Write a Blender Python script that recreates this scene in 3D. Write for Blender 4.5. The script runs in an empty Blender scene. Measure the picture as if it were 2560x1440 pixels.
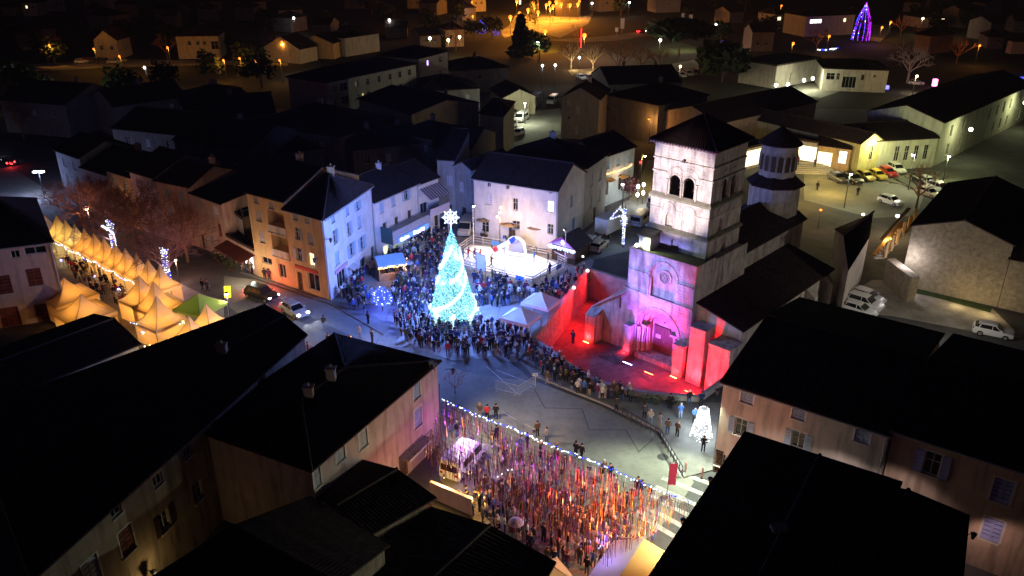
import bpy, math, random
from mathutils import Vector, Matrix
random.seed(7)
R = math.radians
PI = math.pi
SC = bpy.context.scene
COL = SC.collection

# ------------------------------------------------------------------ camera
CAM_H, PITCH, FPX = 43.0, R(24.45), 2050.0
cam_d = bpy.data.cameras.new('camera')
cam_d.sensor_width = 36.0
cam_d.lens = 36.0 * FPX / 2560.0
cam_d.clip_start, cam_d.clip_end = 0.5, 6000.0
cam = bpy.data.objects.new('camera', cam_d)
cam.location = (0, 0, CAM_H)
cam.rotation_euler = (PI / 2 - PITCH, 0, 0)
COL.objects.link(cam)
SC.camera = cam

# ------------------------------------------------------------------ night sky
world = bpy.data.worlds.new('World')
SC.world = world
world.use_nodes = True
wn = world.node_tree
wn.nodes.clear()
w_out = wn.nodes.new('ShaderNodeOutputWorld')
w_bg = wn.nodes.new('ShaderNodeBackground')
w_sky = wn.nodes.new('ShaderNodeTexSky')
w_sky.sky_type = 'NISHITA'
w_sky.sun_disc = False
w_sky.sun_elevation = R(1.0)
w_sky.sun_rotation = R(200)
w_tint = wn.nodes.new('ShaderNodeMix')
w_tint.data_type = 'RGBA'
w_tint.blend_type = 'MULTIPLY'
w_tint.inputs[0].default_value = 1.0
w_tint.inputs[7].default_value = (0.52, 0.42, 1.0, 1)
w_bg.inputs['Strength'].default_value = 0.012
wn.links.new(w_sky.outputs[0], w_tint.inputs[6])
wn.links.new(w_tint.outputs[2], w_bg.inputs['Color'])
wn.links.new(w_bg.outputs[0], w_out.inputs['Surface'])

SC.view_settings.view_transform = 'Standard'
SC.view_settings.look = 'None'
SC.view_settings.exposure = 0.7
SC.view_settings.gamma = 1.0
SC.view_settings.use_curve_mapping = False
cy = SC.cycles
cy.use_denoising = True
cy.max_bounces = 5
cy.diffuse_bounces = 2
cy.glossy_bounces = 2
cy.transmission_bounces = 3
cy.sample_clamp_indirect = 1.5
cy.sample_clamp_direct = 0
cy.caustics_reflective = False
cy.caustics_refractive = False
cy.use_light_tree = True

# ------------------------------------------------------------------ survey: sight lines from the photograph to points of the site
CP, SP = math.cos(PITCH), math.sin(PITCH)
EYE = Vector((0, 0, CAM_H))
def sight(px, py):
    x, y = (px - 1280) / FPX, (720 - py) / FPX
    return Vector((x, CP + y * SP, -SP + y * CP))
def G(px, py, z=0.0):                       # the point of the level z seen there
    d = sight(px, py)
    return EYE + d * ((z - CAM_H) / d.z)
def hit(px, py, P, n):                      # the point of an upright plane seen there
    d = sight(px, py)
    return EYE + d * ((Vector(P) - EYE).dot(n) / d.dot(n))
def rise(P, py):                            # height above the point P at which row py is met
    y = (720 - py) / FPX
    return P[1] * (y * CP - SP) / (CP + y * SP) + CAM_H
V = Vector
Z = Vector((0, 0, 1))

# ------------------------------------------------------------------ materials
MATS = {}
def mat(name, col=(.5, .5, .5), rough=.8, var=.18, scale=1.5, bump=0.0, bscale=20., metal=0., emit=None, es=0., stain=0., transl=0., alpha=1., spec=.3, flat=False):
    if name in MATS: return MATS[name]
    m = bpy.data.materials.new(name)
    m.use_nodes = True
    nt = m.node_tree
    b = nt.nodes['Principled BSDF']
    b.inputs['Roughness'].default_value = rough
    b.inputs['Metallic'].default_value = metal
    b.inputs['Specular IOR Level'].default_value = spec
    c4 = (*col, 1)
    b.inputs['Base Color'].default_value = c4
    if emit:
        b.inputs['Emission Color'].default_value = (*emit, 1)
        b.inputs['Emission Strength'].default_value = es
    tc = None
    if (var or bump or stain) and not flat:
        tc = nt.nodes.new('ShaderNodeTexCoord')
    src = None
    if var and tc:
        n1 = nt.nodes.new('ShaderNodeTexNoise'); n1.inputs['Scale'].default_value = scale
        n1.inputs['Detail'].default_value = 6; n1.inputs['Roughness'].default_value = .65
        nt.links.new(tc.outputs['Object'], n1.inputs['Vector'])
        mr = nt.nodes.new('ShaderNodeMapRange'); mr.inputs[1].default_value = .3; mr.inputs[2].default_value = .7
        mr.inputs[3].default_value = 1 - var; mr.inputs[4].default_value = 1 + var
        nt.links.new(n1.outputs[0], mr.inputs[0])
        mx = nt.nodes.new('ShaderNodeMix'); mx.data_type = 'RGBA'; mx.blend_type = 'MULTIPLY'; mx.inputs[0].default_value = 1
        mx.inputs[6].default_value = c4
        nt.links.new(mr.outputs[0], mx.inputs[7]); src = mx.outputs[2]
    if stain and tc:                        # rain streaks: noise stretched along the height
        mp = nt.nodes.new('ShaderNodeMapping'); mp.inputs['Scale'].default_value = (1.1, 1.1, .16)
        nt.links.new(tc.outputs['Object'], mp.inputs[0])
        n2 = nt.nodes.new('ShaderNodeTexNoise'); n2.inputs['Scale'].default_value = 1.6; n2.inputs['Detail'].default_value = 5
        nt.links.new(mp.outputs[0], n2.inputs['Vector'])
        r2 = nt.nodes.new('ShaderNodeMapRange'); r2.inputs[1].default_value = .48; r2.inputs[2].default_value = .68
        r2.inputs[3].default_value = 1; r2.inputs[4].default_value = 1 - stain
        nt.links.new(n2.outputs[0], r2.inputs[0])
        m2 = nt.nodes.new('ShaderNodeMix'); m2.data_type = 'RGBA'; m2.blend_type = 'MULTIPLY'; m2.inputs[0].default_value = 1
        if src: nt.links.new(src, m2.inputs[6])
        else: m2.inputs[6].default_value = c4
        nt.links.new(r2.outputs[0], m2.inputs[7]); src = m2.outputs[2]
    if src: nt.links.new(src, b.inputs['Base Color'])
    if bump and tc:
        n3 = nt.nodes.new('ShaderNodeTexNoise'); n3.inputs['Scale'].default_value = bscale; n3.inputs['Detail'].default_value = 4
        nt.links.new(tc.outputs['Object'], n3.inputs['Vector'])
        bp = nt.nodes.new('ShaderNodeBump'); bp.inputs['Strength'].default_value = bump; bp.inputs['Distance'].default_value = .05
        nt.links.new(n3.outputs[0], bp.inputs['Height']); nt.links.new(bp.outputs[0], b.inputs['Normal'])
    if transl:
        out = nt.nodes['Material Output']
        tr = nt.nodes.new('ShaderNodeBsdfTranslucent'); tr.inputs['Color'].default_value = c4
        ms = nt.nodes.new('ShaderNodeMixShader'); ms.inputs[0].default_value = transl
        nt.links.new(b.outputs[0], ms.inputs[1]); nt.links.new(tr.outputs[0], ms.inputs[2])
        nt.links.new(ms.outputs[0], out.inputs['Surface'])
    if emit: m.cycles.emission_sampling = 'NONE'
    MATS[name] = m
    return m
def glow(name, col, es): return mat(name, (.02, .02, .02), emit=col, es=es, var=0, flat=True)

# ------------------------------------------------------------------ mesh building
class MB:
    def __init__(s): s.v, s.f, s.m = [], [], []
    def face(s, pts, mi=0):
        k = len(s.v); s.v += [tuple(p) for p in pts]; s.f.append(tuple(range(k, k + len(pts)))); s.m.append(mi)
    def box(s, o, a, b, c, mi=0):           # corner and three edges (a x b along c)
        o, a, b, c = V(o), V(a), V(b), V(c); k = len(s.v)
        s.v += [tuple(p) for p in (o, o + a, o + a + b, o + b, o + c, o + a + c, o + a + b + c, o + b + c)]
        for q in ((0, 3, 2, 1), (4, 5, 6, 7), (0, 1, 5, 4), (1, 2, 6, 5), (2, 3, 7, 6), (3, 0, 4, 7)):
            s.f.append(tuple(k + i for i in q)); s.m.append(mi)
    def abox(s, x0, y0, z0, x1, y1, z1, mi=0): s.box((x0, y0, z0), (x1 - x0, 0, 0), (0, y1 - y0, 0), (0, 0, z1 - z0), mi)
    def beam(s, p, q, w, h, mi=0):          # bar from p to q, w wide, h high
        p, q = V(p), V(q); d = q - p
        u = d.cross(Z)
        if u.length < 1e-6: u = V((1, 0, 0))
        u = u.normalized() * w; t = u.cross(d).normalized() * h
        s.box(p - u / 2 - t / 2, u, t, d, mi)
    def prism(s, poly, z0, z1, mi=0, bottom=False):
        n = len(poly); k = len(s.v)
        s.v += [(p[0], p[1], z0) for p in poly] + [(p[0], p[1], z1) for p in poly]
        for i in range(n):
            j = (i + 1) % n; s.f.append((k + i, k + j, k + n + j, k + n + i)); s.m.append(mi)
        s.f.append(tuple(range(k + n, k + 2 * n))); s.m.append(mi)
        if bottom: s.f.append(tuple(range(k + n - 1, k - 1, -1))); s.m.append(mi)
    def tube(s, pts, rad, n=6, mi=0, cap=True):
        pts = [V(p) for p in pts]
        if not hasattr(rad, '__len__'): rad = [rad] * len(pts)
        k = len(s.v); prev = None
        for i, p in enumerate(pts):
            d = (pts[min(i + 1, len(pts) - 1)] - pts[max(i - 1, 0)]).normalized()
            a = prev if prev is not None else (V((1, 0, 0)) if abs(d.x) < .8 else V((0, 1, 0)))
            a = (a - d * a.dot(d))
            a = a.normalized() if a.length > 1e-6 else d.orthogonal().normalized()
            prev = a; b = d.cross(a)
            for j in range(n):
                t = 2 * PI * j / n; s.v.append(tuple(p + (a * math.cos(t) + b * math.sin(t)) * rad[i]))
        for i in range(len(pts) - 1):
            for j in range(n):
                j2 = (j + 1) % n
                s.f.append((k + i * n + j, k + i * n + j2, k + (i + 1) * n + j2, k + (i + 1) * n + j)); s.m.append(mi)
        if cap and n > 2:
            s.f.append(tuple(k + j for j in range(n - 1, -1, -1))); s.m.append(mi)
            e = k + (len(pts) - 1) * n; s.f.append(tuple(e + j for j in range(n))); s.m.append(mi)
    def lathe(s, c, prof, n=10, mi=0):
        k = len(s.v); c = V(c)
        for r, z in prof:
            for j in range(n):
                t = 2 * PI * j / n; s.v.append((c.x + r * math.cos(t), c.y + r * math.sin(t), c.z + z))
        for i in range(len(prof) - 1):
            for j in range(n):
                j2 = (j + 1) % n
                s.f.append((k + i * n + j, k + i * n + j2, k + (i + 1) * n + j2, k + (i + 1) * n + j)); s.m.append(mi)
        s.f.append(tuple(k + j for j in range(n - 1, -1, -1))); s.m.append(mi)
        e = k + (len(prof) - 1) * n; s.f.append(tuple(e + j for j in range(n))); s.m.append(mi)
    def octa(s, p, r, mi=0):
        x, y, z = p; k = len(s.v)
        s.v += [(x + r, y, z), (x, y + r, z), (x - r, y, z), (x, y - r, z), (x, y, z + r), (x, y, z - r)]
        for a, b in ((0, 1), (1, 2), (2, 3), (3, 0)):
            s.f += [(k + a, k + b, k + 4), (k + b, k + a, k + 5)]; s.m += [mi, mi]
    def ball(s, p, r, mi=0, n=8, sz=1.0):
        s.lathe(p, [(r * math.sin(PI * i / n) + 1e-4, -r * sz * math.cos(PI * i / n)) for i in range(n + 1)], n + 2, mi)
    def build(s, name, mats, parent=None, base=None, smooth=False, kind=None):
        me = bpy.data.meshes.new(name)
        if base is None and parent is not None: base = BASE.get(parent.name, V((0, 0, 0)))
        if base is not None and V(base).length > 0:
            bx, by, bz = base; vs = [(x - bx, y - by, z - bz) for x, y, z in s.v]
        else: vs = s.v
        me.from_pydata(vs, [], s.f)
        if not isinstance(mats, (list, tuple)): mats = [mats]
        for m in mats: me.materials.append(m)
        if len(mats) > 1: me.polygons.foreach_set('material_index', s.m)
        if smooth: me.polygons.foreach_set('use_smooth', [True] * len(s.f))
        me.update()
        o = bpy.data.objects.new(name, me); COL.objects.link(o)
        if parent is not None:
            o.parent = parent; BASE[o.name] = V(base) if base is not None else V((0, 0, 0)); CH.setdefault(parent.name, []).append(o)
        elif base is not None: o.location = base; BASE[o.name] = V(base)
        if kind: o['kind'] = kind
        return o
BASE = {}
CH = {}
def tag(o, label=None, cat=None, group=None, kind=None):
    if label: o['label'] = label
    if cat: o['category'] = cat
    if group: o['group'] = group
    if kind: o['kind'] = kind
    return o
def thing(name, label, cat, loc=(0, 0, 0), group=None):
    o = bpy.data.objects.new(name, None); COL.objects.link(o); o.location = loc; o.empty_display_size = .3
    BASE[o.name] = V(loc)
    return tag(o, label, cat, group)
def dup(root, loc=None, rz=None, label=None, group=None, sc=None, swap=None):
    def cp(o, par):
        c = o.copy(); COL.objects.link(c)
        if par is not None: c.parent = par
        if swap and c.type == 'MESH':
            for sl in c.material_slots:
                if sl.material and sl.material.name in swap:
                    nm = sl.material.name; sl.link = 'OBJECT'; sl.material = swap[nm]
        for ch in CH.get(o.name, ()): cp(ch, c)
        return c
    r = cp(root, None)
    if loc is not None: r.location = loc
    if rz is not None: r.rotation_euler = (0, 0, rz)
    if sc is not None: r.scale = (sc, sc, sc) if not hasattr(sc, '__len__') else sc
    if label: r['label'] = label
    if group: r['group'] = group
    return r
def lamp(kind, loc, power, col=(1, 1, 1), size=.2, parent=None, aim=None, angle=60, blend=.5, name='lamp_light', base=None, sx=1., sy=.2):
    d = bpy.data.lights.new(name, kind); d.energy = power; d.color = col
    if kind == 'SPOT': d.spot_size = R(angle); d.spot_blend = blend; d.shadow_soft_size = size
    elif kind == 'AREA': d.shape = 'RECTANGLE'; d.size = sx; d.size_y = sy
    else: d.shadow_soft_size = size
    o = bpy.data.objects.new(name, d); COL.objects.link(o)
    loc = V(loc)
    if aim is not None: o.rotation_euler = (V(aim) - loc).to_track_quat('-Z', 'Y').to_euler()
    if parent is not None:
        b = base if base is not None else BASE.get(parent.name, V((0, 0, 0)))
        o.parent = parent; o.location = loc - V(b); CH.setdefault(parent.name, []).append(o)
    else: o.location = loc
    return o
# ------------------------------------------------------------------ shared materials
def plaster(name, col, **k): return mat(name, col, rough=.9, var=.14, scale=.7, bump=.25, bscale=9, stain=k.pop('stain', .28), **k)
M_TILE = mat('roof_tile', (.05, .034, .032), rough=.95, var=.45, scale=2.2, spec=.1)
M_GLASS = mat('window_glass', (.012, .014, .018), rough=.08, var=0, flat=True, spec=.6)
M_FRAME = mat('frame_paint', (.55, .54, .5), rough=.6, var=.1)
M_DARKW = mat('dark_wood', (.07, .04, .025), rough=.7, var=.3, scale=6)
M_SHUT_B = mat('shutter_blue_grey', (.3, .42, .55), rough=.7, var=.12)
M_SHUT_R = mat('shutter_red_brown', (.16, .045, .03), rough=.7, var=.15)
M_SHUT_G = mat('shutter_grey', (.42, .45, .48), rough=.7, var=.12)
M_SHUT_W = mat('shutter_white', (.62, .62, .66), rough=.7, var=.1)
M_METAL = mat('grey_metal', (.3, .3, .31), rough=.5, var=.1, metal=.5)
M_DMETAL = mat('dark_metal', (.045, .045, .05), rough=.5, var=.1)
M_WHITE = mat('white_paint', (.75, .75, .74), rough=.6, var=.08)
M_ZINC = mat('zinc_gutter', (.4, .4, .42), rough=.5, var=.12, metal=.3)
M_STONE = mat('pale_limestone', (.46, .42, .36), rough=.92, var=.3, scale=1.1, bump=.5, bscale=14, stain=.5)
M_STONE2 = mat('pale_limestone_block', (.5, .455, .39), rough=.92, var=.3, scale=.8, bump=.4, bscale=16, stain=.5)
M_RUBBLE = mat('rubble_stone', (.36, .3, .22), rough=.95, var=.35, scale=2.0, bump=.6, bscale=12)
M_PINKL = mat('pinkish_plaster_trim', (.6, .56, .5), rough=.9, var=.1)
LIT_WARM = glow('lit_window_warm', (1, .78, .42), 1.6)
LIT_WHITE = glow('lit_window_white', (.95, .97, .9), 2.2)
LIT_VIOLET = glow('lit_window_violet', (.62, .42, 1), 3.0)
LIT_ORANGE = glow('lit_window_orange', (1, .5, .06), 2.5)

def quad(A, B, depth, skew=0.0):
    A, B = V((A[0], A[1])), V((B[0], B[1])); e = (B - A).normalized(); n = V((-e.y, e.x))
    d = n * depth + e * skew
    return [A, B, B + d, A + d]

def roof_patch(mb, e0, e1, r1, r0, per=.26, rows=7, amp=.055):
    e0, e1, r0, r1 = V(e0), V(e1), V(r0), V(r1)
    nw = max(2, int((e1 - e0).length / per)); sub = 3
    nu = nw * sub
    k = len(mb.v)
    for j in range(rows + 1):
        t = j / rows
        a, b = e0.lerp(r0, t), e1.lerp(r1, t)
        jig = (random.random() - .5) * .03
        for i in range(nu + 1):
            p = a.lerp(b, i / nu)
            ph = (i % sub) / sub
            mb.v.append((p.x, p.y, p.z + amp * math.sin(2 * PI * ph) + jig + (random.random() - .5) * .02))
    for j in range(rows):
        for i in range(nu):
            q = k + j * (nu + 1) + i
            mb.f.append((q, q + 1, q + nu + 2, q + nu + 1)); mb.m.append(0)
    d = V((0, 0, -.12))
    mb.face((r0 + d, r1 + d, e1 + d, e0 + d)); mb.face((e0 + d, e1 + d, e1 + Z * .03, e0 + Z * .03))
    mb.face((e1 + d, r1 + d, r1 + Z * .04, e1 + Z * .04)); mb.face((r0 + d, e0 + d, e0 + Z * .04, r0 + Z * .04))

def ridge_tiles(mb, a, b, r=.13):
    a, b = V(a), V(b); n = max(1, int((b - a).length / .45))
    for i in range(n):
        p, q = a.lerp(b, i / n), a.lerp(b, (i + 1.06) / n)
        mb.tube([p + Z * .02, q + Z * .045], [r, r * 1.08], 6, 0)

def add_roof(root, foot, h, roof, ax, pitch, over, mats, rows=7):
    mb = MB()
    P = [V((p[0], p[1], h)) for p in foot]
    if ax == 1: P = P[1:] + P[:1]
    A, B, C, D = P
    half = ((D - A).length + (C - B).length) / 4
    rs = pitch * half
    if roof == 'gable':
        R0, R1 = (A + D) / 2 + Z * rs, (B + C) / 2 + Z * rs
        def ext(E, Rr): return E + (E - Rr).normalized() * over
        eA, eB, eC, eD = ext(A, R0), ext(B, R1), ext(C, R1), ext(D, R0)
        u = (R1 - R0).normalized() * .22
        up = Z * .13
        roof_patch(mb, eA - u + up, eB + u + up, R1 + u + up, R0 - u + up, rows=rows)
        roof_patch(mb, eC + u + up, eD - u + up, R0 - u + up, R1 + u + up, rows=rows)
        ridge_tiles(mb, R0 - u + up, R1 + u + up)
        top = (R0, R1)
    elif roof == 'hip':
        u = (B - A).normalized(); L = (B - A).length; ins = min(half, L * .45)
        R0, R1 = (A + D) / 2 + u * ins + Z * rs, (B + C) / 2 - u * ins + Z * rs
        cen = (A + B + C + D) / 4
        def ext(E):
            d = (E - cen); d.z = 0; return E + d.normalized() * over * 1.4 - Z * over * pitch
        eA, eB, eC, eD = map(ext, (A, B, C, D)); up = Z * .13
        roof_patch(mb, eA + up, eB + up, R1 + up, R0 + up, rows=rows); roof_patch(mb, eC + up, eD + up, R0 + up, R1 + up, rows=rows)
        roof_patch(mb, eB + up, eC + up, R1 + up, R1 + up, rows=rows); roof_patch(mb, eD + up, eA + up, R0 + up, R0 + up, rows=rows)
        for a, b in ((eA, R0), (eD, R0), (eB, R1), (eC, R1), (R0, R1)): ridge_tiles(mb, a + up, b + up)
        top = (R0, R1)
    elif roof == 'shed':                    # low at the first edge, high at the far one
        rs = pitch * half * 2; u = (B - A).normalized() * .2; up = Z * .13
        o = (A - D).normalized() * over
        roof_patch(mb, A + o - u + up, B + o + u + up, C + u + Z * rs - o * .5 + up, D - u + Z * rs - o * .5 + up, rows=rows)
        top = (D + Z * rs, C + Z * rs)
    else:                                   # flat with a low parapet
        mb.prism([(p.x, p.y) for p in P], h - .05, h + .02)
        for i in range(4):
            a, b = P[i], P[(i + 1) % 4]; mb.beam(a + Z * .2, b + Z * .2, .22, .42)
        top = (A, B)
    return mb.build('roof', mats, root), top

def wall_mesh(A, e, n, L, h, z0, ops, gable=None):
    mb = MB(); us, vs = {0, L}, {z0, h}
    rects = []
    for o in ops:
        u0, u1, v0, v1 = max(.05, o['u'] - o['w'] / 2), min(L - .05, o['u'] + o['w'] / 2), max(z0, o['v'] - o['h'] / 2), min(h - .03, o['v'] + o['h'] / 2)
        if u1 - u0 < .15 or v1 - v0 < .15: o['bad'] = 1; continue
        o['r'] = (u0, u1, v0, v1); rects.append((u0, u1, v0, v1, o.get('open', 0), o.get('d', .25))); us |= {u0, u1}; vs |= {v0, v1}
    us, vs = sorted(us), sorted(vs)
    def P(u, v, d=0.): return A + e * u + Z * v - n * d
    for i in range(len(us) - 1):
        for j in range(len(vs) - 1):
            uc, vc = (us[i] + us[i + 1]) / 2, (vs[j] + vs[j + 1]) / 2
            if any(r[0] < uc < r[1] and r[2] < vc < r[3] for r in rects): continue
            mb.face((P(us[i], vs[j]), P(us[i + 1], vs[j]), P(us[i + 1], vs[j + 1]), P(us[i], vs[j + 1])))
    for u0, u1, v0, v1, op, d in rects:
        mb.face((P(u0, v0), P(u1, v0), P(u1, v0, d), P(u0, v0, d))); mb.face((P(u1, v1), P(u0, v1), P(u0, v1, d), P(u1, v1, d)))
        mb.face((P(u0, v1), P(u0, v0), P(u0, v0, d), P(u0, v1, d))); mb.face((P(u1, v0), P(u1, v1), P(u1, v1, d), P(u1, v0, d)))
        if not op: mb.face((P(u0, v0, d + .03), P(u1, v0, d + .03), P(u1, v1, d + .03), P(u0, v1, d + .03)))
    if gable is not None: mb.face((P(0, h), P(L, h), gable))
    return mb

def slatted(mb, o, a, b, n, t, k=5):         # shutter leaf: frame with slats; o corner, a across, b up, n outward
    a, b = V(a), V(b); w = .06
    ah, bh = a.normalized(), b.normalized(); la, lb = a.length, b.length
    mb.box(o, ah * w, b, n * t); mb.box(o + a - ah * w, ah * w, b, n * t)
    mb.box(o + ah * w, ah * (la - 2 * w), bh * w, n * t); mb.box(o + ah * w + b - bh * w, ah * (la - 2 * w), bh * w, n * t)
    s = (lb - 2 * w) / k
    for i in range(k): mb.box(o + ah * w + bh * (w + s * i), ah * (la - 2 * w), bh * s * .84, n * t * .6)

def opening(root, A, e, n, o):
    if o.get('bad'): return
    u0, u1, v0, v1 = o['r']; k = o['k']
    def P(u, v, d=0.): return A + e * u + Z * v - n * d
    w, h = u1 - u0, v1 - v0
    fm = o.get('fm', M_FRAME); sm = o.get('sm', M_SHUT_B)
    if k in ('win', 'shop'):
        mb = MB(); t = .07; d = .2
        mb.box(P(u0, v0, d), e * t, Z * h, n * .06); mb.box(P(u1 - t, v0, d), e * t, Z * h, n * .06)
        mb.box(P(u0 + t, v0, d), e * (w - 2 * t), Z * t, n * .06); mb.box(P(u0 + t, v1 - t, d), e * (w - 2 * t), Z * t, n * .06)
        nm = 1 if k == 'win' else max(1, int(w / 1.1))
        for i in range(nm):
            uc = u0 + w * (i + 1) / (nm + 1); mb.box(P(uc - .03, v0 + t, d), e * .06, Z * (h - 2 * t), n * .05)
        if k == 'win' and h > 1.0: mb.box(P(u0 + t, v0 + h * .6, d - .002), e * (w - 2 * t), Z * .05, n * .045)
        f = mb.build('window', fm, root)
        g = MB(); g.face((P(u0 + .03, v0 + .03, d + .01), P(u1 - .03, v0 + .03, d + .01), P(u1 - .03, v1 - .03, d + .01), P(u0 + .03, v1 - .03, d + .01)))
        g.build('pane', o.get('lit', M_GLASS), f)
        if k == 'win' and o.get('sill', 1):
            s = MB(); s.box(P(u0 - .08, v0 - .09, -.12), e * (w + .16), Z * .08, -n * .2); s.build('sill', o.get('trim', M_PINKL), f)
        sh = o.get('shut')
        if sh == 'open':
            for sd in (0, 1):
                if o.get('one') is not None and o['one'] != sd: continue
                s = MB(); lw = w / 2
                oo = P(u0 - lw - .04, v0, -.02) if sd == 0 else P(u1 + .04, v0, -.02)
                slatted(s, oo, e * lw, Z * h, n, .05); s.build('shutter', sm, f)
        elif sh == 'closed':
            for sd in (0, 1):
                s = MB(); slatted(s, P(u0 + .01 + sd * w / 2, v0 + .01, .1), e * (w / 2 - .02), Z * (h - .02), n, .05); s.build('shutter', sm, f)
        if o.get('rim'):
            s = MB(); t = .14; c = .03
            s.box(P(u0 - t, v0 - .02, 0), e * (t - .004), Z * (h + .02 + t), n * c); s.box(P(u1 + .004, v0 - .02, 0), e * (t - .004), Z * (h + .02 + t), n * c)
            s.box(P(u0, v1 + .004, 0), e * w, Z * t, n * c); s.build('surround', o.get('trim', M_PINKL), f)
    elif k in ('door', 'garage'):
        mb = MB(); d = .2
        np_ = max(2, int(w / .55)) if k == 'garage' else 2
        for i in range(np_): mb.box(P(u0 + w * i / np_ + .015, v0, d), e * (w / np_ - .03), Z * (h - .02), n * .05)
        f = mb.build('door', o.get('dm', M_DARKW), root)
        hb = MB(); hb.box(P(u0 + w * .55, v0 + 1.0, d - .05), e * .05, Z * .14, n * .06); hb.build('handle', M_METAL, f)
    elif k == 'lit':
        g = MB(); g.face((P(u0, v0, .24), P(u1, v0, .24), P(u1, v1, .24), P(u0, v1, .24))); g.build('window', o['lit'], root)

def house(name, label, foot, h, roof='gable', ax=0, pitch=.4, wm=None, tm=None, ops=None, over=.35, group=None, z0=0., cat='building',
          chim=(), gutter=(), rows=7, plinth=True):
    foot = [V((p[0], p[1])) for p in foot]
    cen = sum((V((p.x, p.y, 0)) for p in foot), V((0, 0, 0))) / 4
    root = thing(name, label, cat, (cen.x, cen.y, z0), group)
    wm = wm or plaster('beige_plaster', (.5, .45, .37))
    ops = ops or {}
    f3 = [V((p.x, p.y, 0)) for p in foot]
    half = [(f3[(i + 1) % 4] - f3[i]).length for i in range(4)]
    for i in range(4):
        A, B = f3[i], f3[(i + 1) % 4]; L = (B - A).length; e = (B - A).normalized(); n = V((e.y, -e.x, 0))
        lst = []
        for o in ops.get(i, ()):
            k, a, b, w, hh = o[:5]; d = dict(o[5]) if len(o) > 5 else {}
            if d.pop('uv', 0): u, v = a * L if a <= 1 else a, b
            else:
                p = hit(a, b, A, n); u, v = (p - A).dot(e), p.z
            d.update(k=k, u=u, v=v, w=w, h=hh)
            if k in ('door', 'garage'): d['h'] = hh; d['v'] = z0 + hh / 2 + .02 if not d.get('keep') else v
            lst.append(d)
        gb = None
        hh = h
        if roof == 'gable' and i % 2 == (1 if ax == 0 else 0):
            other = (half[(i + 1) % 4] + half[(i + 3) % 4]) / 2
            hw = (half[i] + half[(i + 2) % 4]) / 4
            gb = (A + B) / 2 + Z * (h + pitch * hw + .08)
        if roof == 'shed':
            rs = pitch * (half[1] + half[3]) / 2
            wmb = wall_mesh(A, e, n, L, h, z0, lst)
            lo = {0: (0, 0), 1: (0, rs), 2: (rs, rs), 3: (rs, 0)}[i]
            if ax == 1: lo = {1: (0, 0), 2: (0, rs), 3: (rs, rs), 0: (rs, 0)}[i]
            if max(lo) > 0:
                pts = [A + Z * h, B + Z * h] + ([B + Z * (h + lo[1] + .1)] if lo[1] else []) + ([A + Z * (h + lo[0] + .1)] if lo[0] else [])
                wmb.face(pts)
        else: wmb = wall_mesh(A, e, n, L, hh, z0, lst, gb)
        wmb.build('wall', wm, root)
        for d in lst: opening(root, A, e, n, d)
    ro, top = add_roof(root, foot, h, roof, ax, pitch, over, tm or M_TILE, rows)
    for c in chim:
        t, hh, w = c; p = top[0].lerp(top[1], t) + V((.4, .4, 0))
        mb = MB(); mb.abox(p.x - w / 2, p.y - w * .4, p.z - .7, p.x + w / 2, p.y + w * .4, p.z + hh); mb.abox(p.x - w / 2 - .08, p.y - w * .4 - .08, p.z + hh, p.x + w / 2 + .08, p.y + w * .4 + .08, p.z + hh + .1)
        mb.tube([p + Z * (hh + .1), p + Z * (hh + .4)], .12, 6)
        mb.build('chimney', wm, ro, base=cen + Z * z0)
    for i in gutter:
        A, B = f3[i], f3[(i + 1) % 4]; e = (B - A).normalized(); n = V((e.y, -e.x, 0)); q = n * (over + .05) + Z * (h - over * pitch * .9)
        mb = MB(); mb.tube([A + q - e * .2, B + q + e * .2], .08, 6); mb.build('gutter', M_ZINC, root)
        mb = MB(); mb.tube([B + q - e * .05, B + n * .08 - e * .15 + Z * (h - .5), B + n * .08 - e * .15 + Z * .1], .055, 6); mb.build('downpipe', M_ZINC, root)
    return root
# ------------------------------------------------------------------ the setting: ground, court, roads, pavements, markings
from mathutils.geometry import tessellate_polygon
M_EARTH = mat('dark_earth_grass', (.014, .016, .01), rough=1, var=.5, scale=.05)
M_ASPH = mat('asphalt', (.075, .074, .075), rough=.85, var=.35, scale=.35, bump=.3, bscale=30)
M_PLAZA = mat('plaza_paving', (.26, .25, .235), rough=.8, var=.25, scale=.5, bump=.25, bscale=12)
M_CONC = mat('concrete_street', (.22, .22, .19), rough=.9, var=.3, scale=.12, bump=.4, bscale=10, stain=.15)
M_SLAB = mat('pavement_slab', (.17, .165, .155), rough=.9, var=.25, scale=.8, bump=.3, bscale=10)
M_COURT = mat('court_cobble', (.2, .17, .15), rough=.95, var=.35, scale=1.3, bump=.6, bscale=8)
M_LINE = mat('road_paint', (.33, .33, .31), rough=.85, var=.4, scale=2)
M_GRAVEL = mat('pale_gravel', (.36, .33, .28), rough=.95, var=.35, scale=.6, bump=.4, bscale=18)
M_GRASS = mat('lawn_grass', (.04, .065, .02), rough=1, var=.4, scale=1.2)
M_KERB = mat('kerb_stone', (.32, .31, .29), rough=.9, var=.2)
def sheet(name, poly, z, m, holes=(), kind='structure'):
    loops = [[V((p[0], p[1], z)) for p in poly]] + [[V((p[0], p[1], z)) for p in h] for h in holes]
    tris = tessellate_polygon(loops); pts = [p for l in loops for p in l]
    mb = MB()
    for t in tris:
        a, b, c = (pts[i] for i in t)
        mb.face((a, b, c) if (b - a).cross(c - a).z > 0 else (a, c, b))
    o = mb.build(name, m); o['kind'] = kind
    return o
CZ = -3.5                                                     # level of the sunken church court
CO, CU, CD = V((13.5, 84.2, 0)), V((.7328, -.6805, 0)), V((.6805, .7328, 0))
def C(s, t, z=0.0): return CO + CU * s + CD * t + Z * z       # church grid: along the front, into the nave, height
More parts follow.
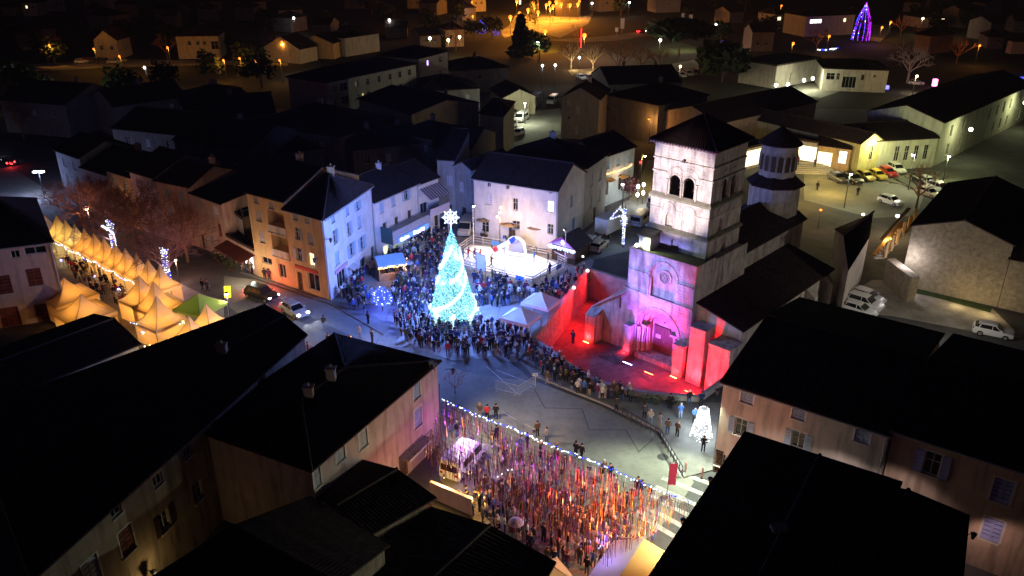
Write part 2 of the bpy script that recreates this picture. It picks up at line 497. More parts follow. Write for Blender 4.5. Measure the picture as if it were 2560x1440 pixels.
rim = [G(*p) for p in ((1337, 857), (1382, 889), (1420, 919), (1480, 958), (1560, 985), (1650, 997), (1745, 1003))]
rim += [C(14.5, -2.2), C(14.5, 3), C(-7.5, 9), G(1474, 685)]
hole = [(p.x, p.y) for p in rim]
site = [(-130, 20), (110, 20), (150, 200), (-150, 200)]
big = [(-2500, -400), (2500, -400), (2500, 3000), (-2500, 3000)]
sheet('ground', big, 0, M_EARTH, [site])
sheet('site_ground', site, 0, M_ASPH, [hole])
sheet('court_floor', [(p[0] * 1.0, p[1]) for p in hole], CZ, M_COURT)
hm = MB()                                                     # dark hills far beyond the town
for i in range(-12, 13):
    for j in range(3):
        hm.lathe((i * 210 + random.uniform(-60, 60), 1500 + j * 420, -5), [(330, 0), (220, 14 + j * 5), (110, 22 + j * 5), (2, 26 + j * 5)], 14)
o = hm.build('hills', M_EARTH, smooth=True); o['kind'] = 'structure'
def px(*pts, z=0.): return [G(a, b, z).xy for a, b in pts]
# the square round the lit tree and the rink
sheet('square_paving', px((905, 690), (1045, 600), (1130, 560), (1500, 590), (1480, 668), (1335, 855), (1290, 905), (1130, 900), (960, 850), (850, 745)), .004, M_PLAZA)
# the street that runs below the square, pale concrete under the lamps
sheet('street', px((560, 690), (640, 700), (830, 765), (960, 838), (1130, 905), (1330, 950), (1500, 1015), (1640, 1085), (1735, 1205), (1700, 1260), (1640, 1330), (1480, 1440), (1300, 1440), (1100, 1200), (1100, 960), (900, 890), (700, 850), (560, 760)), .008, M_CONC)
sheet('market_paving', px((130, 560), (560, 760), (560, 900), (380, 930), (130, 780)), .004, M_PLAZA)
# raised pavement on the church side, with its kerb
pv = [G(*p) for p in ((1330, 938), (1420, 975), (1520, 1015), (1650, 1080), (1712, 1195), (1780, 1178), (1800, 1010), (1745, 1008), (1650, 1002), (1560, 990), (1480, 964), (1420, 925), (1382, 895), (1345, 868), (1300, 905))]
mb = MB(); mb.prism([(p.x, p.y) for p in pv][::1], .0, .13); pav = mb.build('pavement', M_SLAB); pav['kind'] = 'structure'
mb = MB()
for a, b in zip(pv[:5], pv[1:5]): mb.beam(a + Z * .09, b + Z * .09, .18, .17)
o = mb.build('kerb', M_KERB); o['kind'] = 'structure'
pv2 = [G(*p) for p in ((600, 682), (735, 728), (828, 762), (958, 838), (975, 815), (900, 770), (870, 740), (940, 660), (930, 655), (828, 755), (736, 722), (640, 690))]
mb = MB(); mb.prism([(p.x, p.y) for p in pv2], 0, .12); o = mb.build('pavement', M_SLAB); o['kind'] = 'structure'
# painted markings
mb = MB()
def stripe(p, q, w, z=.016):
    p, q = V((p[0], p[1], z)), V((q[0], q[1], z)); n = (q - p).cross(Z).normalized() * w / 2
    mb.face((p - n, p + n, q + n, q - n) if ((p + n) - (p - n)).cross(q - p).z > 0 else (q - n, q + n, p + n, p - n))
for k in range(6):                                            # zebra crossing by the right-hand house
    a, b = G(1672 - k * 17, 1172 + k * 22), G(1782 - k * 19, 1212 + k * 26); stripe(a, b, .5)
for k in range(5):                                            # zebra crossing in the far left street
    a, b = G(60 + k * 20, 507 - k * 3), G(44 + k * 18, 519 - k * 3); stripe(a, b, .55)
for a, b in (((60, 535), (105, 530)), ((105, 530), (88, 556)), ((88, 556), (125, 557)), ((930, 805), (985, 832)), ((842, 752), (965, 815)), ((600, 712), (720, 752)), ((1240, 925), (1345, 965)), ((1215, 915), (1300, 990))): stripe(G(*a), G(*b), .13)
o = mb.build('road_marking', M_LINE); o['kind'] = 'structure'
mb = MB()  # zigzag shadow lines on the street, painted as thin dark strips
for a, b in (((1330, 962), (1362, 1020)), ((1362, 1020), (1455, 1022)), ((1455, 1022), (1473, 1075)), ((1473, 1075), (1565, 1075)), ((1565, 1075), (1597, 1130)), ((1597, 1130), (1632, 1098))): stripe(G(*a), G(*b), .09, .014)
o = mb.build('drain_joint', mat('dark_joint', (.08, .08, .07), var=.1)); o['kind'] = 'structure'
mb = MB(); c = G(1202, 885)
mb.lathe((c.x, c.y, .012), [(1.05, 0), (1.0, .004)], 24); o = mb.build('round_paving', M_LINE); o['kind'] = 'structure'
M_PATCH = mat('asphalt_patch', (.13, .13, .125), rough=.9, var=.3, scale=.6)
for k, q in enumerate((((1125, 915), (1180, 893), (1250, 890), (1300, 925), (1330, 952), (1250, 945), (1160, 930)), ((640, 735), (760, 785), (900, 850), (880, 862), (740, 800), (625, 750)))): sheet('asphalt_patch', px(*q), .012, M_PATCH)
mb = MB()
for k in range(9):
    a, b = G(1010 + k * 42, 690 + 6 * k), G(940 + k * 46, 860 + 5 * k); stripe(a, b, .05, .0085)
for k in range(6): a, b = G(930 + k * 6, 720 + k * 30), G(1320 + k * 4, 735 + k * 26); stripe(a, b, .05, .0085)
o = mb.build('paving_joint', MATS['dark_joint']); o['kind'] = 'structure'
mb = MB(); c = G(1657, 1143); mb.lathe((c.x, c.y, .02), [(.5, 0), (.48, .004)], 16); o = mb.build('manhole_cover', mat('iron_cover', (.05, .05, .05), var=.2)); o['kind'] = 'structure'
# court at the side of the church, parking behind it, other yards
sheet('yard_gravel', px((2110, 745), (2180, 700), (2260, 700), (2480, 770), (2540, 830), (2440, 830), (2230, 790), (2120, 780)), .006, M_GRAVEL)
sheet('verge', px((2235, 712), (2330, 722), (2480, 770), (2476, 782), (2330, 742), (2240, 724)), .010, M_GRASS)
sheet('car_park', px((2010, 425), (2190, 425), (2330, 440), (2290, 540), (2180, 545), (2010, 500)), .006, M_CONC)
sheet('rear_car_park', px((1250, 380), (1255, 290), (1400, 270), (1410, 330), (1350, 360)), .006, M_CONC)
sheet('far_road', px((1250, 78), (1330, 30), (1360, 0), (1420, 0), (1380, 30), (1300, 80), (1262, 95)), .02, M_CONC)
sheet('ring_road', px((1370, 100), (1520, 90), (1640, 72), (1740, 66), (1760, 76), (1660, 84), (1540, 102), (1440, 106)), .02, M_CONC)
sheet('tree_car_park', px((1430, 190), (1560, 195), (1700, 190), (1790, 160), (1760, 145), (1650, 165), (1500, 170), (1420, 175)), .02, M_CONC)
sheet('park_lawn', px((1322, 140), (1325, 118), (1400, 112), (1395, 132)), .02, M_GRASS)
sheet('park_lawn', px((1620, 120), (1700, 105), (1780, 130), (1640, 140)), .02, M_GRASS)
sheet('far_lane', px((2170, 100), (2175, 62), (2230, 60), (2225, 80), (2200, 105)), .02, M_CONC)
sheet('left_street', px((0, 520), (0, 400), (110, 470), (190, 560), (120, 560)), .006, M_CONC)
sheet('side_lane', px((1580, 490), (1620, 400), (1660, 400), (1640, 500), (1600, 620), (1480, 650), (1440, 600)), .006, M_CONC)
sheet('school_yard', px((1960, 232), (2000, 205), (2085, 212), (2110, 225), (2050, 245)), .02, M_CONC)
sheet('left_garden', px((130, 240), (130, 215), (220, 260), (270, 305), (190, 300)), .02, M_CONC)
sheet('villa_street', px((0, 165), (300, 148), (560, 152), (720, 158), (720, 164), (560, 162), (300, 168), (0, 182)), .02, M_CONC)

# sunken court: its retaining walls, coping and stones
M_WALLR = mat('court_wall_stone', (.4, .35, .29), rough=.95, var=.35, scale=1.2, bump=.6, bscale=9)
def stone_courses(mb, A, e, n, L, v0, v1, ch=.34, bl=.62, skip=None, gap=.014, mi=0, keep=1.0):
    v = v0
    while v < v1 - .1:
        hh = min(ch * random.uniform(.8, 1.2), v1 - v); u = -random.random() * bl
        while u < L:
            w = bl * random.uniform(.6, 1.4); a, b = max(0, u), min(L, u + w - gap); u += w
            if b - a < .12 or random.random() > keep: continue
            if skip and skip((a + b) / 2, v + hh / 2, (b - a) / 2, hh / 2): continue
            d = random.uniform(.004, .022); o = A + e * a + Z * v + n * .001
            f = [o + n * d + (e * .012 + Z * .012), o + e * (b - a) + n * d + (Z * .012 - e * .012), o + e * (b - a) + Z * (hh - gap) + n * d - (e + Z) * .012, o + Z * (hh - gap) + n * d + (e - Z) * .012]
            g = [o, o + e * (b - a), o + e * (b - a) + Z * (hh - gap), o + Z * (hh - gap)]
            k = len(mb.v); mb.v += [tuple(p) for p in f + g]
            for q in ((0, 1, 2, 3), (4, 5, 1, 0), (5, 6, 2, 1), (6, 7, 3, 2), (7, 4, 0, 3)): mb.f.append(tuple(k + i for i in q)); mb.m.append(mi)
        v += hh
def wall_run(name, label, pts, z0, z1, th, m, inward, stones=None, cop=True):
    b0 = V((pts[0].x, pts[0].y, z0)); root = thing(name, label, 'wall', b0)
    mb, sb, cb = MB(), MB(), MB()
    for a, b in zip(pts, pts[1:]):
        a, b = V((a.x, a.y, 0)), V((b.x, b.y, 0)); e = (b - a).normalized(); n = V((e.y, -e.x, 0)) * inward; L = (b - a).length
        mb.box(a + Z * z0 - n * th, e * L, n * th, Z * (z1 - z0)) if inward > 0 else mb.box(a + Z * z0, e * L, -n * th, Z * (z1 - z0))
        if stones: stone_courses(sb, a + Z * 0, e, n, L, z0, z1, *stones)
        if cop: cb.box(a + Z * (z1 + .002) - n * (th + .06) - e * .02, e * (L + .04), n * (th + .12), Z * .1)
    mb.build('wall', m, root)
    if stones: sb.build('stone', m, root, kind='stuff')
    if cop: cb.build('coping', M_KERB, root)
    return root
wall_run('retaining_wall', 'long stone retaining wall glowing red between the square and the sunken church court', [C(-.9, 8.6), rim[-2], rim[-1], rim[0]], CZ, .55, .45, M_WALLR, -1, (.36, .7))
wall_run('court_wall', 'curved low stone wall edging the sunken church court below the onlookers', rim[:7] + [C(14.4, -2.1)], CZ, .62, .3, M_WALLR, -1, (.36, .7))
mb = MB()
for k in range(4):                                            # broad shallow steps at the left of the portal
    mb.prism([C(-.4 - k * .45, -.4).xy, C(-.4 - k * .45, -2.6 - k * .2).xy, C(1.1, -2.6 - k * .2).xy, C(1.1, -.4).xy], CZ, CZ + .6 - k * .15)
st = mb.build('court_steps', M_COURT); st['kind'] = 'structure'
# zebra hides and hedge in front of the court
M_LEAF = mat('hedge_leaf', (.05, .065, .03), rough=.9, var=.4, scale=3)
def leaves(mb, c, r, n, size=.12, mi=0, fl=1.0):
    c = V(c)
    for _ in range(n):
        while True:
            p = V((random.uniform(-1, 1), random.uniform(-1, 1), random.uniform(-1, 1)))
            if .25 < p.length < 1: break
        q = c + V((p.x * r[0], p.y * r[1], p.z * r[2])); a = V((random.gauss(0, 1), random.gauss(0, 1), random.gauss(0, .6))).normalized() * size * random.uniform(.6, 1.4)
        b = a.cross(V((random.gauss(0, 1), random.gauss(0, 1), random.gauss(0, 1)))).normalized() * size * .6
        mb.face((q - a, q - b, q + a, q + b), mi)
for k, p in enumerate(((1455, 955), (1500, 985), (1545, 1000), (1610, 1012), (1640, 1012), (1680, 1014))):
    g = G(*p, .13); mb = MB(); leaves(mb, (g.x, g.y, .7), (.75, .6, .55), 150, .1)
    r = thing('shrub', ('small dark shrub at the left end of the court wall by the barrier', 'dark shrub behind the seated people along the court wall', 'bushy dark shrub beside the stone planter on the court wall', 'rounded shrub on the court wall in front of the red floor', 'tall dark shrub on the court wall facing the portal', 'dark shrub on the court wall beside the waiting group')[k], 'shrub', (g.x, g.y, .13), 'shrubs along the court wall')
    mb.build('foliage', M_LEAF, r, kind='stuff'); sb = MB(); sb.tube([(g.x, g.y, .1), (g.x, g.y, .7)], .05, 5); sb.build('stem', M_DARKW, r)
# ------------------------------------------------------------------ the church
def arch_pts(uc, r, vs, n=12, a0=0., a1=PI): return [(uc + r * math.cos(a0 + (a1 - a0) * i / n), vs + r * math.sin(a0 + (a1 - a0) * i / n)) for i in range(n + 1)]
def arch_spandrel(mb, P, uc, r, vs, vt, depth, n=12):        # fills the square head of an opening to a round arch, with its soffit
    pts = arch_pts(uc, r, vs, n)
    for (u0, v0), (u1, v1) in zip(pts, pts[1:]):
        mb.face((P(u1, v1), P(u0, v0), P(u0, vt), P(u1, vt))); mb.face((P(u0, v0), P(u1, v1), P(u1, v1, depth), P(u0, v0, depth)))
def arch_ring(mb, P, uc, r0, r1, vs, d0, d1, n=13, gap=.02, a0=0., a1=PI):  # voussoirs standing proud of the wall
    for i in range(n):
        t0, t1 = a0 + (a1 - a0) * i / n + gap / r1, a0 + (a1 - a0) * (i + 1) / n - gap / r1
        q = [(uc + r * math.cos(t), vs + r * math.sin(t)) for r, t in ((r0, t0), (r1, t0), (r1, t1), (r0, t1))]
        k = len(mb.v); mb.v += [tuple(P(u, v, d0)) for u, v in q] + [tuple(P(u, v, d1)) for u, v in q]
        for f in ((0, 1, 2, 3), (0, 4, 5, 1), (1, 5, 6, 2), (2, 6, 7, 3), (3, 7, 4, 0)): mb.f.append(tuple(k + x for x in f)); mb.m.append(0)
church = thing('church', 'romanesque stone church with square bell tower and purple lit portal', 'church', C(4, 0, CZ))
nF = -CD
def PF(t0): return lambda u, v, d=0.: C(u, t0 + d, v)
# narthex front (t = 0): portal opening, blind arch
P = PF(0)
ops = [dict(u=3.7 + .6, v=(CZ + 3.1) / 2, w=5.5, h=3.1 - CZ, open=1), dict(u=4.0 + .6, v=(4.6 + 8.75) / 2, w=3.3, h=8.75 - 4.6)]
mb = wall_mesh(C(-.6, 0), CU, nF, 8.5, 9.5, CZ, ops)
arch_spandrel(mb, P, 3.7, 2.75, .35, 3.1, .5); arch_spandrel(mb, P, 4.0, 1.65, 7.1, 8.75, .25)
for s0, s1 in ((-.6, -.6), (7.9, 7.9)): mb.face((C(s0, 0, CZ), C(s0, 4, CZ), C(s0, 4, 9.5), C(s0, 0, 9.5)))
mb.face((C(-.6, 0, 9.2), C(7.9, 0, 9.2), C(7.9, 10, 9.2), C(-.6, 10, 9.2)))
mb.face((C(-.6, 4, 0), C(-.6, 11, 0), C(-.6, 11, 9.2), C(-.6, 4, 9.2))); mb.face((C(7.9, 4, 0), C(7.9, 11, 0), C(7.9, 11, 9.2), C(7.9, 4, 9.2)))
front = mb.build('front_wall', M_STONE, church)
def in_portal(u, v, a, b):
    s = u - .6
    if v < .35: return abs(s - 3.7) < 2.75 + a
    if math.hypot(s - 3.7, v - .35) < 2.75 + max(a, b): return True
    if 4.5 < v < 7.1: return abs(s - 4.0) < 1.65 + a
    return math.hypot(s - 4.0, v - 7.1) < 1.65 + max(a, b)
sb = MB(); stone_courses(sb, C(-.6, 0), CU, nF, 8.5, CZ, 9.4, .33, .62, in_portal)
sb.build('stone', M_STONE2, church, kind='stuff')
mb = MB()                                                     # string courses and parapet
for z, segs in ((6.9, ((-.55, 2.2), (5.75, 7.85))), (4.45, ((-.6, 7.9),)), (9.42, ((-.68, 7.98),))):
    for a, b in segs: mb = MB(); mb.box(C(a, -.14, z), CU * (b - a), CD * .138, Z * .2); mb.build('string_course', M_STONE, church)
mb = MB()
for a, b in ((-.6, .3), (.3, 1.0)): pass
for r0, r1, d0, d1 in ((2.35, 2.74, .34, .9), (1.95, 2.34, .75, 1.3), (1.6, 1.94, 1.12, 1.62)):
    arch_ring(mb, P, 3.7, r0, r1, .35, d0, d1, 17)
arch_ring(mb, P, 3.7, 2.77, 3.05, .35, -.07, 0, 19)
mb.build('portal_arch', M_STONE2, church)
mb = MB()
for sg in (-1, 1):                                            # stepped jambs with their columns
    for r, d in ((2.74, .34), (2.34, .75), (1.94, 1.12)):
        a, b = sorted((3.7 + sg * r, 3.7 + sg * (r - .4))); mb.box(C(a, d, CZ), CU * (b - a), CD * .6, Z * (.3 - CZ))
    a, b = sorted((3.7 + sg * 2.76, 3.7 + sg * 1.55)); mb.box(C(a, .3, .3), CU * (b - a), CD * 1.3, Z * .26)
mb.build('jamb', M_STONE, church)
for sg in (-1, 1):
    for r, d in ((2.52, .2), (2.12, .56), (1.74, .96)):
        cb = MB(); c = C(3.7 + sg * r, d, CZ + .62); cb.lathe(c, [(.2, 0), (.2, .18), (.13, .26), (.12, 2.7), (.14, 2.75), (.21, 3.05), (.21, 3.15)], 8); cb.build('column', M_STONE2, church, smooth=True)
mb = MB(); pts = [(3.7 - 1.7, CZ)] + [(3.7 + 1.7, CZ)] + arch_pts(3.7, 1.7, .35, 16)
mb.face([C(u, 1.63, v) for u, v in pts]); mb.build('tympanum', M_STONE, church)
mb = MB(); mb.face([C(3.7 + u, 1.6, 1.0 + v) for u, v in ((-.14, -.1), (.14, -.1), (.14, .1), (-.14, .1))]); mb.build('niche', M_DARKW, church)  # flat dark face standing for the shade in a small hole
M_DOOR = mat('oak_door', (.1, .05, .035), rough=.7, var=.3, scale=5)
mb = MB(); dz0 = CZ + .62
for i in range(8): mb.box(C(2.4 + i * .36, 1.5, dz0), CU * .345, CD * .1, Z * (3.3 - .9 * (max(0, i - 5) / 2) ** 2))
door = mb.build('door', M_DOOR, church)
mb = MB(); mb.box(C(2.75, 1.47, -1.1), CU * .62, CD * .025, Z * .42); nt = mb.build('notice', M_WHITE, door)
mb = MB()
for i in range(3): mb.box(C(2.82, 1.463, -.82 - i * .1), CU * (.46 - .06 * i), CD * .006, Z * .035)
mb.build('lettering', M_DMETAL, door)
mb = MB(); mb.box(C(3.8, 1.46, -1.5), CU * .06, CD * .04, Z * .3); mb.build('handle', M_METAL, door)
mb = MB(); mb.box(C(1.2, -.35, CZ), CU * 5.2, CD * 1.85, Z * .615); mb.build('threshold', M_STONE, church)
# blind arch with its oculus and slim columns
mb = MB(); arch_ring(mb, P, 4.0, 1.67, 1.95, 7.1, -.1, 0, 17); mb.build('blind_arch', M_STONE2, church)
mb = MB()
for u in (2.2, 2.45): mb.tube([C(u + .02, -.07, 4.66), C(u + .02, -.07, 6.8)], .1, 7)
mb.build('column', M_STONE2, church)
mb = MB(); P2 = PF(.235)
arch_ring(mb, P2, 4.1, .62, .86, 7.15, -.14, 0, 18, .01, 0, 2 * PI)
for k in range(6):
    a = k * PI / 3; arch_ring(mb, P2, 4.1 + .36 * math.cos(a), .13, .2, 7.15 + .36 * math.sin(a), -.09, 0, 8, .004, 0, 2 * PI)
arch_ring(mb, P2, 4.1, .1, .18, 7.15, -.1, 0, 8, .004, 0, 2 * PI)
mb.build('oculus', M_STONE, church)
# side piers of the portal
for nm, s0, s1, zt in (('pier', .0, .82, .35), ('pier', 6.6, 7.85, .2)):
    mb = MB(); mb.box(C(s0, -.95, CZ), CU * (s1 - s0), CD * .948, Z * (zt - CZ)); mb.box(C(s0 - .08, -1.05, zt), CU * (s1 - s0 + .16), CD * 1.046, Z * .2); mb.build(nm, M_STONE, church)
# aisle and buttresses on the right
mb = MB()
mb.face((C(7.9, .95, CZ), C(13.3, .95, CZ), C(13.3, .95, 3.7), C(7.9, .95, 5.0))); mb.face((C(13.3, .95, CZ), C(13.3, 23, CZ), C(13.3, 23, 3.7), C(13.3, .95, 3.7)))
mb.face((C(7.9, .95, CZ), C(7.9, .95, 5.), C(7.9, 23, 5.), C(7.9, 23, CZ))); mb.face((C(13.3, 23, CZ), C(7.9, 23, CZ), C(7.9, 23, 5.), C(13.3, 23, 3.7)))
stone_courses(mb, C(7.9, .948), CU, nF, 5.4, CZ, 3.6, .33, .6); mb.build('aisle_wall', M_STONE2, church)
mb = MB(); up = Z * .12
roof_patch(mb, C(13.7, .6, 3.62) + up, C(13.7, 23.3, 3.62) + up, C(7.2, 23.3, 5.35) + up, C(7.2, .6, 5.35) + up); mb.build('aisle_roof', M_TILE, church)
for s0, s1, t0, zt in ((8.5, 10.3, -1.1, 3.1), (11.2, 13.7, -1.75, 2.3)):
    mb = MB(); poly = [(s0, t0), (s1, t0), (s1, .94), (s0, .94)]
    mb.prism([C(a, b).xy for a, b in poly], CZ, zt); stone_courses(mb, C(s0, t0), CU, nF, s1 - s0, CZ, zt, .33, .6)
    mb.box(C(s0 - .06, t0 - .08, zt), CU * (s1 - s0 + .12), CD * (1.0 - t0), Z * .18); mb.build('buttress', M_STONE2, church)
for k in range(4):                                            # flying piers along the aisle, seen edge on
    t = 6 + k * 5; mb = MB(); mb.prism([C(a, b).xy for a, b in ((13.32, t), (14.6, t), (14.6, t + .9), (13.32, t + .9))], CZ, 2.6)
    mb.face([C(13.32, t, 2.6), C(14.6, t, 2.6), C(13.32, t, 3.5)]); mb.face([C(14.6, t, 2.6), C(14.6, t + .9, 2.6), C(13.32, t + .9, 3.5), C(13.32, t, 3.5)]); mb.build('buttress', M_STONE, church)
# annex on the left, lean-to roof
mb = MB()
mb.face((C(-5.2, .35, CZ), C(-.6, .35, CZ), C(-.6, .35, 4.0), C(-5.2, .35, .75))); mb.face((C(-5.2, 8, CZ), C(-5.2, .35, CZ), C(-5.2, .35, .75), C(-5.2, 8, .75)))
mb.face((C(-.6, 8, CZ), C(-5.2, 8, CZ), C(-5.2, 8, .75), C(-.6, 8, 4.0)))
stone_courses(mb, C(-5.2, .345), CU, nF, 4.6, CZ, .7, .33, .6); mb.build('annex_wall', M_STONE2, church)
mb = MB(); mb.face((C(-.62, .05, 4.2), C(-.62, 8.3, 4.2), C(-5.6, 8.3, .62), C(-5.6, .05, .62))); mb.face((C(-5.6, .05, .62), C(-.62, .05, 4.2), C(-.62, .05, 4.06), C(-5.6, .05, .46)))
mb.build('annex_roof', mat('slab_roof', (.3, .29, .28), var=.25, scale=1.5), church)
mb = MB(); mb.box(C(-1.75, .30, 1.6), CU * .22, CD * .02, Z * 1.3); mb.build('slit_window', M_DARKW, church)  # dark bar standing for the shade inside the slit
mb = MB(); mb.prism([C(a, b).xy for a, b in ((-5.5, -1.15), (-4.15, -1.15), (-4.15, .34), (-5.5, .34))], CZ, .0); stone_courses(mb, C(-5.5, -1.15), CU, nF, 1.35, CZ, -.02, .33, .55)
mb.face((C(-5.55, -1.2, .0), C(-4.1, -1.2, .0), C(-4.1, .34, .62), C(-5.55, .34, .62))); mb.build('buttress', M_STONE2, church)
# bell tower
T0, T1, S0, S1 = 3.2, 10.0, -.3, 6.95
stages = [(9.2, 11.45, .14), (11.45, 15.1, .06), (15.1, 21.1, 0.)]
tower_stone = MB()
PT = PF(T0)
for k, (z0, z1, out) in enumerate(stages):
    a, b, t0, t1 = S0 - out, S1 + out, T0 - out, T1 + out; W = b - a
    ops = []
    if k == 2: ops = [dict(u=2.52 - a, v=(15.3 + 17.7) / 2, w=1.3, h=2.4, open=1), dict(u=4.24 - a, v=(15.3 + 17.7) / 2, w=1.3, h=2.4, open=1)]
    if k == 1: ops = [dict(u=2.2 - a, v=12.5, w=.96, h=1.6)]
    if k == 0: ops = [dict(u=3.25 - a, v=9.95, w=1.0, h=1.45)]
    for side in range(4):
        Aa, e, n, L = [(C(a, t0), CU, -CD, W), (C(b, t0), CD, CU, t1 - t0), (C(b, t1), -CU, CD, W), (C(a, t1), -CD, -CU, t1 - t0)][side]
        sops = [dict(o) for o in ops] if side in (0, 1) else []
        mb = wall_mesh(Aa, e, n, L, z1, z0, sops)
        Pl = (lambda A_, e_, n_: (lambda u, v, d=0.: A_ + e_ * u + Z * v - n_ * d))(Aa, e, n)
        for o in sops: arch_spandrel(mb, Pl, o['u'], o['w'] / 2, o['v'] + o['h'] / 2 - o['w'] / 2, o['v'] + o['h'] / 2, .25)
        mb.build('tower_wall', M_STONE, church)
        if side in (0, 1):
            def skip(u, v, du, dv, sops=sops): return any(abs(u - o['u']) < o['w'] / 2 + du and (v < o['v'] + o['h'] / 2 + dv) and v > o['v'] - o['h'] / 2 - dv for o in sops)
            stone_courses(tower_stone, Aa, e, n, L, z0, z1 - .05, .3, .55, skip)
            rb = MB()
            if k == 2:
                for o in sops:
                    arch_ring(rb, Pl, o['u'], .67, .86, 17.05, -.1, 0, 13); arch_ring(rb, Pl, o['u'], .92, 1.14, 17.55, -.06, 0, 15)
                for u in (sops[0]['u'] - .95, sops[0]['u'] + .86, sops[1]['u'] + .95):
                    rb.tube([Pl(u, 15.35, -.08), Pl(u, 16.95, -.08)], .1, 7); rb.box(Pl(u - .16, 16.95, -.001), e * .32, n * .2, Z * .16)
            if k == 1:
                arch_ring(rb, Pl, sops[0]['u'] - .15, .74, .9, 13.75, -.07, 0, 13); arch_ring(rb, Pl, sops[0]['u'] + 2.35, .78, .94, 13.7, -.07, 0, 13)
                for u in (-.98, .68, 1.5, 3.2): rb.box(Pl(sops[0]['u'] + u - .08, 11.9, 0), e * .16, n * .06, Z * 1.85)
            if k == 0: arch_ring(rb, Pl, sops[0]['u'], .52, .68, 10.15, -.08, 0, 11)
            if rb.v: rb.build('arch', M_STONE2, church)
    mb = MB()                                                 # set-off ledge above each stage
    if k < 2:
        i0, i1, j0, j1 = a - .22, b + .22, t0 - .22, t1 + .22
        q0 = [C(i0, j0, z1), C(i1, j0, z1), C(i1, j1, z1), C(i0, j1, z1)]; q1 = [C(S0, T0, z1 + .38), C(S1, T0, z1 + .38), C(S1, T1, z1 + .38), C(S0, T1, z1 + .38)]
        for i in range(4):
            j = (i + 1) % 4; mb.face((q0[i], q0[j], q1[j], q1[i])); mb.face((q0[i] - Z * .22, q0[j] - Z * .22, q0[j], q0[i])); mb.face((q0[j] - Z * .22, q0[i] - Z * .22, q0[i] - Z * .2, q0[j] - Z * .2))
        mb.build('ledge', mat('mossy_ledge', (.2, .19, .13), rough=.95, var=.35, scale=1.5), church)
tower_stone.build('stone', M_STONE2, church, kind='stuff')
mb = MB()
for z, segs in ((19.15, ((S0, S1),)), (17.72, ((S0, 1.35), (5.4, S1))), (13.6, ((S0, 1.15), (2.85, 3.6), (5.4, S1)))):
    for a, b in segs: mb = MB(); mb.box(C(a - .06, T0 - .14, z), CU * (b - a + .12), CD * .136, Z * .17); mb.build('string_course', M_STONE, church)
    mb = MB(); mb.box(C(S1 + .001, T0 - .05, z), CD * (T1 - T0 + .1), CU * .13, Z * .17); mb.build('string_course', M_STONE, church)
for u in (2.52, 4.24):
    mb = MB(); c = C(u, T0 + 1.6, 15.9); mb.lathe(c, [(.5, 0), (.42, .12), (.3, .5), (.24, .75), (.08, .85)], 10); mb.tube([C(u - .7, T0 + 1.6, 16.85), C(u + .7, T0 + 1.6, 16.85)], .06, 5); mb.build('bell', mat('bronze_bell', (.1, .08, .04), rough=.4, metal=.8, var=.1), church, smooth=True)
mb = MB(); ov = .5
E4 = [C(S0 - ov, T0 - ov, 21.05), C(S1 + ov, T0 - ov, 21.05), C(S1 + ov, T1 + ov, 21.05), C(S0 - ov, T1 + ov, 21.05)]; ap = C((S0 + S1) / 2, (T0 + T1) / 2, 23.7)
for i in range(4): roof_patch(mb, E4[i] + up, E4[(i + 1) % 4] + up, ap + up, ap + up, .3)
for i in range(4): ridge_tiles(mb, E4[i] + up, ap + up)
mb.tube([ap + Z * .1, ap + Z * .55], .09, 6); mb.octa(tuple(ap + Z * .6), .16)
mb.build('tower_roof', M_TILE, church)
mb = MB(); n_ = 22                                             # eaves of scalloped tiles under the roof
for i in range(n_):
    p = C(S0 - .3 + (S1 - S0 + .6) * i / (n_ - 1), T0 - ov - .02, 20.98); mb.tube([p, p + CD * .5], .12, 6)
mb.build('eaves_tiles', mat('pale_eaves_tile', (.38, .28, .24), var=.2), church)
mb = MB(); mb.box(C(3.3, T0 - .4, 19.32), CU * .3, CD * .28, Z * .2); mb.build('floodlight', M_DMETAL, church)
# terrace hut and roof slab
mb = MB(); mb.box(C(-.2, 1.1, 9.21), CU * 1.5, CD * 1.9, Z * 1.5); mb.build('stair_hut', M_STONE, church)
mb = MB(); mb.box(C(-.35, .9, 10.75), CU * 1.8, CD * 2.2 + Z * .35, Z * .12); mb.build('hut_roof', mat('hut_slab', (.2, .21, .15), var=.2), church)
mb = MB(); mb.box(C(-.58, .15, 9.215), CU * 8.4, CD * 2.95, Z * .03); mb.build('terrace', mat('mossy_terrace', (.07, .075, .04), var=.4, scale=2), church)
# nave and lantern
mb = MB(); mb.face((C(7.35, 10, 0), C(7.35, 27, 0), C(7.35, 27, 7.8), C(7.35, 10, 7.8))); mb.face((C(-.6, 27, 0), C(-.6, 10, 0), C(-.6, 10, 7.8), C(-.6, 27, 7.8))); mb.face((C(7.35, 27, 0), C(-.6, 27, 0), C(-.6, 27, 7.8), C(3.4, 27, 10), C(7.35, 27, 7.8))); mb.build('nave_wall', M_STONE, church)
mb = MB(); roof_patch(mb, C(7.7, 10.05, 7.6) + up, C(7.7, 27.3, 7.6) + up, C(3.4, 27.3, 10.1) + up, C(3.4, 10.05, 10.1) + up); roof_patch(mb, C(-1, 27.3, 7.6) + up, C(-1, 10.05, 7.6) + up, C(3.4, 10.05, 10.1) + up, C(3.4, 27.3, 10.1) + up); mb.build('nave_roof', M_TILE, church)
lc = C(3.8, 25)
def octo(r, z, k=8, off=PI / 8): return [V((lc.x + r * math.cos(2 * PI * i / k + off), lc.y + r * math.sin(2 * PI * i / k + off), z)) for i in range(k)]
mb = MB(); mb.prism([p.xy for p in octo(3.1, 0)], 0, 12.5); mb.build('lantern_base', M_STONE, church)
mb = MB()
a, b = octo(3.6, 12.2), octo(2.2, 13.3)
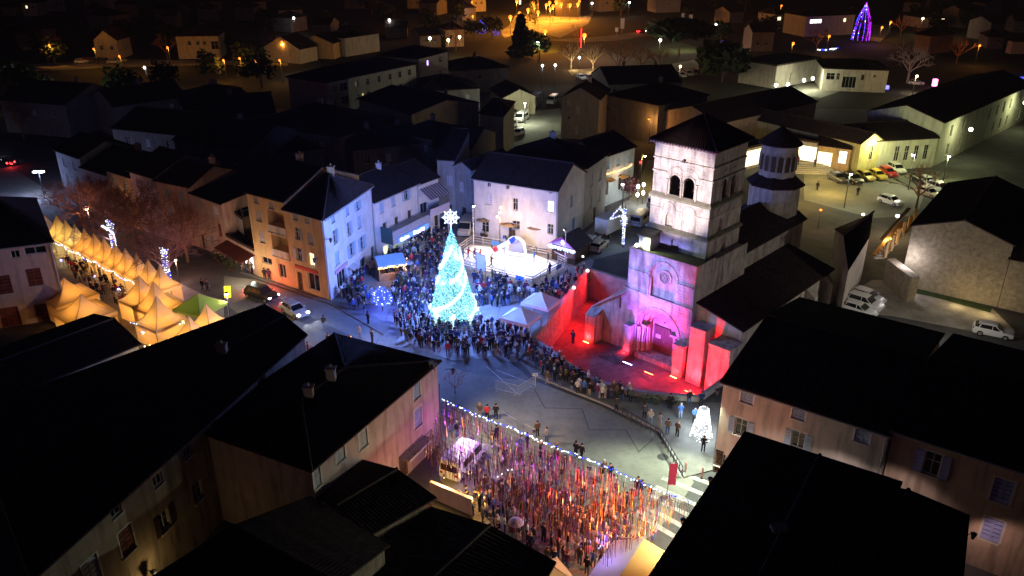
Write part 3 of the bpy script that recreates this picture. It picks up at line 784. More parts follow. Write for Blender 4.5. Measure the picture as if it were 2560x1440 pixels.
for i in range(8): roof_patch(mb, a[i] + up, a[(i + 1) % 8] + up, b[(i + 1) % 8] + up, b[i] + up, .3, 3)
mb.build('lantern_skirt_roof', M_TILE, church)
mb = MB(); mb.lathe((lc.x, lc.y, 13.2), [(2.2, 0), (2.2, 4.0), (2.38, 4.05), (2.38, 4.25)], 24); dr = mb.build('drum', M_STONE, church)
for i in range(8):
    a0 = -PI / 2 - .35 + i * PI / 4
    for da in (-.19, .19):
        p = V((lc.x + 2.21 * math.cos(a0 + da), lc.y + 2.21 * math.sin(a0 + da), 14.1)); n = V((math.cos(a0 + da), math.sin(a0 + da), 0)); e = V((-n.y, n.x, 0))
        mb = MB(); mb.face([p + e * u + Z * v + n * .02 for u, v in [(-.3, 0), (.3, 0)] + [(.3 * math.cos(t), 1.7 + .3 * math.sin(t)) for t in [PI * j / 8 for j in range(9)]]]); mb.build('belfry_opening', M_DARKW, church)  # flat dark face standing for the shade inside the opening
        rb = MB(); Pd = lambda u, v, d=0., p=p, e=e, n=n: p + e * u + Z * (v) - n * d
        arch_ring(rb, Pd, 0, .31, .44, 1.7, -.06, .1, 9); rb.tube([p + e * .38 + n * .03, p + e * .38 + Z * 1.7 + n * .03], .07, 5); rb.build('arch', M_STONE2, church)
mb = MB(); mb.lathe((lc.x, lc.y, 17.3), [(2.65, 0), (2.65, .12), (1.35, 1.2), (.1, 2.1)], 24); mb.tube([lc + Z * 20, lc + Z * 20.7], .06, 5); mb.build('lantern_roof', M_TILE, church)
# ------------------------------------------------------------------ houses round the square and along the streets
W_YEL = plaster('ochre_plaster', (.6, .42, .2)); W_BLUE = plaster('pale_plaster', (.62, .62, .62), stain=.12); W_PINK = plaster('pinkish_plaster', (.6, .43, .36))
W_GREY = plaster('grey_plaster', (.4, .39, .38)); W_WHITE = plaster('white_plaster', (.66, .63, .6), stain=.12); W_BEIGE = plaster('beige_plaster', (.5, .45, .37)); W_OLD = plaster('old_brown_render', (.34, .26, .19), stain=.5)
W_CREAM = plaster('cream_plaster', (.56, .5, .43), stain=.35); W_TEAL = plaster('grey_green_plaster', (.42, .46, .43))
M_RED = mat('red_fascia', (.5, .07, .05), var=.1); M_PLUM = mat('pink_fascia', (.55, .3, .36), var=.1)
O, CL = dict(shut='open', rim=1), dict(shut='closed')
def xy(*p): return G(*p).xy
# 1 corner block, ochre front and pale blue side
A, B, Cc = xy(736, 720), xy(828, 752), xy(940, 650)
G_ = dict(shut='closed', sm=M_SHUT_G); OG = dict(shut='open', sm=M_SHUT_G); OB = dict(shut='open', sm=mat('shutter_pale_blue', (.36, .5, .62), var=.1)); CB = dict(shut='closed', sm=MATS['shutter_pale_blue'])
house('corner_house', 'tall corner house with ochre front and pale blue lit side facing the square', [A, B, Cc, A + (Cc - B)], 10.6, 'hip', pitch=.42, wm=W_YEL, gutter=(0, 1), chim=((.5, .9, .8),), ops={
    0: [('win', 738, 541, .8, 1.0, G_), ('win', 768, 549, .8, 1.0, G_), ('win', 743, 584, .9, 1.5, dict(OG, one=1)), ('win', 776, 597, .9, 1.5, G_), ('win', 748, 636, 1.0, 1.6, OG), ('win', 779, 649, 1.0, 1.7, dict(OG, lit=LIT_WARM, one=1)),
        ('door', 749, 690, .9, 2.5, dict(dm=M_DARKW)), ('shop', 785, 706, 2.0, 2.3)],
    1: [('win', 832, 546, .8, 1.0, CB), ('win', 868, 528, .8, 1.0, CB), ('win', 894, 514, .9, 1.1, OB), ('win', 837, 592, .9, 1.7, dict(OB, one=1)), ('win', 872, 572, .9, 1.7, dict(OB, one=1)), ('win', 898, 555, .9, 1.6, CB),
        ('win', 843, 645, 1.0, 1.7, CB), ('win', 879, 624, 1.1, 1.8, OB), ('win', 905, 608, 1.1, 1.8, OB), ('shop', 854, 690, 2.4, 2.5), ('door', 884, 672, 1.0, 2.2), ('shop', 908, 663, 1.5, 2.1), ('door', 933, 648, .9, 2.3)]})
blk = bpy.data.objects['corner_house']
for ch in CH['corner_house']:
    if ch.name == 'wall.001' or (ch.name.startswith('wall') and ch is [c for c in CH['corner_house'] if c.name.startswith('wall')][1]): ch.data.materials[0] = W_BLUE
def fascia(root, A, B, p0, p1, h, d, m, name='fascia'):
    A, B = V((A.x, A.y, 0)), V((B.x, B.y, 0)); e = (B - A).normalized(); n = V((e.y, -e.x, 0)); a, b = hit(*p0, A, n), hit(*p1, A, n); z = (a.z + b.z) / 2; a.z = b.z = z
    mb = MB(); mb.box(a - Z * h / 2 + n * .003, b - a, n * d, Z * h); return mb.build(name, m, root)
fascia(blk, A, B, (739, 664), (795, 682), .4, .14, M_RED); fascia(blk, B, Cc, (836, 676), (868, 663), .45, .14, M_PLUM)
e = (Cc - B).normalized(); n3 = V((e.y, -e.x, 0)); pa = hit(876, 664, V((B.x, B.y, 0)), n3); mb = MB(); e3 = V((e.x, e.y, 0)); mb.box(pa - e3 * .8, e3 * 1.6, n3 * .9 - Z * .3, Z * .08); mb.build('door_canopy', W_WHITE, blk)
def wall_lantern(p0, p1, label, P, n, power=0, col=(1, .8, .5)):
    n = V((n[0], n[1], 0)).normalized(); q = hit(*p0, P, n); r = thing('wall_lantern', label, 'lamp', q)
    mb = MB(); mb.tube([q, q + n * .7 + Z * .1], .03, 5); mb.build('bracket', M_DMETAL, r)
    mb = MB(); c = q + n * .75 - Z * .15; mb.lathe(c, [(.1, -.2), (.2, .2), (.24, .24), (.03, .42)], 6); mb.build('lantern', M_DMETAL, r)
    return r, c
eY = (B - A).normalized(); nY = V((eY.y, -eY.x, 0))
wall_lantern((797, 645), 0, 'dark wall lantern on the ochre front beside the lit shutter', V((B.x, B.y, 0)), nY)
wall_lantern((812, 598), 0, 'dark lantern sticking out of the pale blue wall', V((B.x, B.y, 0)), n3)
# 2 ochre house with two balconies in a recess
A2, B2 = xy(645, 690), A
r = house('balcony_house', 'ochre apartment house with two recessed balconies glowing red at its foot', quad(A2, B2, 13), 11.5, 'gable', wm=W_YEL, chim=((.35, 1.0, .8),), ops={
    0: [('win', 640, 500, .8, .9, G_), ('win', 678, 514, .8, .9, G_), ('win', 647, 540, .9, 1.4, G_), ('win', 655, 592, .9, 1.6, G_), ('win', 667, 652, 1.9, .9, dict(sill=0)), ('shop', 706, 678, 1.3, 1.9),
        ('hole', 690, 548, 3.0, 1.9, dict(d=1.5)), ('hole', 700, 609, 3.0, 1.9, dict(d=1.5))]})
for (cx, cyy), lb in (((693, 574), 0), ((702, 634), 0)):
    eA = (B2 - A2).normalized(); nA = V((eA.y, -eA.x, 0)); p = hit(cx, cyy, V((A2.x, A2.y, 0)), nA); e3_ = V((eA.x, eA.y, 0))
    mb = MB(); mb.box(p - e3_ * 1.6 - Z * .5 + nA * .004, e3_ * 3.2, nA * .12, Z * .95); mb.box(p - e3_ * 1.65 - Z * .62 + nA * .004, e3_ * 3.3, nA * .2, Z * .1); mb.build('balcony', W_CREAM, r)
# 3 pinkish house set back, with the low cafe front
A3, B3 = xy(500, 618), xy(575, 650)
house('pink_house', 'pinkish house with a flat black roof above the cafe terrace', quad(A3, B3, 9), 8.0, 'shed', pitch=.12, wm=W_PINK, ops={
    0: [('win', 540, 528, 1.0, 1.2, dict(shut='closed', sm=M_SHUT_W)), ('win', 550, 575, .8, 1.8, dict(shut='closed', sm=M_SHUT_R)), ('door', 510, 620, .9, 2.2), ('win', 530, 600, .9, 1.3, CL)],
    1: [('win', .45, 6.0, 2.2, 1.5, dict(uv=1, sill=0))]})
cafe = house('cafe', 'low cafe with dark terrace roof and lit windows beside the ochre apartment house', [B3, A2, A2 + V((-2.5, 4.5)), B3 + V((-1.2, 4.5))], 3.5, 'flat', wm=W_PINK, ops={
    0: [('lit', 592, 640, 1.7, 1.9, dict(lit=LIT_WARM)), ('lit', 613, 648, 1.1, 1.9, dict(lit=LIT_WHITE)), ('lit', 628, 655, 1.2, 1.9, dict(lit=LIT_WHITE)), ('door', 580, 645, .9, 2.2, dict(dm=M_SHUT_R))]})
mb = MB(); p, q = V((B3.x, B3.y, 2.9)), V((A2.x, A2.y, 2.9)); nn = (q - p).cross(Z).normalized(); mb.box(p + nn * .01, q - p, nn * 2.0 - Z * .6, Z * .06); mb.build('awning', M_SHUT_R, cafe)
tr = house('terrace_house', 'upper house with grey parapet terrace behind the cafe roof', [B3 + V((-1.2, 4.6)), A2 + V((-2.6, 4.6)), A2 + V((-6, 12)), B3 + V((-5, 12))], 6.2, 'flat', wm=W_GREY)
# 4 shop house with its slatted balcony
A4, B4 = xy(943, 648), xy(1050, 592)
shop = house('shop_house', 'white house with slatted balcony and glowing shop sign beside the crowd', quad(A4, B4, 10), 8.2, 'gable', wm=W_WHITE, gutter=(0,), chim=((.7, .8, .7),), ops={
    0: [('win', 954, 519, .8, 1.5, CB), ('win', 983, 502, .8, 1.5, CB), ('win', 1016, 487, 1.0, 1.5, OB), ('door', 962, 575, .8, 2.1, dict(keep=1)), ('door', 992, 560, .8, 2.1, dict(keep=1)), ('door', 1024, 543, .8, 2.1, dict(keep=1)),
        ('lit', 966, 633, 1.2, 2.3, dict(lit=glow('shop_light', (.9, .95, .55), .9))), ('shop', 1000, 620, 3.0, 2.2, dict(lit=glow('shop_light_dim', (.5, .7, .5), .35))), ('shop', 1035, 598, 1.8, 2.2)]})
e4 = (B4 - A4).normalized(); e43 = V((e4.x, e4.y, 0)); n4 = V((e4.y, -e4.x, 0)); L4 = (B4 - A4).length; a43 = V((A4.x, A4.y, 0))
fz = 3.5
mb = MB(); mb.box(a43 + e43 * 1.2 + n4 * .003 + Z * fz, e43 * (L4 - .6), n4 * 1.5, Z * .16); bal = mb.build('balcony', W_GREY, shop)
for i in range(6):
    mb = MB(); z = fz + .1 - i * .26; dd = 1.52 + i * .1
    mb.box(a43 + e43 * 1.2 + n4 * dd + Z * z, e43 * (L4 - .6), n4 * .09 - Z * .05, -Z * .2); mb.build('slat', mat('violet_grey_slat', (.42, .42, .5), var=.1), bal)
mb = MB(); mb.box(a43 + e43 * 1.18 + n4 * .01 + Z * (fz - 1.4), n4 * 2.0, e43 * -.06, Z * 2.3); mb.build('side_screen', mat('teal_screen', (.06, .12, .12), var=.1), bal)
mb = MB(); rl = fz + 1.1
mb.tube([a43 + e43 * 1.25 + n4 * 1.45 + Z * rl, a43 + e43 * (L4 + .5) + n4 * 1.45 + Z * rl], .03, 5)
for i in range(40): q = a43 + e43 * (1.25 + (L4 - .75) * i / 39) + n4 * 1.45; mb.beam(q + Z * (fz + .15), q + Z * rl, .02, .02)
mb.build('railing', M_DMETAL, bal)
mb = MB(); sg0 = a43 + e43 * 2.2 + n4 * 2.12 + Z * 2.0; mb.box(sg0, e43 * 7.0, n4 * .08, Z * .8); sign = mb.build('shop_sign', glow('sign_blue', (.12, .28, 1), .9), shop)
def text(s, loc, rot, size, m, parent, name='lettering', ext=.02):
    cu = bpy.data.curves.new(name, 'FONT'); cu.body = s; cu.size = size; cu.extrude = ext; cu.align_x = 'LEFT'; cu.offset = size * .02; cu.resolution_u = 3
    t = bpy.data.objects.new('text_source', cu); COL.objects.link(t); bpy.context.view_layer.update()
    me = bpy.data.meshes.new_from_object(t.evaluated_get(bpy.context.evaluated_depsgraph_get())); bpy.data.objects.remove(t); bpy.data.curves.remove(cu)
    me.name = name; me.materials.clear(); me.materials.append(m)
    o = bpy.data.objects.new(name, me); COL.objects.link(o); o.parent = parent; b = BASE.get(parent.name, V((0, 0, 0)))
    o.matrix_basis = Matrix.Translation(V(loc) - b) @ rot; CH.setdefault(parent.name, []).append(o); return o
rot4 = Matrix(((e43.x, 0, n4.x, 0), (e43.y, 0, n4.y, 0), (0, 1, 0, 0), (0, 0, 0, 1)))
LET = glow('sign_letters', (.85, .95, 1), 3.0)
text('Casino', sg0 + e43 * .3 + n4 * .1 + Z * .16, rot4, .72, LET, sign); text('Shopping', sg0 + e43 * 3.3 + n4 * .1 + Z * .2, rot4, .72, LET, sign)
lamp('AREA', sg0 + e43 * 3.5 + n4 * .5 - Z * .1, 60, (.4, .6, 1), parent=shop, aim=sg0 + e43 * 3.5 + n4 * 1.0 - Z * 3, sx=6, sy=.3)
# 5 house with striped awning and corner balcony
A5, B5 = xy(1050, 592), xy(1100, 570)
aw = house('awning_house', 'white house with striped awning over a railed balcony at the back of the square', quad(A5, B5, 9), 8.0, 'gable', wm=W_WHITE, ops={0: [('shop', 1060, 520, 1.6, 1.6, dict(keep=1)), ('door', 1075, 570, 1.0, 2.3), ('win', 1058, 580, 1.2, 1.4), ('door', 1092, 562, .9, 2.2)], 1: [('win', .4, 5, .9, 1.4, dict(uv=1, shut='closed')), ('win', .4, 2, .9, 1.4, dict(uv=1, shut='closed'))]})
e5 = (B5 - A5).normalized(); e53 = V((e5.x, e5.y, 0)); n5 = V((e5.y, -e5.x, 0)); a53 = V((A5.x, A5.y, 0)); L5 = (B5 - A5).length
mb = MB(); mb.box(a53 + e53 * .3 + n5 * .003 + Z * 3.3, e53 * (L5 - .2), n5 * 2.0, Z * .2); b5 = mb.build('balcony', W_WHITE, aw)
mb = MB(); mb.box(a53 + e53 * .3 + n5 * 1.9 + Z * 3.52, e53 * (L5 - .2), n5 * .05, Z * .95); mb.build('railing', mat('lilac_rail', (.5, .45, .6), var=.1), b5)
for u in (.5, L5 - .2): mb = MB(); mb.tube([a53 + e53 * u + n5 * 1.85, a53 + e53 * u + n5 * 1.85 + Z * 3.3], .12, 7); mb.build('post', W_WHITE, b5)
st_a, st_b = mat('awning_stripe_light', (.5, .48, .52), var=.1), mat('awning_stripe_dark', (.16, .13, .17), var=.1)
mb = MB(); ns = 16
for i in range(ns):
    u0, u1 = .3 + (L5 - .2) * i / ns, .3 + (L5 - .2) * (i + 1) / ns; mb.face((a53 + e53 * u0 + n5 * .02 + Z * 7.2, a53 + e53 * u0 + n5 * 2.1 + Z * 5.9, a53 + e53 * u1 + n5 * 2.1 + Z * 5.9, a53 + e53 * u1 + n5 * .02 + Z * 7.2), i % 2)
mb.build('awning', [st_a, st_b], aw)
# 6 houses in the dark gap behind
house('gap_house', 'narrow dim violet house in the gap between the awning house and the white house', quad(xy(1098, 545), xy(1140, 548), 9), 9.3, 'shed', ax=0, pitch=.3, wm=W_GREY, ops={0: [('win', .7, 6.2, .9, 1.5, dict(uv=1, shut='closed', sm=M_SHUT_W)), ('door', .6, 1, 1.0, 2.3, dict(uv=1))]})
house('gap_house', 'dim violet house with pale corner strip left of the white house', quad(xy(1141, 548), xy(1180, 560), 9), 8.6, 'gable', ax=1, pitch=.5, wm=W_GREY, ops={0: [('win', .4, 5.5, .9, 1.5, dict(uv=1, shut='closed', sm=M_SHUT_W)), ('door', .5, 1, 1.0, 2.3, dict(uv=1))]})
# 7 white house at the head of the rink
A7, B7 = xy(1187, 590), xy(1392, 628)
q7 = quad(A7, B7, 9.5)
wh = house('white_house', 'white two storey house behind the rink with one lit window and three parasols', q7, 9.0, 'gable', pitch=.5, wm=W_WHITE, gutter=(0,), over=.5, ops={
    0: [('win', 1222, 462, .6, .6, dict(sill=0)), ('win', 1269, 467, .6, .6, dict(sill=0)), ('win', 1376, 478, .65, .65, dict(sill=0)), ('win', 1222, 498, 1.1, 1.6, dict(shut='closed', sm=M_SHUT_W)), ('win', 1288, 511, .8, 1.8, dict(shut='open', one=1, sm=M_SHUT_W)), ('win', 1376, 517, 1.0, 1.6, dict(shut='open', sm=M_SHUT_W, lit=LIT_WHITE)),
        ('win', 1213, 567, 1.2, 1.7), ('door', 1280, 580, 1.1, 2.3), ('win', 1290, 563, 1.2, 1.3), ('win', 1376, 573, .9, 1.5)],
    1: [('win', .5, 6.0, .8, 1.6, dict(uv=1, shut='closed')), ('win', .6, 2.2, 1.0, 2.0, dict(uv=1, shut='closed'))]})
P1, P2_ = q7[1], q7[2]; d7 = (P2_ - P1).normalized()
house('grey_house', 'tall dark house with grey shutters joined behind the white house', [P2_ + d7 * .02, P2_ + d7 * 9, P2_ + d7 * 9 - V((14, -3)), P2_ - V((14, -3))], 9.6, 'hip', pitch=.4, wm=W_GREY, chim=((.6, .9, .9),), ops={0: [('win', .3, 7, .9, 1.7, dict(uv=1, shut='closed', sm=M_SHUT_G)), ('win', .7, 7, .9, 1.7, dict(uv=1, shut='closed', sm=M_SHUT_G)), ('win', .3, 3.6, .9, 1.7, dict(uv=1, shut='closed', sm=M_SHUT_G)), ('win', .7, 3.6, .9, 1.7, dict(uv=1, shut='closed', sm=M_SHUT_G)), ('door', .5, 1, 1, 2.2, dict(uv=1))]})
A8, B8 = xy(1502, 520), xy(1580, 488)
inn = house('garland_house', 'blue grey house hung with an orange garland of lights beside the bell tower', quad(A8, B8, 9), 8.4, 'gable', wm=W_TEAL, ops={0: [('win', 1520, 412, .7, 1.2, CL), ('win', 1545, 405, .7, 1.2, CL), ('door', 1517, 468, .9, 2.6, dict(keep=1)), ('door', 1550, 455, .9, 2.6, dict(keep=1)), ('win', 1572, 398, .6, 1.2, CL)]})
for p in ((1521, 447), (1553, 439)):
    e8 = (B8 - A8).normalized(); n8 = V((e8.y, -e8.x, 0)); q = hit(*p, V((A8.x, A8.y, 0)), n8); e83 = V((e8.x, e8.y, 0)); mb = MB(); mb.box(q - e83 * .9 + n8 * .004, e83 * 1.8, n8 * 1.0 - Z * .25, Z * .06); mb.build('door_canopy', mat('canopy_tan', (.5, .38, .25), var=.1), inn)
# 8 right-hand row in the foreground
a, b = G(1810, 950, 8.9).xy, G(2225, 1082, 8.9).xy
OW = dict(shut='open', sm=mat('shutter_mist', (.36, .5, .68), var=.1), rim=1, trim=M_WHITE); CW = dict(shut='closed', sm=MATS['shutter_mist'], rim=1, trim=M_WHITE)
r1 = house('cream_house', 'long cream house with pale shutters at the right of the street below the church', quad(a, b, 19), 8.8, 'gable', pitch=.2, wm=W_CREAM, gutter=(0,), ops={
    0: [('win', 1868, 991, 1.0, 1.25, CW), ('win', 1997, 1031, 1.0, 1.25, CW), ('win', 2156, 1088, 1.05, 1.3, CW), ('win', 1852, 1068, 1.0, 1.6, OW), ('win', 1995, 1100, 1.0, 1.5, OW), ('win', 1800, 1150, .9, 1.3), ('door', 1790, 1170, .95, 2.2)]})
c_, d_ = b + (b - a).normalized() * .05, b + (b - a).normalized() * 17
r2 = house('stone_house', 'brownish rendered house with violet shutters at the right edge of the photo', [V((c_.x + .35, c_.y + .3)), V((d_.x + .3, d_.y + .3)), V((d_.x + 11.9, d_.y + 14.8)), V((c_.x + 11.9, c_.y + 14.8))], 9.0, 'gable', pitch=.18, wm=plaster('warm_brown_render', (.5, .36, .27), stain=.4), gutter=(0,), ops={
    0: [('win', 2338, 1098, 1.1, .7, dict(sill=0)), ('win', 2524, 1162, 1.1, .7, dict(sill=0)), ('win', 2330, 1160, 1.1, 1.9, dict(shut='open', sm=mat('shutter_lilac', (.34, .36, .68), var=.15), rim=1)), ('win', 2505, 1228, 1.2, 1.9, dict(shut='closed', sm=MATS['shutter_lilac'], rim=1)), ('win', 2480, 1325, 1.2, 1.9, dict(shut='closed', sm=MATS['shutter_lilac'], rim=1))]})
# 9 black roofs in the near right corner
g1, g2, g3 = G(1640, 1425, 8.2).xy, G(1872, 1072, 8.2).xy, G(2165, 1165, 8.2).xy
rf = house('near_right_house', 'nearest dark roofed house at the bottom right with a small pale rooflight', [g1, g1 + (g3 - g2) * 1.25, g3 + (g3 - g2) * .25, g2], 7.6, 'gable', ax=1, pitch=.0, wm=W_OLD, rows=12)
k1, k2 = G(2140, 1160, 7.8).xy, G(2422, 1243, 7.8).xy
house('near_right_annex', 'dark tiled annex roof with a scalloped edge below the brown shuttered house', [k1 + V((-6.5, -7.5)), k2 + V((-6.5, -11.5)), k2, k1], 6.2, 'gable', ax=1, pitch=.12, wm=W_OLD, rows=12)
mb = MB(); p = G(1952, 1319, 8.3); mb.box(p - V((.5, .2, .3)), (1.0, .15, .05), (-.1, .5, .12), (0, 0, .25)); rl_ = thing('rooflight', 'small pale rooflight on the nearest black roof at the bottom right', 'rooflight', p); mb.build('frame', M_CONC, rl_)
# 10 the house with the blue canopy face in the middle foreground
f1, f2 = G(780, 1170, 8.2).xy, G(1093, 905, 8.2).xy
fm = house('plaza_house', 'dark roofed house in the middle foreground with pale shutters above the white van', quad(f1, f2, 11), 8.1, 'hip', pitch=.15, over=.3, wm=plaster('dusky_pink_plaster', (.46, .34, .3), stain=.35), rows=12, chim=((.55, 1.1, .7), (.05, .9, .7)), ops={
    0: [('win', 1042, 975, 1.0, 1.6, dict(shut='closed', sm=M_SHUT_B, rim=1)), ('win', 1045, 1043, 1.1, 1.8, dict(shut='closed', sm=M_SHUT_B, rim=1)), ('win', 908, 1097, 1.0, 1.5, dict(shut='closed', sm=M_SHUT_G, rim=1)), ('win', 850, 1125, 1.0, 1.9, dict(shut='closed', sm=M_SHUT_G, rim=1)), ('win', 790, 1195, 1.0, 1.6, dict(shut='closed', sm=M_SHUT_G, rim=1)), ('door', 1010, 1180, 1.2, 2.3)]})
e = (f2 - f1).normalized(); n = V((e.y, -e.x, 0)); p = hit(1030, 1115, V((f1.x, f1.y, 0)), n); e3 = V((e.x, e.y, 0)); mb = MB(); mb.box(p - e3 * 2 + n * .003, e3 * 3.6, n * 1.1, Z * .15); bb = mb.build('balcony', W_GREY, fm)
mb = MB()
for i in range(16): q = p - e3 * 2 + e3 * 3.55 * i / 15 + n * 1.06; mb.beam(q + Z * .15, q + Z * 1.1, .025, .025)
mb.tube([p - e3 * 2 + n * 1.06 + Z * 1.1, p + e3 * 1.6 + n * 1.06 + Z * 1.1], .03, 5); mb.build('railing', M_DMETAL, bb)
# 11 small black roofs in front of it
h1, h2 = G(905, 1150, 6.0), G(1075, 1240, 5.2)
house('yard_house', 'small dark tiled house between the plaza house and the white van', [G(780, 1240, 5.2).xy, G(925, 1330, 5.2).xy, G(1078, 1245, 5.2).xy, G(905, 1152, 5.4).xy], 5.2, 'gable', ax=1, pitch=.22, wm=W_OLD, rows=10)
house('low_house', 'low black tiled house at the bottom centre beside the dark crowd', [G(640, 1560, 4.4).xy, G(1240, 1640, 4.4).xy, G(1375, 1405, 4.4).xy, G(1078, 1268, 4.6).xy], 4.3, 'gable', ax=1, pitch=.1, wm=W_OLD, rows=10)
house('yard_wing', 'black tiled wing below the plaza house at the bottom of the photo', [G(385, 1432, 6.5).xy, G(700, 1600, 6.5).xy, G(960, 1370, 6).xy, G(770, 1245, 6.2).xy], 6.0, 'gable', ax=0, pitch=.15, wm=W_OLD, rows=10)
wl = [G(1076, 1245, 0), G(1180, 1290, 0)]
mb = MB(); mb.box(wl[0], wl[1] - wl[0], V((.1, .25, 0)), Z * 1.6); w_ = thing('yard_wall', 'pale low wall in front of the white van by the dark crowd', 'wall', wl[0]); mb.build('wall', W_WHITE, w_)
# 12 the long dark house at the lower left
l1, l2 = G(85, 1440, 9).xy, G(760, 836, 9).xy
lf = house('long_house', 'long dark tiled house at the lower left with brown shuttered back wall', [l1, l2, G(662, 768, 8.9).xy, G(-70, 1034, 8.9).xy], 8.9, 'gable', pitch=.04, wm=W_OLD, rows=12, chim=((.7, .9, .8),), ops={
    0: [('win', 495, 1228, 1.1, 1.6), ('win', 412, 1302, 1.0, 1.6, dict(shut='open', sm=M_DARKW)), ('win', 317, 1352, 1.2, 2.0, dict(shut='closed', sm=M_SHUT_R, rim=1)), ('win', 230, 1430, 1.2, 2.0, dict(shut='closed', sm=M_SHUT_G, rim=1)), ('win', 470, 1130, .9, .9), ('win', 395, 1200, .9, .9), ('win', 290, 1275, .9, .9), ('win', 700, 1005, 1.0, 1.4), ('win', 620, 1070, 1.0, 1.4), ('win', 655, 950, 1.1, 1.3)]})
mb = MB(); e = (l2 - l1).normalized(); n = V((e.y, -e.x, 0)); p = hit(360, 1425, V((l1.x, l1.y, 0)), n)
r_, c = wall_lantern((360, 1425), 0, 'lit wall lamp at the foot of the long dark house, bottom left', V((l1.x, l1.y, 0)), n)
lamp('POINT', c + n * .6, 34, (1, .72, .3), .1, parent=r_)
# 13 houses at the left edge
m1, m2 = V((-61, 82.5)), V((-51.9, 86.1))
house('left_house', 'pinkish house with brown shutters at the left edge beside the amber tents', quad(m1, m2, 17, -3.5), 9.7, 'hip', pitch=.36, wm=W_PINK, gutter=(0,), over=.45, ops={
    0: [('win', 88, 626, 2.2, .85, dict(sill=0)), ('win', 38, 636, .9, .9, dict(sill=0)), ('win', 86, 693, 1.5, 2.1, dict(shut='closed', sm=M_SHUT_R)), ('win', 10, 712, 1.5, 2.2, dict(shut='closed', sm=M_SHUT_R)), ('win', 112, 782, 1.8, 2.3, dict(shut='closed', sm=M_SHUT_R)), ('garage', 30, 810, 2.0, 2.4, dict(dm=M_SHUT_R))]})
n1, n2 = G(-40, 1012, 5).xy, G(344, 858, 5).xy
house('low_yellow_house', 'low pale yellow house with black tiled roof in front of the amber tents', quad(n1, n2, 9.5, .5), 4.9, 'gable', pitch=.22, wm=plaster('pale_yellow_plaster', (.58, .5, .3)), rows=12, ops={0: [('win', 116, 945, 1.1, .5, dict(sill=0)), ('door', .8, 1, 1.0, 2.1, dict(uv=1))]})
# 14 terrace of houses along the left street
rowpts = [(168, 505), (228, 530), (292, 553), (352, 575), (415, 597), (500, 618)]
cols = [W_TEAL, W_PINK, W_YEL, plaster('mauve_plaster', (.45, .33, .42)), plaster('salmon_plaster', (.62, .36, .3))]
hs = [8.8, 7.4, 8.2, 9.2, 8.9]
dsc = ['grey green end house of the terrace at the far left crossing', 'pinkish terrace house second from the crossing behind bare trees', 'low ochre terrace house with black roof behind bare trees', 'mauve terrace house half hidden by the bare trees', 'salmon terrace house with a lit upper wall and tall chimney']
for k in range(5):
    a, b = xy(*rowpts[k]), xy(*rowpts[k + 1]); e = (b - a).normalized()
    house('terrace_house', dsc[k], quad(a, b - e * .03, 9 + (k % 2) * 2), hs[k], 'gable', pitch=.4, wm=cols[k], group='terrace along the left street', chim=((.9, 1.1, .8),) if k in (1, 4) else (), ops={0: [('win', .3, hs[k] - 1.6, .9, 1.4, dict(uv=1, shut='closed', sm=M_SHUT_G)), ('win', .72, hs[k] - 1.6, .9, 1.4, dict(uv=1, shut='closed', sm=M_SHUT_G)), ('win', .3, hs[k] - 4.4, .9, 1.5, dict(uv=1, shut='closed', sm=M_SHUT_G)), ('win', .72, hs[k] - 4.4, .9, 1.5, dict(uv=1)), ('door', .5, 1, 1.0, 2.2, dict(uv=1))],
        1: [('win', .5, 6, .8, 1.2, dict(uv=1))], 3: [('win', .5, 5, .8, 1.2, dict(uv=1))]})
# 15 barn with rubble gable, stair building and wall right of the church
b1, b2 = xy(2250, 712), xy(2492, 768)
rub = house('stone_barn', 'rubble stone barn with broad gable wall and black roof right of the church', quad(b1, b2, 22), 8.0, 'gable', ax=1, pitch=.34, wm=M_RUBBLE, ops={})
eb = (b2 - b1).normalized(); sb = MB(); e = eb; e3 = V((e.x, e.y, 0)); n = V((e.y, -e.x, 0)); LL = (b2 - b1).length
def gskip(u, v, du, dv): return v + dv > 7.9 + .34 * (LL / 2 - abs(u - LL / 2) - du)
stone_courses(sb, V((b1.x, b1.y, 0)), e3, n, LL, 0, 9.8, .26, .38, gskip, .03); sb.build('stone', M_RUBBLE, rub, kind='stuff')
house('barn_wing', 'lower dark wing at the right end of the rubble barn', quad(b2 + e * .05, b2 + e * 12, 14), 6.4, 'gable', wm=M_RUBBLE, ops={0: [('win', .3, 3, 1, 1.2, dict(uv=1))]})
s1, s2 = xy(2175, 700), xy(2238, 712)
stair = house('stair_house', 'house with a covered outdoor stair of amber posts beside the rubble barn', [xy(2100, 790), xy(2152, 700), xy(2160, 640), xy(2070, 680)], 6.0, 'gable', pitch=.3, wm=W_CREAM, ops={})
mb = MB(); aS, bS = G(2195, 640, 3.0), G(2265, 560, 6.2)
mb.beam(aS, bS, 1.6, .2); mb.beam(aS + Z * 2.2, bS + Z * 2.2, .45, .2); mb.build('stair_roof', mat('ochre_roof', (.4, .25, .1), var=.2), stair)
for i in range(6):
    p = aS.lerp(bS, i / 5.) + V((.7, -.5, 0)); mb = MB(); mb.beam(p, p + Z * 2.2, .3, .3); mb.build('post', W_YEL, stair)
mb = MB()
for i in range(12):
    p = aS.lerp(bS, i / 12.); mb.box(p - V((.6, .6, .2)), (1.2, 0, 0), (0, .5, 0), (0, 0, .22))
mb.build('step', W_CREAM, stair)
mb = MB(); mb.box(xy(2205, 705).to_3d(), (1.2, .4, 0), (.5, -6, 0), (0, 0, 3.2)); wl_ = thing('yard_wall', 'stone wall at the mouth of the passage beside the rubble barn', 'wall', xy(2205, 705).to_3d()); mb.build('wall', M_RUBBLE, wl_)
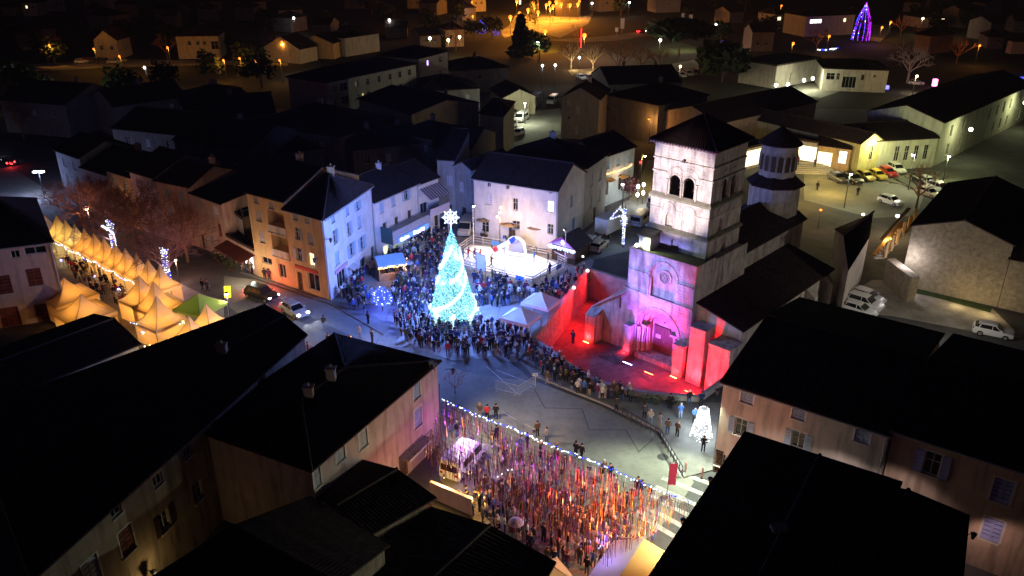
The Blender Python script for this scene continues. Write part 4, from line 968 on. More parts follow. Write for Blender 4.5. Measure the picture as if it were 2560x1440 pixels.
# unseen and shielded lanterns added on the near houses to light streets and fronts
def added_lantern(root, label, p, n, power, col):
    r = thing('wall_lantern', label, 'lamp', p, 'wall lanterns on the street side of the near houses'); mb = MB(); mb.tube([p - n * .7, p + Z * .1], .03, 5); mb.build('bracket', M_DMETAL, r); mb = MB(); mb.lathe(p - Z * .2, [(.1, -.2), (.2, .2), (.24, .24), (.03, .4)], 6); mb.build('lantern', M_DMETAL, r); lamp('SPOT', p + n * .3 - Z * .45, power * 1.1, col, .25, parent=r, aim=p + n * 5 - Z * 5, angle=128, blend=.5)
lc_ = G(662, 768, 8.9).xy; eL = V((*(lc_ - G(-70, 1034, 8.9).xy).normalized(), 0)); nL = V((-eL.y, eL.x, 0)); pL = V((lc_.x, lc_.y, 6.2)) - eL * 1.5 + nL * .9
added_lantern(lf, 'lantern on the hidden street wall of the long dark house facing the ochre fronts', pL, nL, 2300, (1, .72, .38))
fB = V((*(f2 - f1).normalized(), 0)); fN = V((-fB.y, fB.x, 0)); added_lantern(fm, 'lantern on the hidden rear wall of the plaza house over the street', V((*f2, 6.0)) - fB * 4 + fN * 11.9, fN, 2200, (1, .95, .7))
eR = V((*(g2 - g1).normalized(), 0)); nR = V((-eR.y, eR.x, 0))
for t, pw, lb in ((.7, 1500, 'lantern on the hidden wall of the near black house by the zebra crossing'), (.4, 700, 'second lantern on the hidden wall of the near black house above the stage')): added_lantern(rf, lb, V((*g1.lerp(g2, t), 6.6)) + nR * .9, nR, pw, (.95, 1, .72))
g4 = g3 + (g3 - g2) * .25; eB = V((*(g4 - g2).normalized(), 0)); nB = V((-eB.y, eB.x, 0))
for t, pw, lb in ((.12, 48, 'first lantern on the rear wall of the near black house facing the cream house'), (.6, 85, 'second lantern on the rear wall of the near black house facing the cream house'), (1.0, 90, 'third lantern on the rear wall of the near black house facing the cream house')): added_lantern(rf, lb, V((*g2.lerp(g4, t), 5.6)) + nB * .9, nB, pw, (1, .8, .78))
for pt, nv, pw, col, lb in ((V((*G(1812, 955, 7.6).xy, 7.6)) + V((-.9, -1.3, 0)), V((-.62, -.9, 0)).normalized(), 5200, (.86, 1, .74), 'shielded street lantern on the left corner of the cream house over the pale street'), (V((*G(1093, 915, 7.4).xy, 7.2)) + V((1.4, -.3, 0)), V((1, -.1, 0)), 1500, (1, .86, .6), 'shielded street lantern on the right corner of the plaza house')): added_lantern(r1 if pw > 4000 else fm, lb, pt, nv, pw, col)
qk = V((*k2, 4.5)) + V((1.2, .2, 0)); added_lantern(bpy.data.objects['near_right_annex'], 'lantern on the end wall of the dark annex below the brown house', qk, V((1, .2, 0)).normalized(), 70, (1, .66, .58))
# ------------------------------------------------------------------ strings of bulbs, the lit tree, the rink, stalls and canopies
B_WHITE = glow('bulb_white', (.85, .93, 1), 2.8); B_BLUE = glow('bulb_blue', (.02, .045, 1), 2.6); B_WARM = glow('bulb_warm', (1, .62, .22), 6); B_ORANGE = glow('bulb_orange', (1, .32, .04), 4)
B_VIOLET = glow('bulb_violet', (.55, .02, 1), 1.5); B_CYAN = glow('bulb_cyan', (.2, .8, .88), 1.1); B_TEAL = glow('bulb_teal', (0, .28, .36), .8); B_ICE = glow('bulb_ice', (.6, .95, 1), 1.3)
LAMP_W = glow('lamp_white', (1, .97, .9), 14); LAMP_Y = glow('lamp_warm', (1, .75, .38), 12); LAMP_O = glow('lamp_orange', (1, .2, .015), 2.4); LAMP_R = glow('lamp_red', (1, .02, .02), 5)
def light_string(name, label, pts, sag=.3, step=.3, r=.055, mix=((B_WHITE, .7), (B_BLUE, .3)), group=None, cable=True, jitter=.05, cat='string lights'):  # blue bulbs in the mix stand for the halo round white ones
    base = V(pts[0]); root = thing(name, label, cat, base, group); mb, cb = MB(), MB()
    mats = [m for m, _ in mix]; ws = [w for _, w in mix]
    for a, b in zip(pts, pts[1:]):
        a, b = V(a), V(b); n = max(2, int((b - a).length / step)); line = []
        for i in range(n + 1):
            t = i / n; p = a.lerp(b, t) - Z * sag * 4 * t * (1 - t); line.append(p)
            q = p + V((random.gauss(0, jitter), random.gauss(0, jitter), random.gauss(0, jitter) - r))
            mb.octa(q, r * random.uniform(.7, 1.35), random.choices(range(len(mats)), ws)[0])
        if cable: cb.tube(line, .012, 4)
    if cable: cb.build('cable', M_DMETAL, root)
    mb.build('bulb', mats, root, kind='stuff')
    return root
# the great tree of light
tb = G(1135, 803); TH, TR = 11.6, 2.55
tree = thing('light_tree', 'tall cyan glowing cone tree with white garlands and snowflake top in the square', 'christmas tree', tb)
def cone_r(z): return TR * max(0, (TH - z) / (TH - 1.3)) + .06
m = bpy.data.materials.new('led_net'); m.use_nodes = True; nt = m.node_tree; b = nt.nodes['Principled BSDF']; b.inputs['Base Color'].default_value = (.02, .06, .07, 1)
tc = nt.nodes.new('ShaderNodeTexCoord'); vo = nt.nodes.new('ShaderNodeTexVoronoi'); vo.inputs['Scale'].default_value = 3.2; rp = nt.nodes.new('ShaderNodeValToRGB')
nz = nt.nodes.new('ShaderNodeTexNoise'); nz.inputs['Scale'].default_value = 5; nz.inputs['Detail'].default_value = 5
nt.links.new(tc.outputs['Object'], nz.inputs['Vector']); nt.links.new(nz.outputs[0], rp.inputs[0])
el = rp.color_ramp.elements; el[0].position = .38; el[0].color = (.02, .18, .24, 1); el[1].position = .58; el[1].color = (.42, .9, .95, 1)
nt.links.new(rp.outputs[0], b.inputs['Emission Color']); b.inputs['Emission Strength'].default_value = .75; m.cycles.emission_sampling = 'NONE'
mb = MB(); mb.lathe(tb, [(cone_r(1.3) * .9, 1.3)] + [(cone_r(z) * .97, z) for z in [1.4 + (TH - 1.4) * i / 14 for i in range(15)]], 28); mb.build('light_net', m, tree)
mb = MB(); cmats = [B_CYAN, B_ICE, B_TEAL, mat('tree_needle', (.01, .05, .045), var=.3)]
for i in range(5200):
    t = random.random(); z = 1.2 + (TH - 1.25) * (1 - math.sqrt(1 - t * .995)); a = random.random() * 2 * PI; r = cone_r(z) + random.uniform(-.03, .1)
    mb.octa((tb.x + r * math.cos(a), tb.y + r * math.sin(a), z), random.uniform(.035, .085), random.choices(range(4), (.5, .14, .2, .16))[0])
mb.build('bulb', cmats, tree, kind='stuff')
for g0, z0, z1, tw in ((3.6, 2.0, 6.2, 2.5), (4.6, 5.6, 9.0, 2.2), (1.0, 2.2, 6.0, 2.6), (2.4, 6.0, 9.6, 2.4), (5.7, 1.6, 4.4, 2.0)):
    mb = MB()
    for i in range(170):
        t = i / 169; z = z0 + (z1 - z0) * t - .5 * math.sin(PI * t); a = g0 + tw * t; r = cone_r(z) + .1
        for _ in range(5): mb.octa((tb.x + r * math.cos(a) + random.gauss(0, .06), tb.y + r * math.sin(a) + random.gauss(0, .06), z + random.gauss(0, .13)), random.uniform(.04, .1))
    mb.build('garland', B_ICE, tree)
for k in range(16):
    z = random.choice((1.7, 1.5, 5.4, 1.9, 3.4, 8.1, 1.6)); a = k * .79; r = cone_r(z) + .15; mb = MB()
    for _ in range(26): mb.octa((tb.x + r * math.cos(a) + random.gauss(0, .16), tb.y + r * math.sin(a) + random.gauss(0, .16), z + random.gauss(0, .16)), random.uniform(.06, .12))
    mb.build('light_cluster', B_ICE, tree)
for k in range(6):
    a = k * PI / 3 - .5; p = tb + V((2.35 * math.cos(a), 2.35 * math.sin(a), 0)); mb = MB(); mb.tube([p, p * 1 + V((0, 0, 1.5))], .07, 6)
    for i in range(70): mb.octa((p.x + random.gauss(0, .09), p.y + random.gauss(0, .09), random.uniform(.05, 1.5)), .05, 1)
    mb.build('leg', [M_WHITE, B_ICE], tree)
sf = thing_c = tb + Z * (TH + 1.15)
mb = MB(); fw = V((0, -1, 0)); fx = V((1, 0, 0))
for k in range(8):
    a = k * PI / 4; d = fx * math.cos(a) + Z * math.sin(a); p = sf
    mb.beam(p + d * .06, p + d * .88, .15, .12)
    for s in (-1, 1):
        d2 = fx * math.cos(a + s * .75) + Z * math.sin(a + s * .75); mb.beam(p + d * .5, p + d * .5 + d2 * .3, .11, .1)
    mb.octa(tuple(p + d * .92), .09)
sfo = mb.build('snowflake', glow('snowflake_white', (.93, .97, 1), 1.2), tree)
mb = MB(); mb.tube([tb + Z * (TH - .3), tb + Z * (TH + .3)], .06, 6); mb.build('mast', M_WHITE, tree)
for z, pw in ((2.4, 2600), (5.5, 6800), (8.6, 9200), (12.7, 4200)):
    for k in range(4):
        a = k * PI / 2 + z; r = cone_r(z) + .45; lamp('POINT', tb + V((r * math.cos(a), r * math.sin(a), z)), pw / 4, (.14, .27, 1), .5, parent=tree)
# small blue ball tree
def ball_tree(name, label, g, h, r, mats, n, power, col, group=None):
    root = thing(name, label, 'lit tree', g, group); mb = MB(); mb.tube([g, g + Z * (h - r)], .05, 5); mb.build('trunk', M_DARKW, root)
    mb = MB(); leaves(mb, (g.x, g.y, h - r), (r * .85, r * .85, r), 160, .14); mb.build('foliage', M_LEAF, root, kind='stuff'); mb = MB()
    for _ in range(n):
        while 1:
            p = V((random.uniform(-1, 1), random.uniform(-1, 1), random.uniform(-1, 1)))
            if .8 < p.length < 1.05: break
        mb.octa((g.x + p.x * r * (.95 - .35 * p.z), g.y + p.y * r * (.95 - .35 * p.z), h - r + p.z * r), random.uniform(.045, .085), random.choices(range(len(mats)), (.93, .07))[0])
    mb.build('bulb', mats, root, kind='stuff')
    if power: lamp('POINT', g + Z * h + V((0, -r, 0)), power, col, .3, parent=root); lamp('POINT', g + Z * (h - r), power, col, .3, parent=root)
    return root
ball_tree('blue_tree', 'small round tree covered in deep blue bulbs at the left of the crowd', G(957, 778), 3.2, 1.15, [B_BLUE, B_WHITE], 620, 330, (.06, .08, 1))
# white tree of light on the church pavement
wt = G(1752, 1095); r = thing('white_tree', 'blazing white tree of lights at the corner of the cream house', 'lit tree', wt); mb = MB()
for _ in range(720):
    z = random.random() ** .8 * 3.0; rr = (1.0 - .62 * z / 3.0) * .98; a = random.random() * 2 * PI; mb.octa((wt.x + rr * math.cos(a), wt.y + rr * math.sin(a), .15 + z), random.uniform(.03, .075), random.random() < .1)
mb.build('bulb', [glow('bulb_pure_white', (1, 1, 1), 3), M_DMETAL], r, kind='stuff'); mb = MB(); mb.lathe((wt.x, wt.y, .15), [(.8, 0), (.3, 3.0)], 12); mb.build('frame', glow('white_net', (.9, .97, 1), .35), r)
for a in (0, 2.1, 4.2): lamp('POINT', wt + V((1.35 * math.cos(a), 1.35 * math.sin(a), 1.7)), 170, (.78, .95, 1), .4, parent=r)
# ------------------------------------------------------------------ the rink
ice = px((1144, 634), (1176, 613), (1335, 638), (1396, 662), (1388, 672), (1330, 703), (1240, 684), (1155, 662))
icem = mat('rink_ice', (.86, .88, .9), rough=.35, var=.08, scale=.7, bump=.1, bscale=4)
mb = MB(); mb.prism([V(p) for p in ice][::-1], .004, .12); rk = thing('ice_rink', 'floodlit white ice rink beside the tree of light', 'ice rink', G(1270, 660)); mb.build('ice', icem, rk)
fpts = [(1120, 650), (1182, 606), (1340, 634), (1372, 640), (1418, 664), (1368, 690), (1332, 712), (1255, 694), (1150, 668)]
fl = ['left rail fence of the rink behind the tree', 'back rail fence of the rink below the white house', 'short back rail fence of the rink beside the arch', 'right rail fence of the rink beside the wooden chalet', 'right front rail fence of the rink by the crowd', 'front corner rail fence of the rink', 'front rail fence of the rink with blue panels', 'left front rail fence of the rink behind the tree']
M_RAIL = mat('rail_wood', (.5, .46, .42), rough=.8, var=.15)
for k in range(8):
    a, b = G(*fpts[k]), G(*fpts[k + 1]); r = thing('rink_fence', fl[k], 'fence', a, 'rail fences of the rink'); n = max(1, int((b - a).length / 1.6))
    for i in range(n + 1):
        p = a.lerp(b, i / n); mb = MB(); mb.abox(p.x - .06, p.y - .06, 0, p.x + .06, p.y + .06, 1.15); mb.build('post', M_RAIL, r)
    for z in (.35, .72, 1.08):
        mb = MB(); mb.beam(a + Z * z, b + Z * z, .05, .13); mb.build('rail', M_RAIL, r)
    if k in (6, 4, 1):
        mb = MB(); p, q = a.lerp(b, .3), a.lerp(b, .55); mb.beam(p + Z * .5 + V((0, -.07, 0)), q + Z * .5 + V((0, -.07, 0)), .03, .7); mb.build('panel', mat('blue_banner', (.1, .25, .6), var=.1), r)
# big lit arch and white inflatable beam across the ice, tall banner frame
ar = G(1290, 641); e = V((.85, -.3, 0)).normalized(); r = thing('lit_arch', 'blazing white arch standing at the back of the rink', 'arch', ar); pts = []
for i in range(17):
    t = PI * i / 16; pts.append(ar + e * (-1.25 * math.cos(t)) + Z * (1.5 + 1.3 * math.sin(t)))
mb = MB(); mb.tube([ar - e * 1.5] + pts + [ar + e * 1.5], .22, 10); mb.build('tube', glow('arch_white', (.95, .95, 1), .75), r, smooth=True)
mb = MB(); mb.box(ar - e * 1.0 + V((0, .5, .2)), e * 2.0, V((0, .05, 0)), Z * 2.2); mb.build('backdrop', mat('grey_cloth', (.45, .43, .48), var=.1), r)
mb = MB(); mb.box(ar - e * 1.3 + V((0, -.6, .12)), e * 2.6, V((0, 1, 0)), Z * .35); mb.build('platform', M_WHITE, r)
lamp('AREA', ar + V((0, -.6, 2.2)), 120, (.95, .95, 1), parent=r, aim=ar + V((-2, -8, 0)), sx=2, sy=1)
a, b = G(1284, 599, 2.9), G(1208, 640, .7); r = thing('lit_beam', 'white glowing inflatable beam slanting from the arch over the ice', 'inflatable', b)
mb = MB(); mb.tube([a, a.lerp(b, .5), b], [.32, .3, .2], 9); mb.build('beam', MATS['arch_white'], r, smooth=True)
p = a.lerp(b, .72); q = a.lerp(b, .86)
mb = MB(); mb.tube([a.lerp(b, .52), a.lerp(b, .66)], .36, 9); mb.build('band', mat('red_cloth', (.75, .05, .08), var=.1), r, smooth=True)
mb = MB(); mb.tube([a.lerp(b, -.06), a.lerp(b, .12)], .37, 9); mb.build('band', mat('blue_cloth', (.04, .08, .7), var=.1), r, smooth=True)
mb = MB(); mb.tube([b, V((b.x, b.y, .12))], .08, 6); mb.build('leg', M_METAL, r)
a, b = G(1191, 690), G(1214, 700); r = thing('banner_frame', 'tall white goal-like banner frame at the front fence of the rink', 'frame', a)
mb = MB()
for p in (a, b): mb.beam(p, p + Z * 3.4, .12, .12)
mb.beam(a + Z * 3.35, b + Z * 3.35, .12, .12); mb.build('frame', M_METAL, r); mb = MB(); mb.face((a + Z * 1.1, b + Z * 1.1, b + Z * 3.3, a + Z * 3.3)); mb.build('banner', M_WHITE, r)
def mast_light(label, g, h, power, aim, col, heads=1, group='floodlight masts of the rink'):
    r = thing('floodlight_mast', label, 'floodlight', g, group); mb = MB(); mb.tube([g, g + Z * h], [.07, .05], 6); mb.build('mast', M_WHITE, r)
    c = g + Z * h; d = (V(aim) - c).normalized(); mb = MB(); mb.beam(c, c + d * .25, .42, .3); mb.build('head', M_DMETAL, r)
    mb = MB(); mb.beam(c + d * .251, c + d * .27, .38, .26); mb.build('lens', LAMP_W, r); lamp('SPOT', c + d * .3, power, col, .2, parent=r, aim=aim, angle=115, blend=.7); return r
ic = G(1275, 660)
mast_light('slim white floodlight mast at the back left corner of the rink', G(1184, 612), 6, 1900, ic, (.92, .93, 1))
mast_light('slim white floodlight mast at the right corner of the rink', G(1412, 668), 5.5, 1500, ic, (.85, .9, 1))
mast_light('slim floodlight mast at the front of the rink beside the crowd', G(1262, 700), 6, 1300, ic + V((0, 2, 0)), (.95, .93, 1))
# parasols and lamp by the white house
M_PAR = mat('parasol_canvas', (.42, .27, .14), rough=.9, var=.15)
def parasol(label, top, rad, power=0):
    g = V((top.x, top.y, 0)); r = thing('parasol', label, 'parasol', g, 'parasols of the white house terrace'); mb = MB(); mb.tube([g, top], .05, 6); mb.build('pole', M_DARKW, r); mb = MB(); n = 12
    for i in range(n):
        t0, t1 = 2 * PI * i / n, 2 * PI * (i + 1) / n; mb.face((top + Z * .12, top + V((rad * math.cos(t0), rad * math.sin(t0), -.1)), top + V((rad * math.cos(t1), rad * math.sin(t1), -.1))))
    mb.build('canopy', M_PAR, r); mb = MB()
    for k in range(4): t = k * PI / 2 + .5; mb.beam(top + Z * .16, top + V((rad * .8 * math.cos(t), rad * .8 * math.sin(t), .02)), .12, .05)
    mb.build('rib', M_DARKW, r); mb = MB(); mb.lathe(g, [(.5, 0), (.6, .6), (.55, .62)], 10); mb.build('planter', M_DARKW, r); mb = MB(); leaves(mb, (g.x, g.y, .9), (.7, .7, .45), 60, .14); mb.build('foliage', M_LEAF, r)
parasol('brown parasol at the left corner of the white house, half edge on', G(1210, 548, 2.9), 1.15); parasol('orange lit round parasol in the middle of the white house front', G(1275, 558, 2.9), 1.5); parasol('round brown parasol between the arch and the chalet', G(1340, 566, 2.9), 1.35)
r = thing('street_lamp', 'slim lamp post with three glowing globes in front of the white house', 'street lamp', G(1250, 624)); g = G(1250, 624); mb = MB(); mb.tube([g, g + Z * 6.2], [.07, .05], 6); mb.build('post', M_DMETAL, r)
for dx, dz in ((-.3, 5.0), (0, 5.6), (.15, 6.3)):
    mb = MB(); mb.ball(g + V((dx, -.25, dz)), .15); mb.build('globe', LAMP_Y, r, smooth=True)
lamp('POINT', g + V((0, -.3, 4.4)), 420, (1, .6, .22), .25, parent=r); lamp('POINT', G(1310, 605, 2.4), 420, (1, .55, .18), .2, parent=r); lamp('POINT', G(1215, 602, 2.2), 260, (1, .55, .15), .2, parent=r)
# wooden chalet with violet lights
c0 = G(1380, 648); e = V((.80, -.60, 0)); dpt = V((.55, .83, 0)); W_, D_, H_ = 3.7, 3.9, 2.5
r = thing('chalet', 'dark wooden chalet stall with violet lights and icicles right of the rink', 'market stall', c0)
cor = [c0, c0 + e * W_, c0 + e * W_ + dpt * D_, c0 + dpt * D_]; mb = MB(); mb.prism([p.xy for p in cor], 0, .9)
for p in cor: mb.tube([p, p + Z * H_], .08, 5)
mb.box(cor[1], dpt * D_, e * -.08, Z * H_); mb.box(cor[0], dpt * D_, e * .08, Z * H_); mb.box(cor[3], e * W_, -dpt * .08, Z * H_); mb.build('wall', M_DARKW, r)
apx = 1.25; f0 = c0 - dpt * .6; bk = c0 + dpt * (D_ + .3); mb = MB()
for s, o_ in ((-1, -.45), (1, W_ + .45)):
    p0, p1 = f0 + e * o_ + Z * (H_ - .25), f0 + e * (W_ / 2) + Z * (H_ + apx); q0, q1 = bk + e * o_ + Z * (H_ - .25), bk + e * (W_ / 2) + Z * (H_ + apx)
    nn = (p1 - p0).cross(q0 - p0).normalized() * .1; mb.box(p0, p1 - p0, q0 - p0, nn if nn.z > 0 else -nn)
mb.build('roof', mat('chalet_roof', (.05, .045, .05), var=.3), r)
mb = MB(); gz = f0 + dpt * .35; mb.face((gz + e * .0 + Z * (H_ - .1), gz + e * W_ + Z * (H_ - .1), gz + e * (W_ / 2) + Z * (H_ + apx - .2))); mb.build('gable', mat('violet_board', (.3, .22, .45), var=.1), r)  # violet of the stall lights put into the board colour
mb = MB(); c = gz - dpt * .05 + e * (W_ / 2) + Z * (H_ + .45)
for k in range(6):
    d = e * math.cos(k * PI / 3) + Z * math.sin(k * PI / 3); mb.beam(c, c + d * .32, .05, .04); mb.octa(tuple(c + d * .3), .06)
mb.build('snowflake', glow('snow_emblem', (.9, .95, 1), 3), r)
mb = MB()
for i in range(60):
    p = f0 + e * (-.3 + (W_ + .6) * i / 59) + Z * (H_ - .15)
    for j in range(random.randint(1, 5)): mb.octa(tuple(p - Z * j * .11), .045, 0)
mb.build('icicle_lights', glow('icicle', (.45, .65, 1), 5), r, kind='stuff'); mb = MB()
for s, o_ in ((-1, -.45), (1, W_ + .45)):
    for i in range(24): p = (f0 + e * o_ + Z * (H_ - .2)).lerp(f0 + e * (W_ / 2) + Z * (H_ + apx), i / 23); mb.octa(tuple(p - dpt * .05), .045)
mb.build('gable_lights', B_VIOLET, r, kind='stuff'); mb = MB(); mb.box(c0 - dpt * .35 + Z * .95, e * W_, dpt * .4, Z * .06); mb.build('counter', M_DARKW, r)
lamp('POINT', c0 + e * W_ / 2 - dpt * .7 + Z * 2.0, 120, (.4, .3, 1), .2, parent=r); lamp('POINT', c0 + e * W_ / 2 + dpt * 1.2 + Z * 1.9, 90, (.5, .4, 1), .2, parent=r)
light_string('light_string', 'short vertical string of white bulbs on the chalet corner', [G(1457, 640, 2.3), G(1457, 640, .2)], 0, .3, .06, ((B_WHITE, 1),))
# market stall with blue roof by the shop house
c0 = G(950, 704); e = V((.93, .36, 0)).normalized(); dpt = V((-.36, .93, 0)); W_, D_, H_ = 3.3, 2.6, 2.2; r = thing('blue_roof_stall', 'market stall with pale blue roof and warm bulbs in the crowd', 'market stall', c0)
mb = MB(); cor = [c0, c0 + e * W_, c0 + e * W_ + dpt * D_, c0 + dpt * D_]
for p in cor: mb.tube([p, p + Z * H_], .06, 5)
mb.box(cor[0], e * W_, dpt * .08, Z * 1.0); mb.box(cor[3], e * W_, dpt * .08, Z * H_); mb.box(cor[0], dpt * D_, e * .08, Z * H_); mb.build('wall', mat('stall_board', (.45, .24, .1), var=.2), r)
mb = MB(); a = c0 - dpt * .5 - e * .2 + Z * 2.15; mb.box(a, e * (W_ + .4), dpt * (D_ / 2 + .5) + Z * .8, Z * .1); b = c0 + dpt * D_ / 2 - e * .2 + Z * 2.95; mb.box(b, e * (W_ + .4), dpt * (D_ / 2 + .3) - Z * .6, Z * .1); mb.build('roof', mat('stall_roof', (.35, .5, .62), var=.12), r)
mb = MB()
for i in range(40): p = a + e * ((W_ + .4) * i / 39) - Z * random.uniform(0, .25); mb.octa(tuple(p), .06)
mb.build('bulb', B_WARM, r, kind='stuff'); mb = MB(); mb.box(c0 + e * W_ + dpt * .1 + Z * .9, dpt * (D_ - .2), e * .4, Z * .08); mb.build('counter', W_CREAM, r); mb = MB(); mb.face((c0 + e * (W_ + .05) + dpt * .2 + Z * 1, c0 + e * (W_ + .05) + dpt * 2.4 + Z * 1, c0 + e * (W_ + .05) + dpt * 2.4 + Z * 2.2, c0 + e * (W_ + .05) + dpt * .2 + Z * 2.2)); mb.build('display', glow('stall_light', (1, .72, .5), 1.1), r)
lamp('POINT', c0 + e * (W_ + .6) + dpt * 1.3 + Z * 2.0, 90, (1, .7, .45), .2, parent=r); lamp('POINT', c0 + e * 1.5 - dpt * .6 + Z * 1.9, 50, (1, .5, .15), .2, parent=r)
# ------------------------------------------------------------------ tents
M_TENT = mat('tent_canvas', (.82, .66, .4), rough=.8, var=.06, transl=.55); M_TENTW = mat('tent_white', (.72, .74, .8), rough=.7, var=.06, transl=.25); M_TENTG = mat('tent_green', (.35, .5, .1), rough=.8, var=.1, transl=.4)  # first canvas: amber lamp light put into the colour of white cloth
def tent(name, label, c, w, h, pk, rz, m, group, power=0, col=(1, .45, .09), wall=(), d=None, curve=1.9, cat='tent', valance=.35):
    d = d or w; r = thing(name, label, cat, c, group); ca, sa = math.cos(rz), math.sin(rz)
    def T(x, y, z): return V((c.x + x * ca - y * sa, c.y + x * sa + y * ca, c.z + z))
    mb = MB(); n, mm = 8, 6; k = len(mb.v); per = []
    for i in range(n):
        per += [(-1 + 2 * i / n, -1)]
    for i in range(n): per += [(1, -1 + 2 * i / n)]
    for i in range(n): per += [(1 - 2 * i / n, 1)]
    for i in range(n): per += [(-1, 1 - 2 * i / n)]
    N = len(per)
    for j in range(mm + 1):
        s = 1 - j / mm; zz = h + pk * (1 - s) ** curve
        for x, y in per: mb.v.append(tuple(T(x * s * w / 2, y * s * d / 2, zz)))
    for j in range(mm):
        for i in range(N): i2 = (i + 1) % N; mb.f.append((j * N + i, j * N + i2, (j + 1) * N + i2, (j + 1) * N + i)); mb.m.append(0)
    mb.build('canopy', m, r, smooth=False)
    for cx, cyy in ((-1, -1), (1, -1), (1, 1), (-1, 1)): mb = MB(); mb.tube([T(cx * (1 - j / mm) * w / 2, cyy * (1 - j / mm) * d / 2, h + pk * (j / mm) ** curve + .01) for j in range(mm + 1)], .03, 4); mb.build('seam', mat('seam_tape', (.5, .36, .2), var=.1), r)
    mb = MB()
    for i in range(N):
        (x0, y0), (x1, y1) = per[i], per[(i + 1) % N]; mb.face((T(x0 * w / 2, y0 * d / 2, h), T(x1 * w / 2, y1 * d / 2, h), T(x1 * w / 2, y1 * d / 2, h - valance), T(x0 * w / 2, y0 * d / 2, h - valance)))
    mb.build('valance', m, r)
    for x, y in ((-1, -1), (1, -1), (1, 1), (-1, 1)): mb = MB(); mb.tube([T(x * (w / 2 - .05), y * (d / 2 - .05), -c.z), T(x * (w / 2 - .05), y * (d / 2 - .05), h)], .04, 5); mb.build('leg', M_METAL, r)
    cs = [(-1, -1), (1, -1), (1, 1), (-1, 1)]
    for k in wall:
        (x0, y0), (x1, y1) = cs[k], cs[(k + 1) % 4]; mb = MB(); s = .985; mb.face((T(x0 * w / 2 * s, y0 * d / 2 * s, .05), T(x1 * w / 2 * s, y1 * d / 2 * s, .05), T(x1 * w / 2 * s, y1 * d / 2 * s, h), T(x0 * w / 2 * s, y0 * d / 2 * s, h))); mb.build('side_wall', m, r)
    if power:
        mb = MB(); mb.ball(T(0, 0, h - .35), .09, n=5); mb.build('lamp', LAMP_Y, r); lamp('POINT', T(0, 0, h - .6), power, col, .25, parent=r)
    return r
rowA, rowB = G(150, 582, 2.3), G(408, 712, 2.3); rdir = (rowB - rowA).normalized(); rz = math.atan2(rdir.y, rdir.x); nR = 11
nm = ['first', 'second', 'third', 'fourth', 'fifth', 'sixth', 'seventh', 'eighth', 'ninth', 'tenth', 'last']
for k in range(nR):
    c = rowA.lerp(rowB, k / (nR - 1)); tent('pagoda_tent', 'amber lit pagoda tent, %s from the far end of the long tent row' % nm[k], V((c.x, c.y, 0)), 3.1, 2.3, 2.7, rz, M_TENT, 'row of amber market tents', 170 if k > 2 else 180, (1, .45, .09) if k > 2 else (1, .68, .2), wall=(2,), curve=2.1)
for k, (p, lb) in enumerate((((358, 745), 'large amber pagoda tent at the near end of the tent row with light string'), ((402, 800), 'nearest large amber pagoda tent with a diagonal light string on its wall'), ((395, 762), 'amber pagoda tent between the two nearest large ones'))):
    c = G(*p, 2.4); tent('pagoda_tent', lb, V((c.x, c.y, 0)), 4.0, 2.4, 2.9, rz + .1, M_TENT, 'large amber tents by the crossing', 260, wall=(0, 1, 2) if k == 1 else (0, 2))
for k, (p, lb) in enumerate((((522, 806), 'amber pointed tent just behind the long black roof'), ((480, 838), 'small amber tent half hidden by the long black roof'))):
    c = G(*p, 2.3); tent('pagoda_tent', lb, V((c.x, c.y, 0)), 3.2, 2.3, 2.3, rz + .3, M_TENT, 'amber tents by the black roof', 190, wall=(2, 3))
for k, (p, lb) in enumerate((((170, 735), 'amber tent squeezed behind the pinkish house at the left'), ((212, 778), 'amber tent above the low yellow house roof'))):
    c = G(*p, 2.6); tent('pagoda_tent', lb, V((c.x, c.y, 0)), 5.0, 2.5, 2.2, rz, M_TENT, 'amber tents by the pinkish house', 200, wall=(0, 2))
c = G(118, 566, 2.3); tent('white_tent', 'small white tent at the far end of the amber row', V((c.x, c.y, 0)), 2.6, 2.2, 1.9, rz, M_TENTW, None, 0)
c = G(500, 762, 2.5); tent('green_tent', 'olive green folding tent beside the amber tents', V((c.x, c.y, 0)), 4.2, 2.4, 1.5, rz + .25, M_TENTG, None, 40, (.9, .9, .4), curve=1.1)
tw = G(1352, 752, 2.4); c2 = G(1302, 790, 2.4); rr = math.atan2((tw - c2).y, (tw - c2).x)
tent('folding_canopy', 'white folding canopy farther from the camera beside the red wall', V((tw.x, tw.y, 0)), 3.1, 2.4, 1.15, rr, M_TENTW, 'white folding canopies in the square', 0, d=3.6, curve=1.25); tent('folding_canopy', 'white folding canopy nearer to the camera beside the red wall', V((c2.x, c2.y, 0)), 3.1, 2.4, 1.15, rr, M_TENTW, 'white folding canopies in the square', 0, d=3.6, curve=1.25)
# strings of bulbs on the tents
light_string('light_string', 'long white light string along the eaves of the amber tent row', [rowA.lerp(rowB, t / 6) + V((rdir.y, -rdir.x, 0)) * 1.75 + Z * -.1 for t in range(7)], .35, .22, .06, ((B_WHITE, .85), (B_BLUE, .15)))
light_string('light_string', 'white light string on the nearest amber tent front', [G(302, 748, 2.5), G(358, 750, 2.4)], .3, .2, .055); light_string('light_string', 'level white light string across the nearest tents', [G(325, 806, 2.6), G(430, 800, 2.5), G(482, 806, 2.5)], .25, .22, .06); light_string('light_string', 'diagonal white light string on the tent wall', [G(360, 805, 2.3), G(424, 850, 1.0)], .1, .2, .055)
light_string('light_string', 'short row of warm bulbs between the nearest tents and the black roof', [G(443, 803, 2.3), G(482, 802, 2.3)], .05, .55, .11, ((B_WARM, 1),)); light_string('light_string', 'row of warm bulbs above the low yellow house', [G(344, 861, 1.8), G(404, 862, 1.8)], .02, .55, .11, ((B_WARM, 1),))
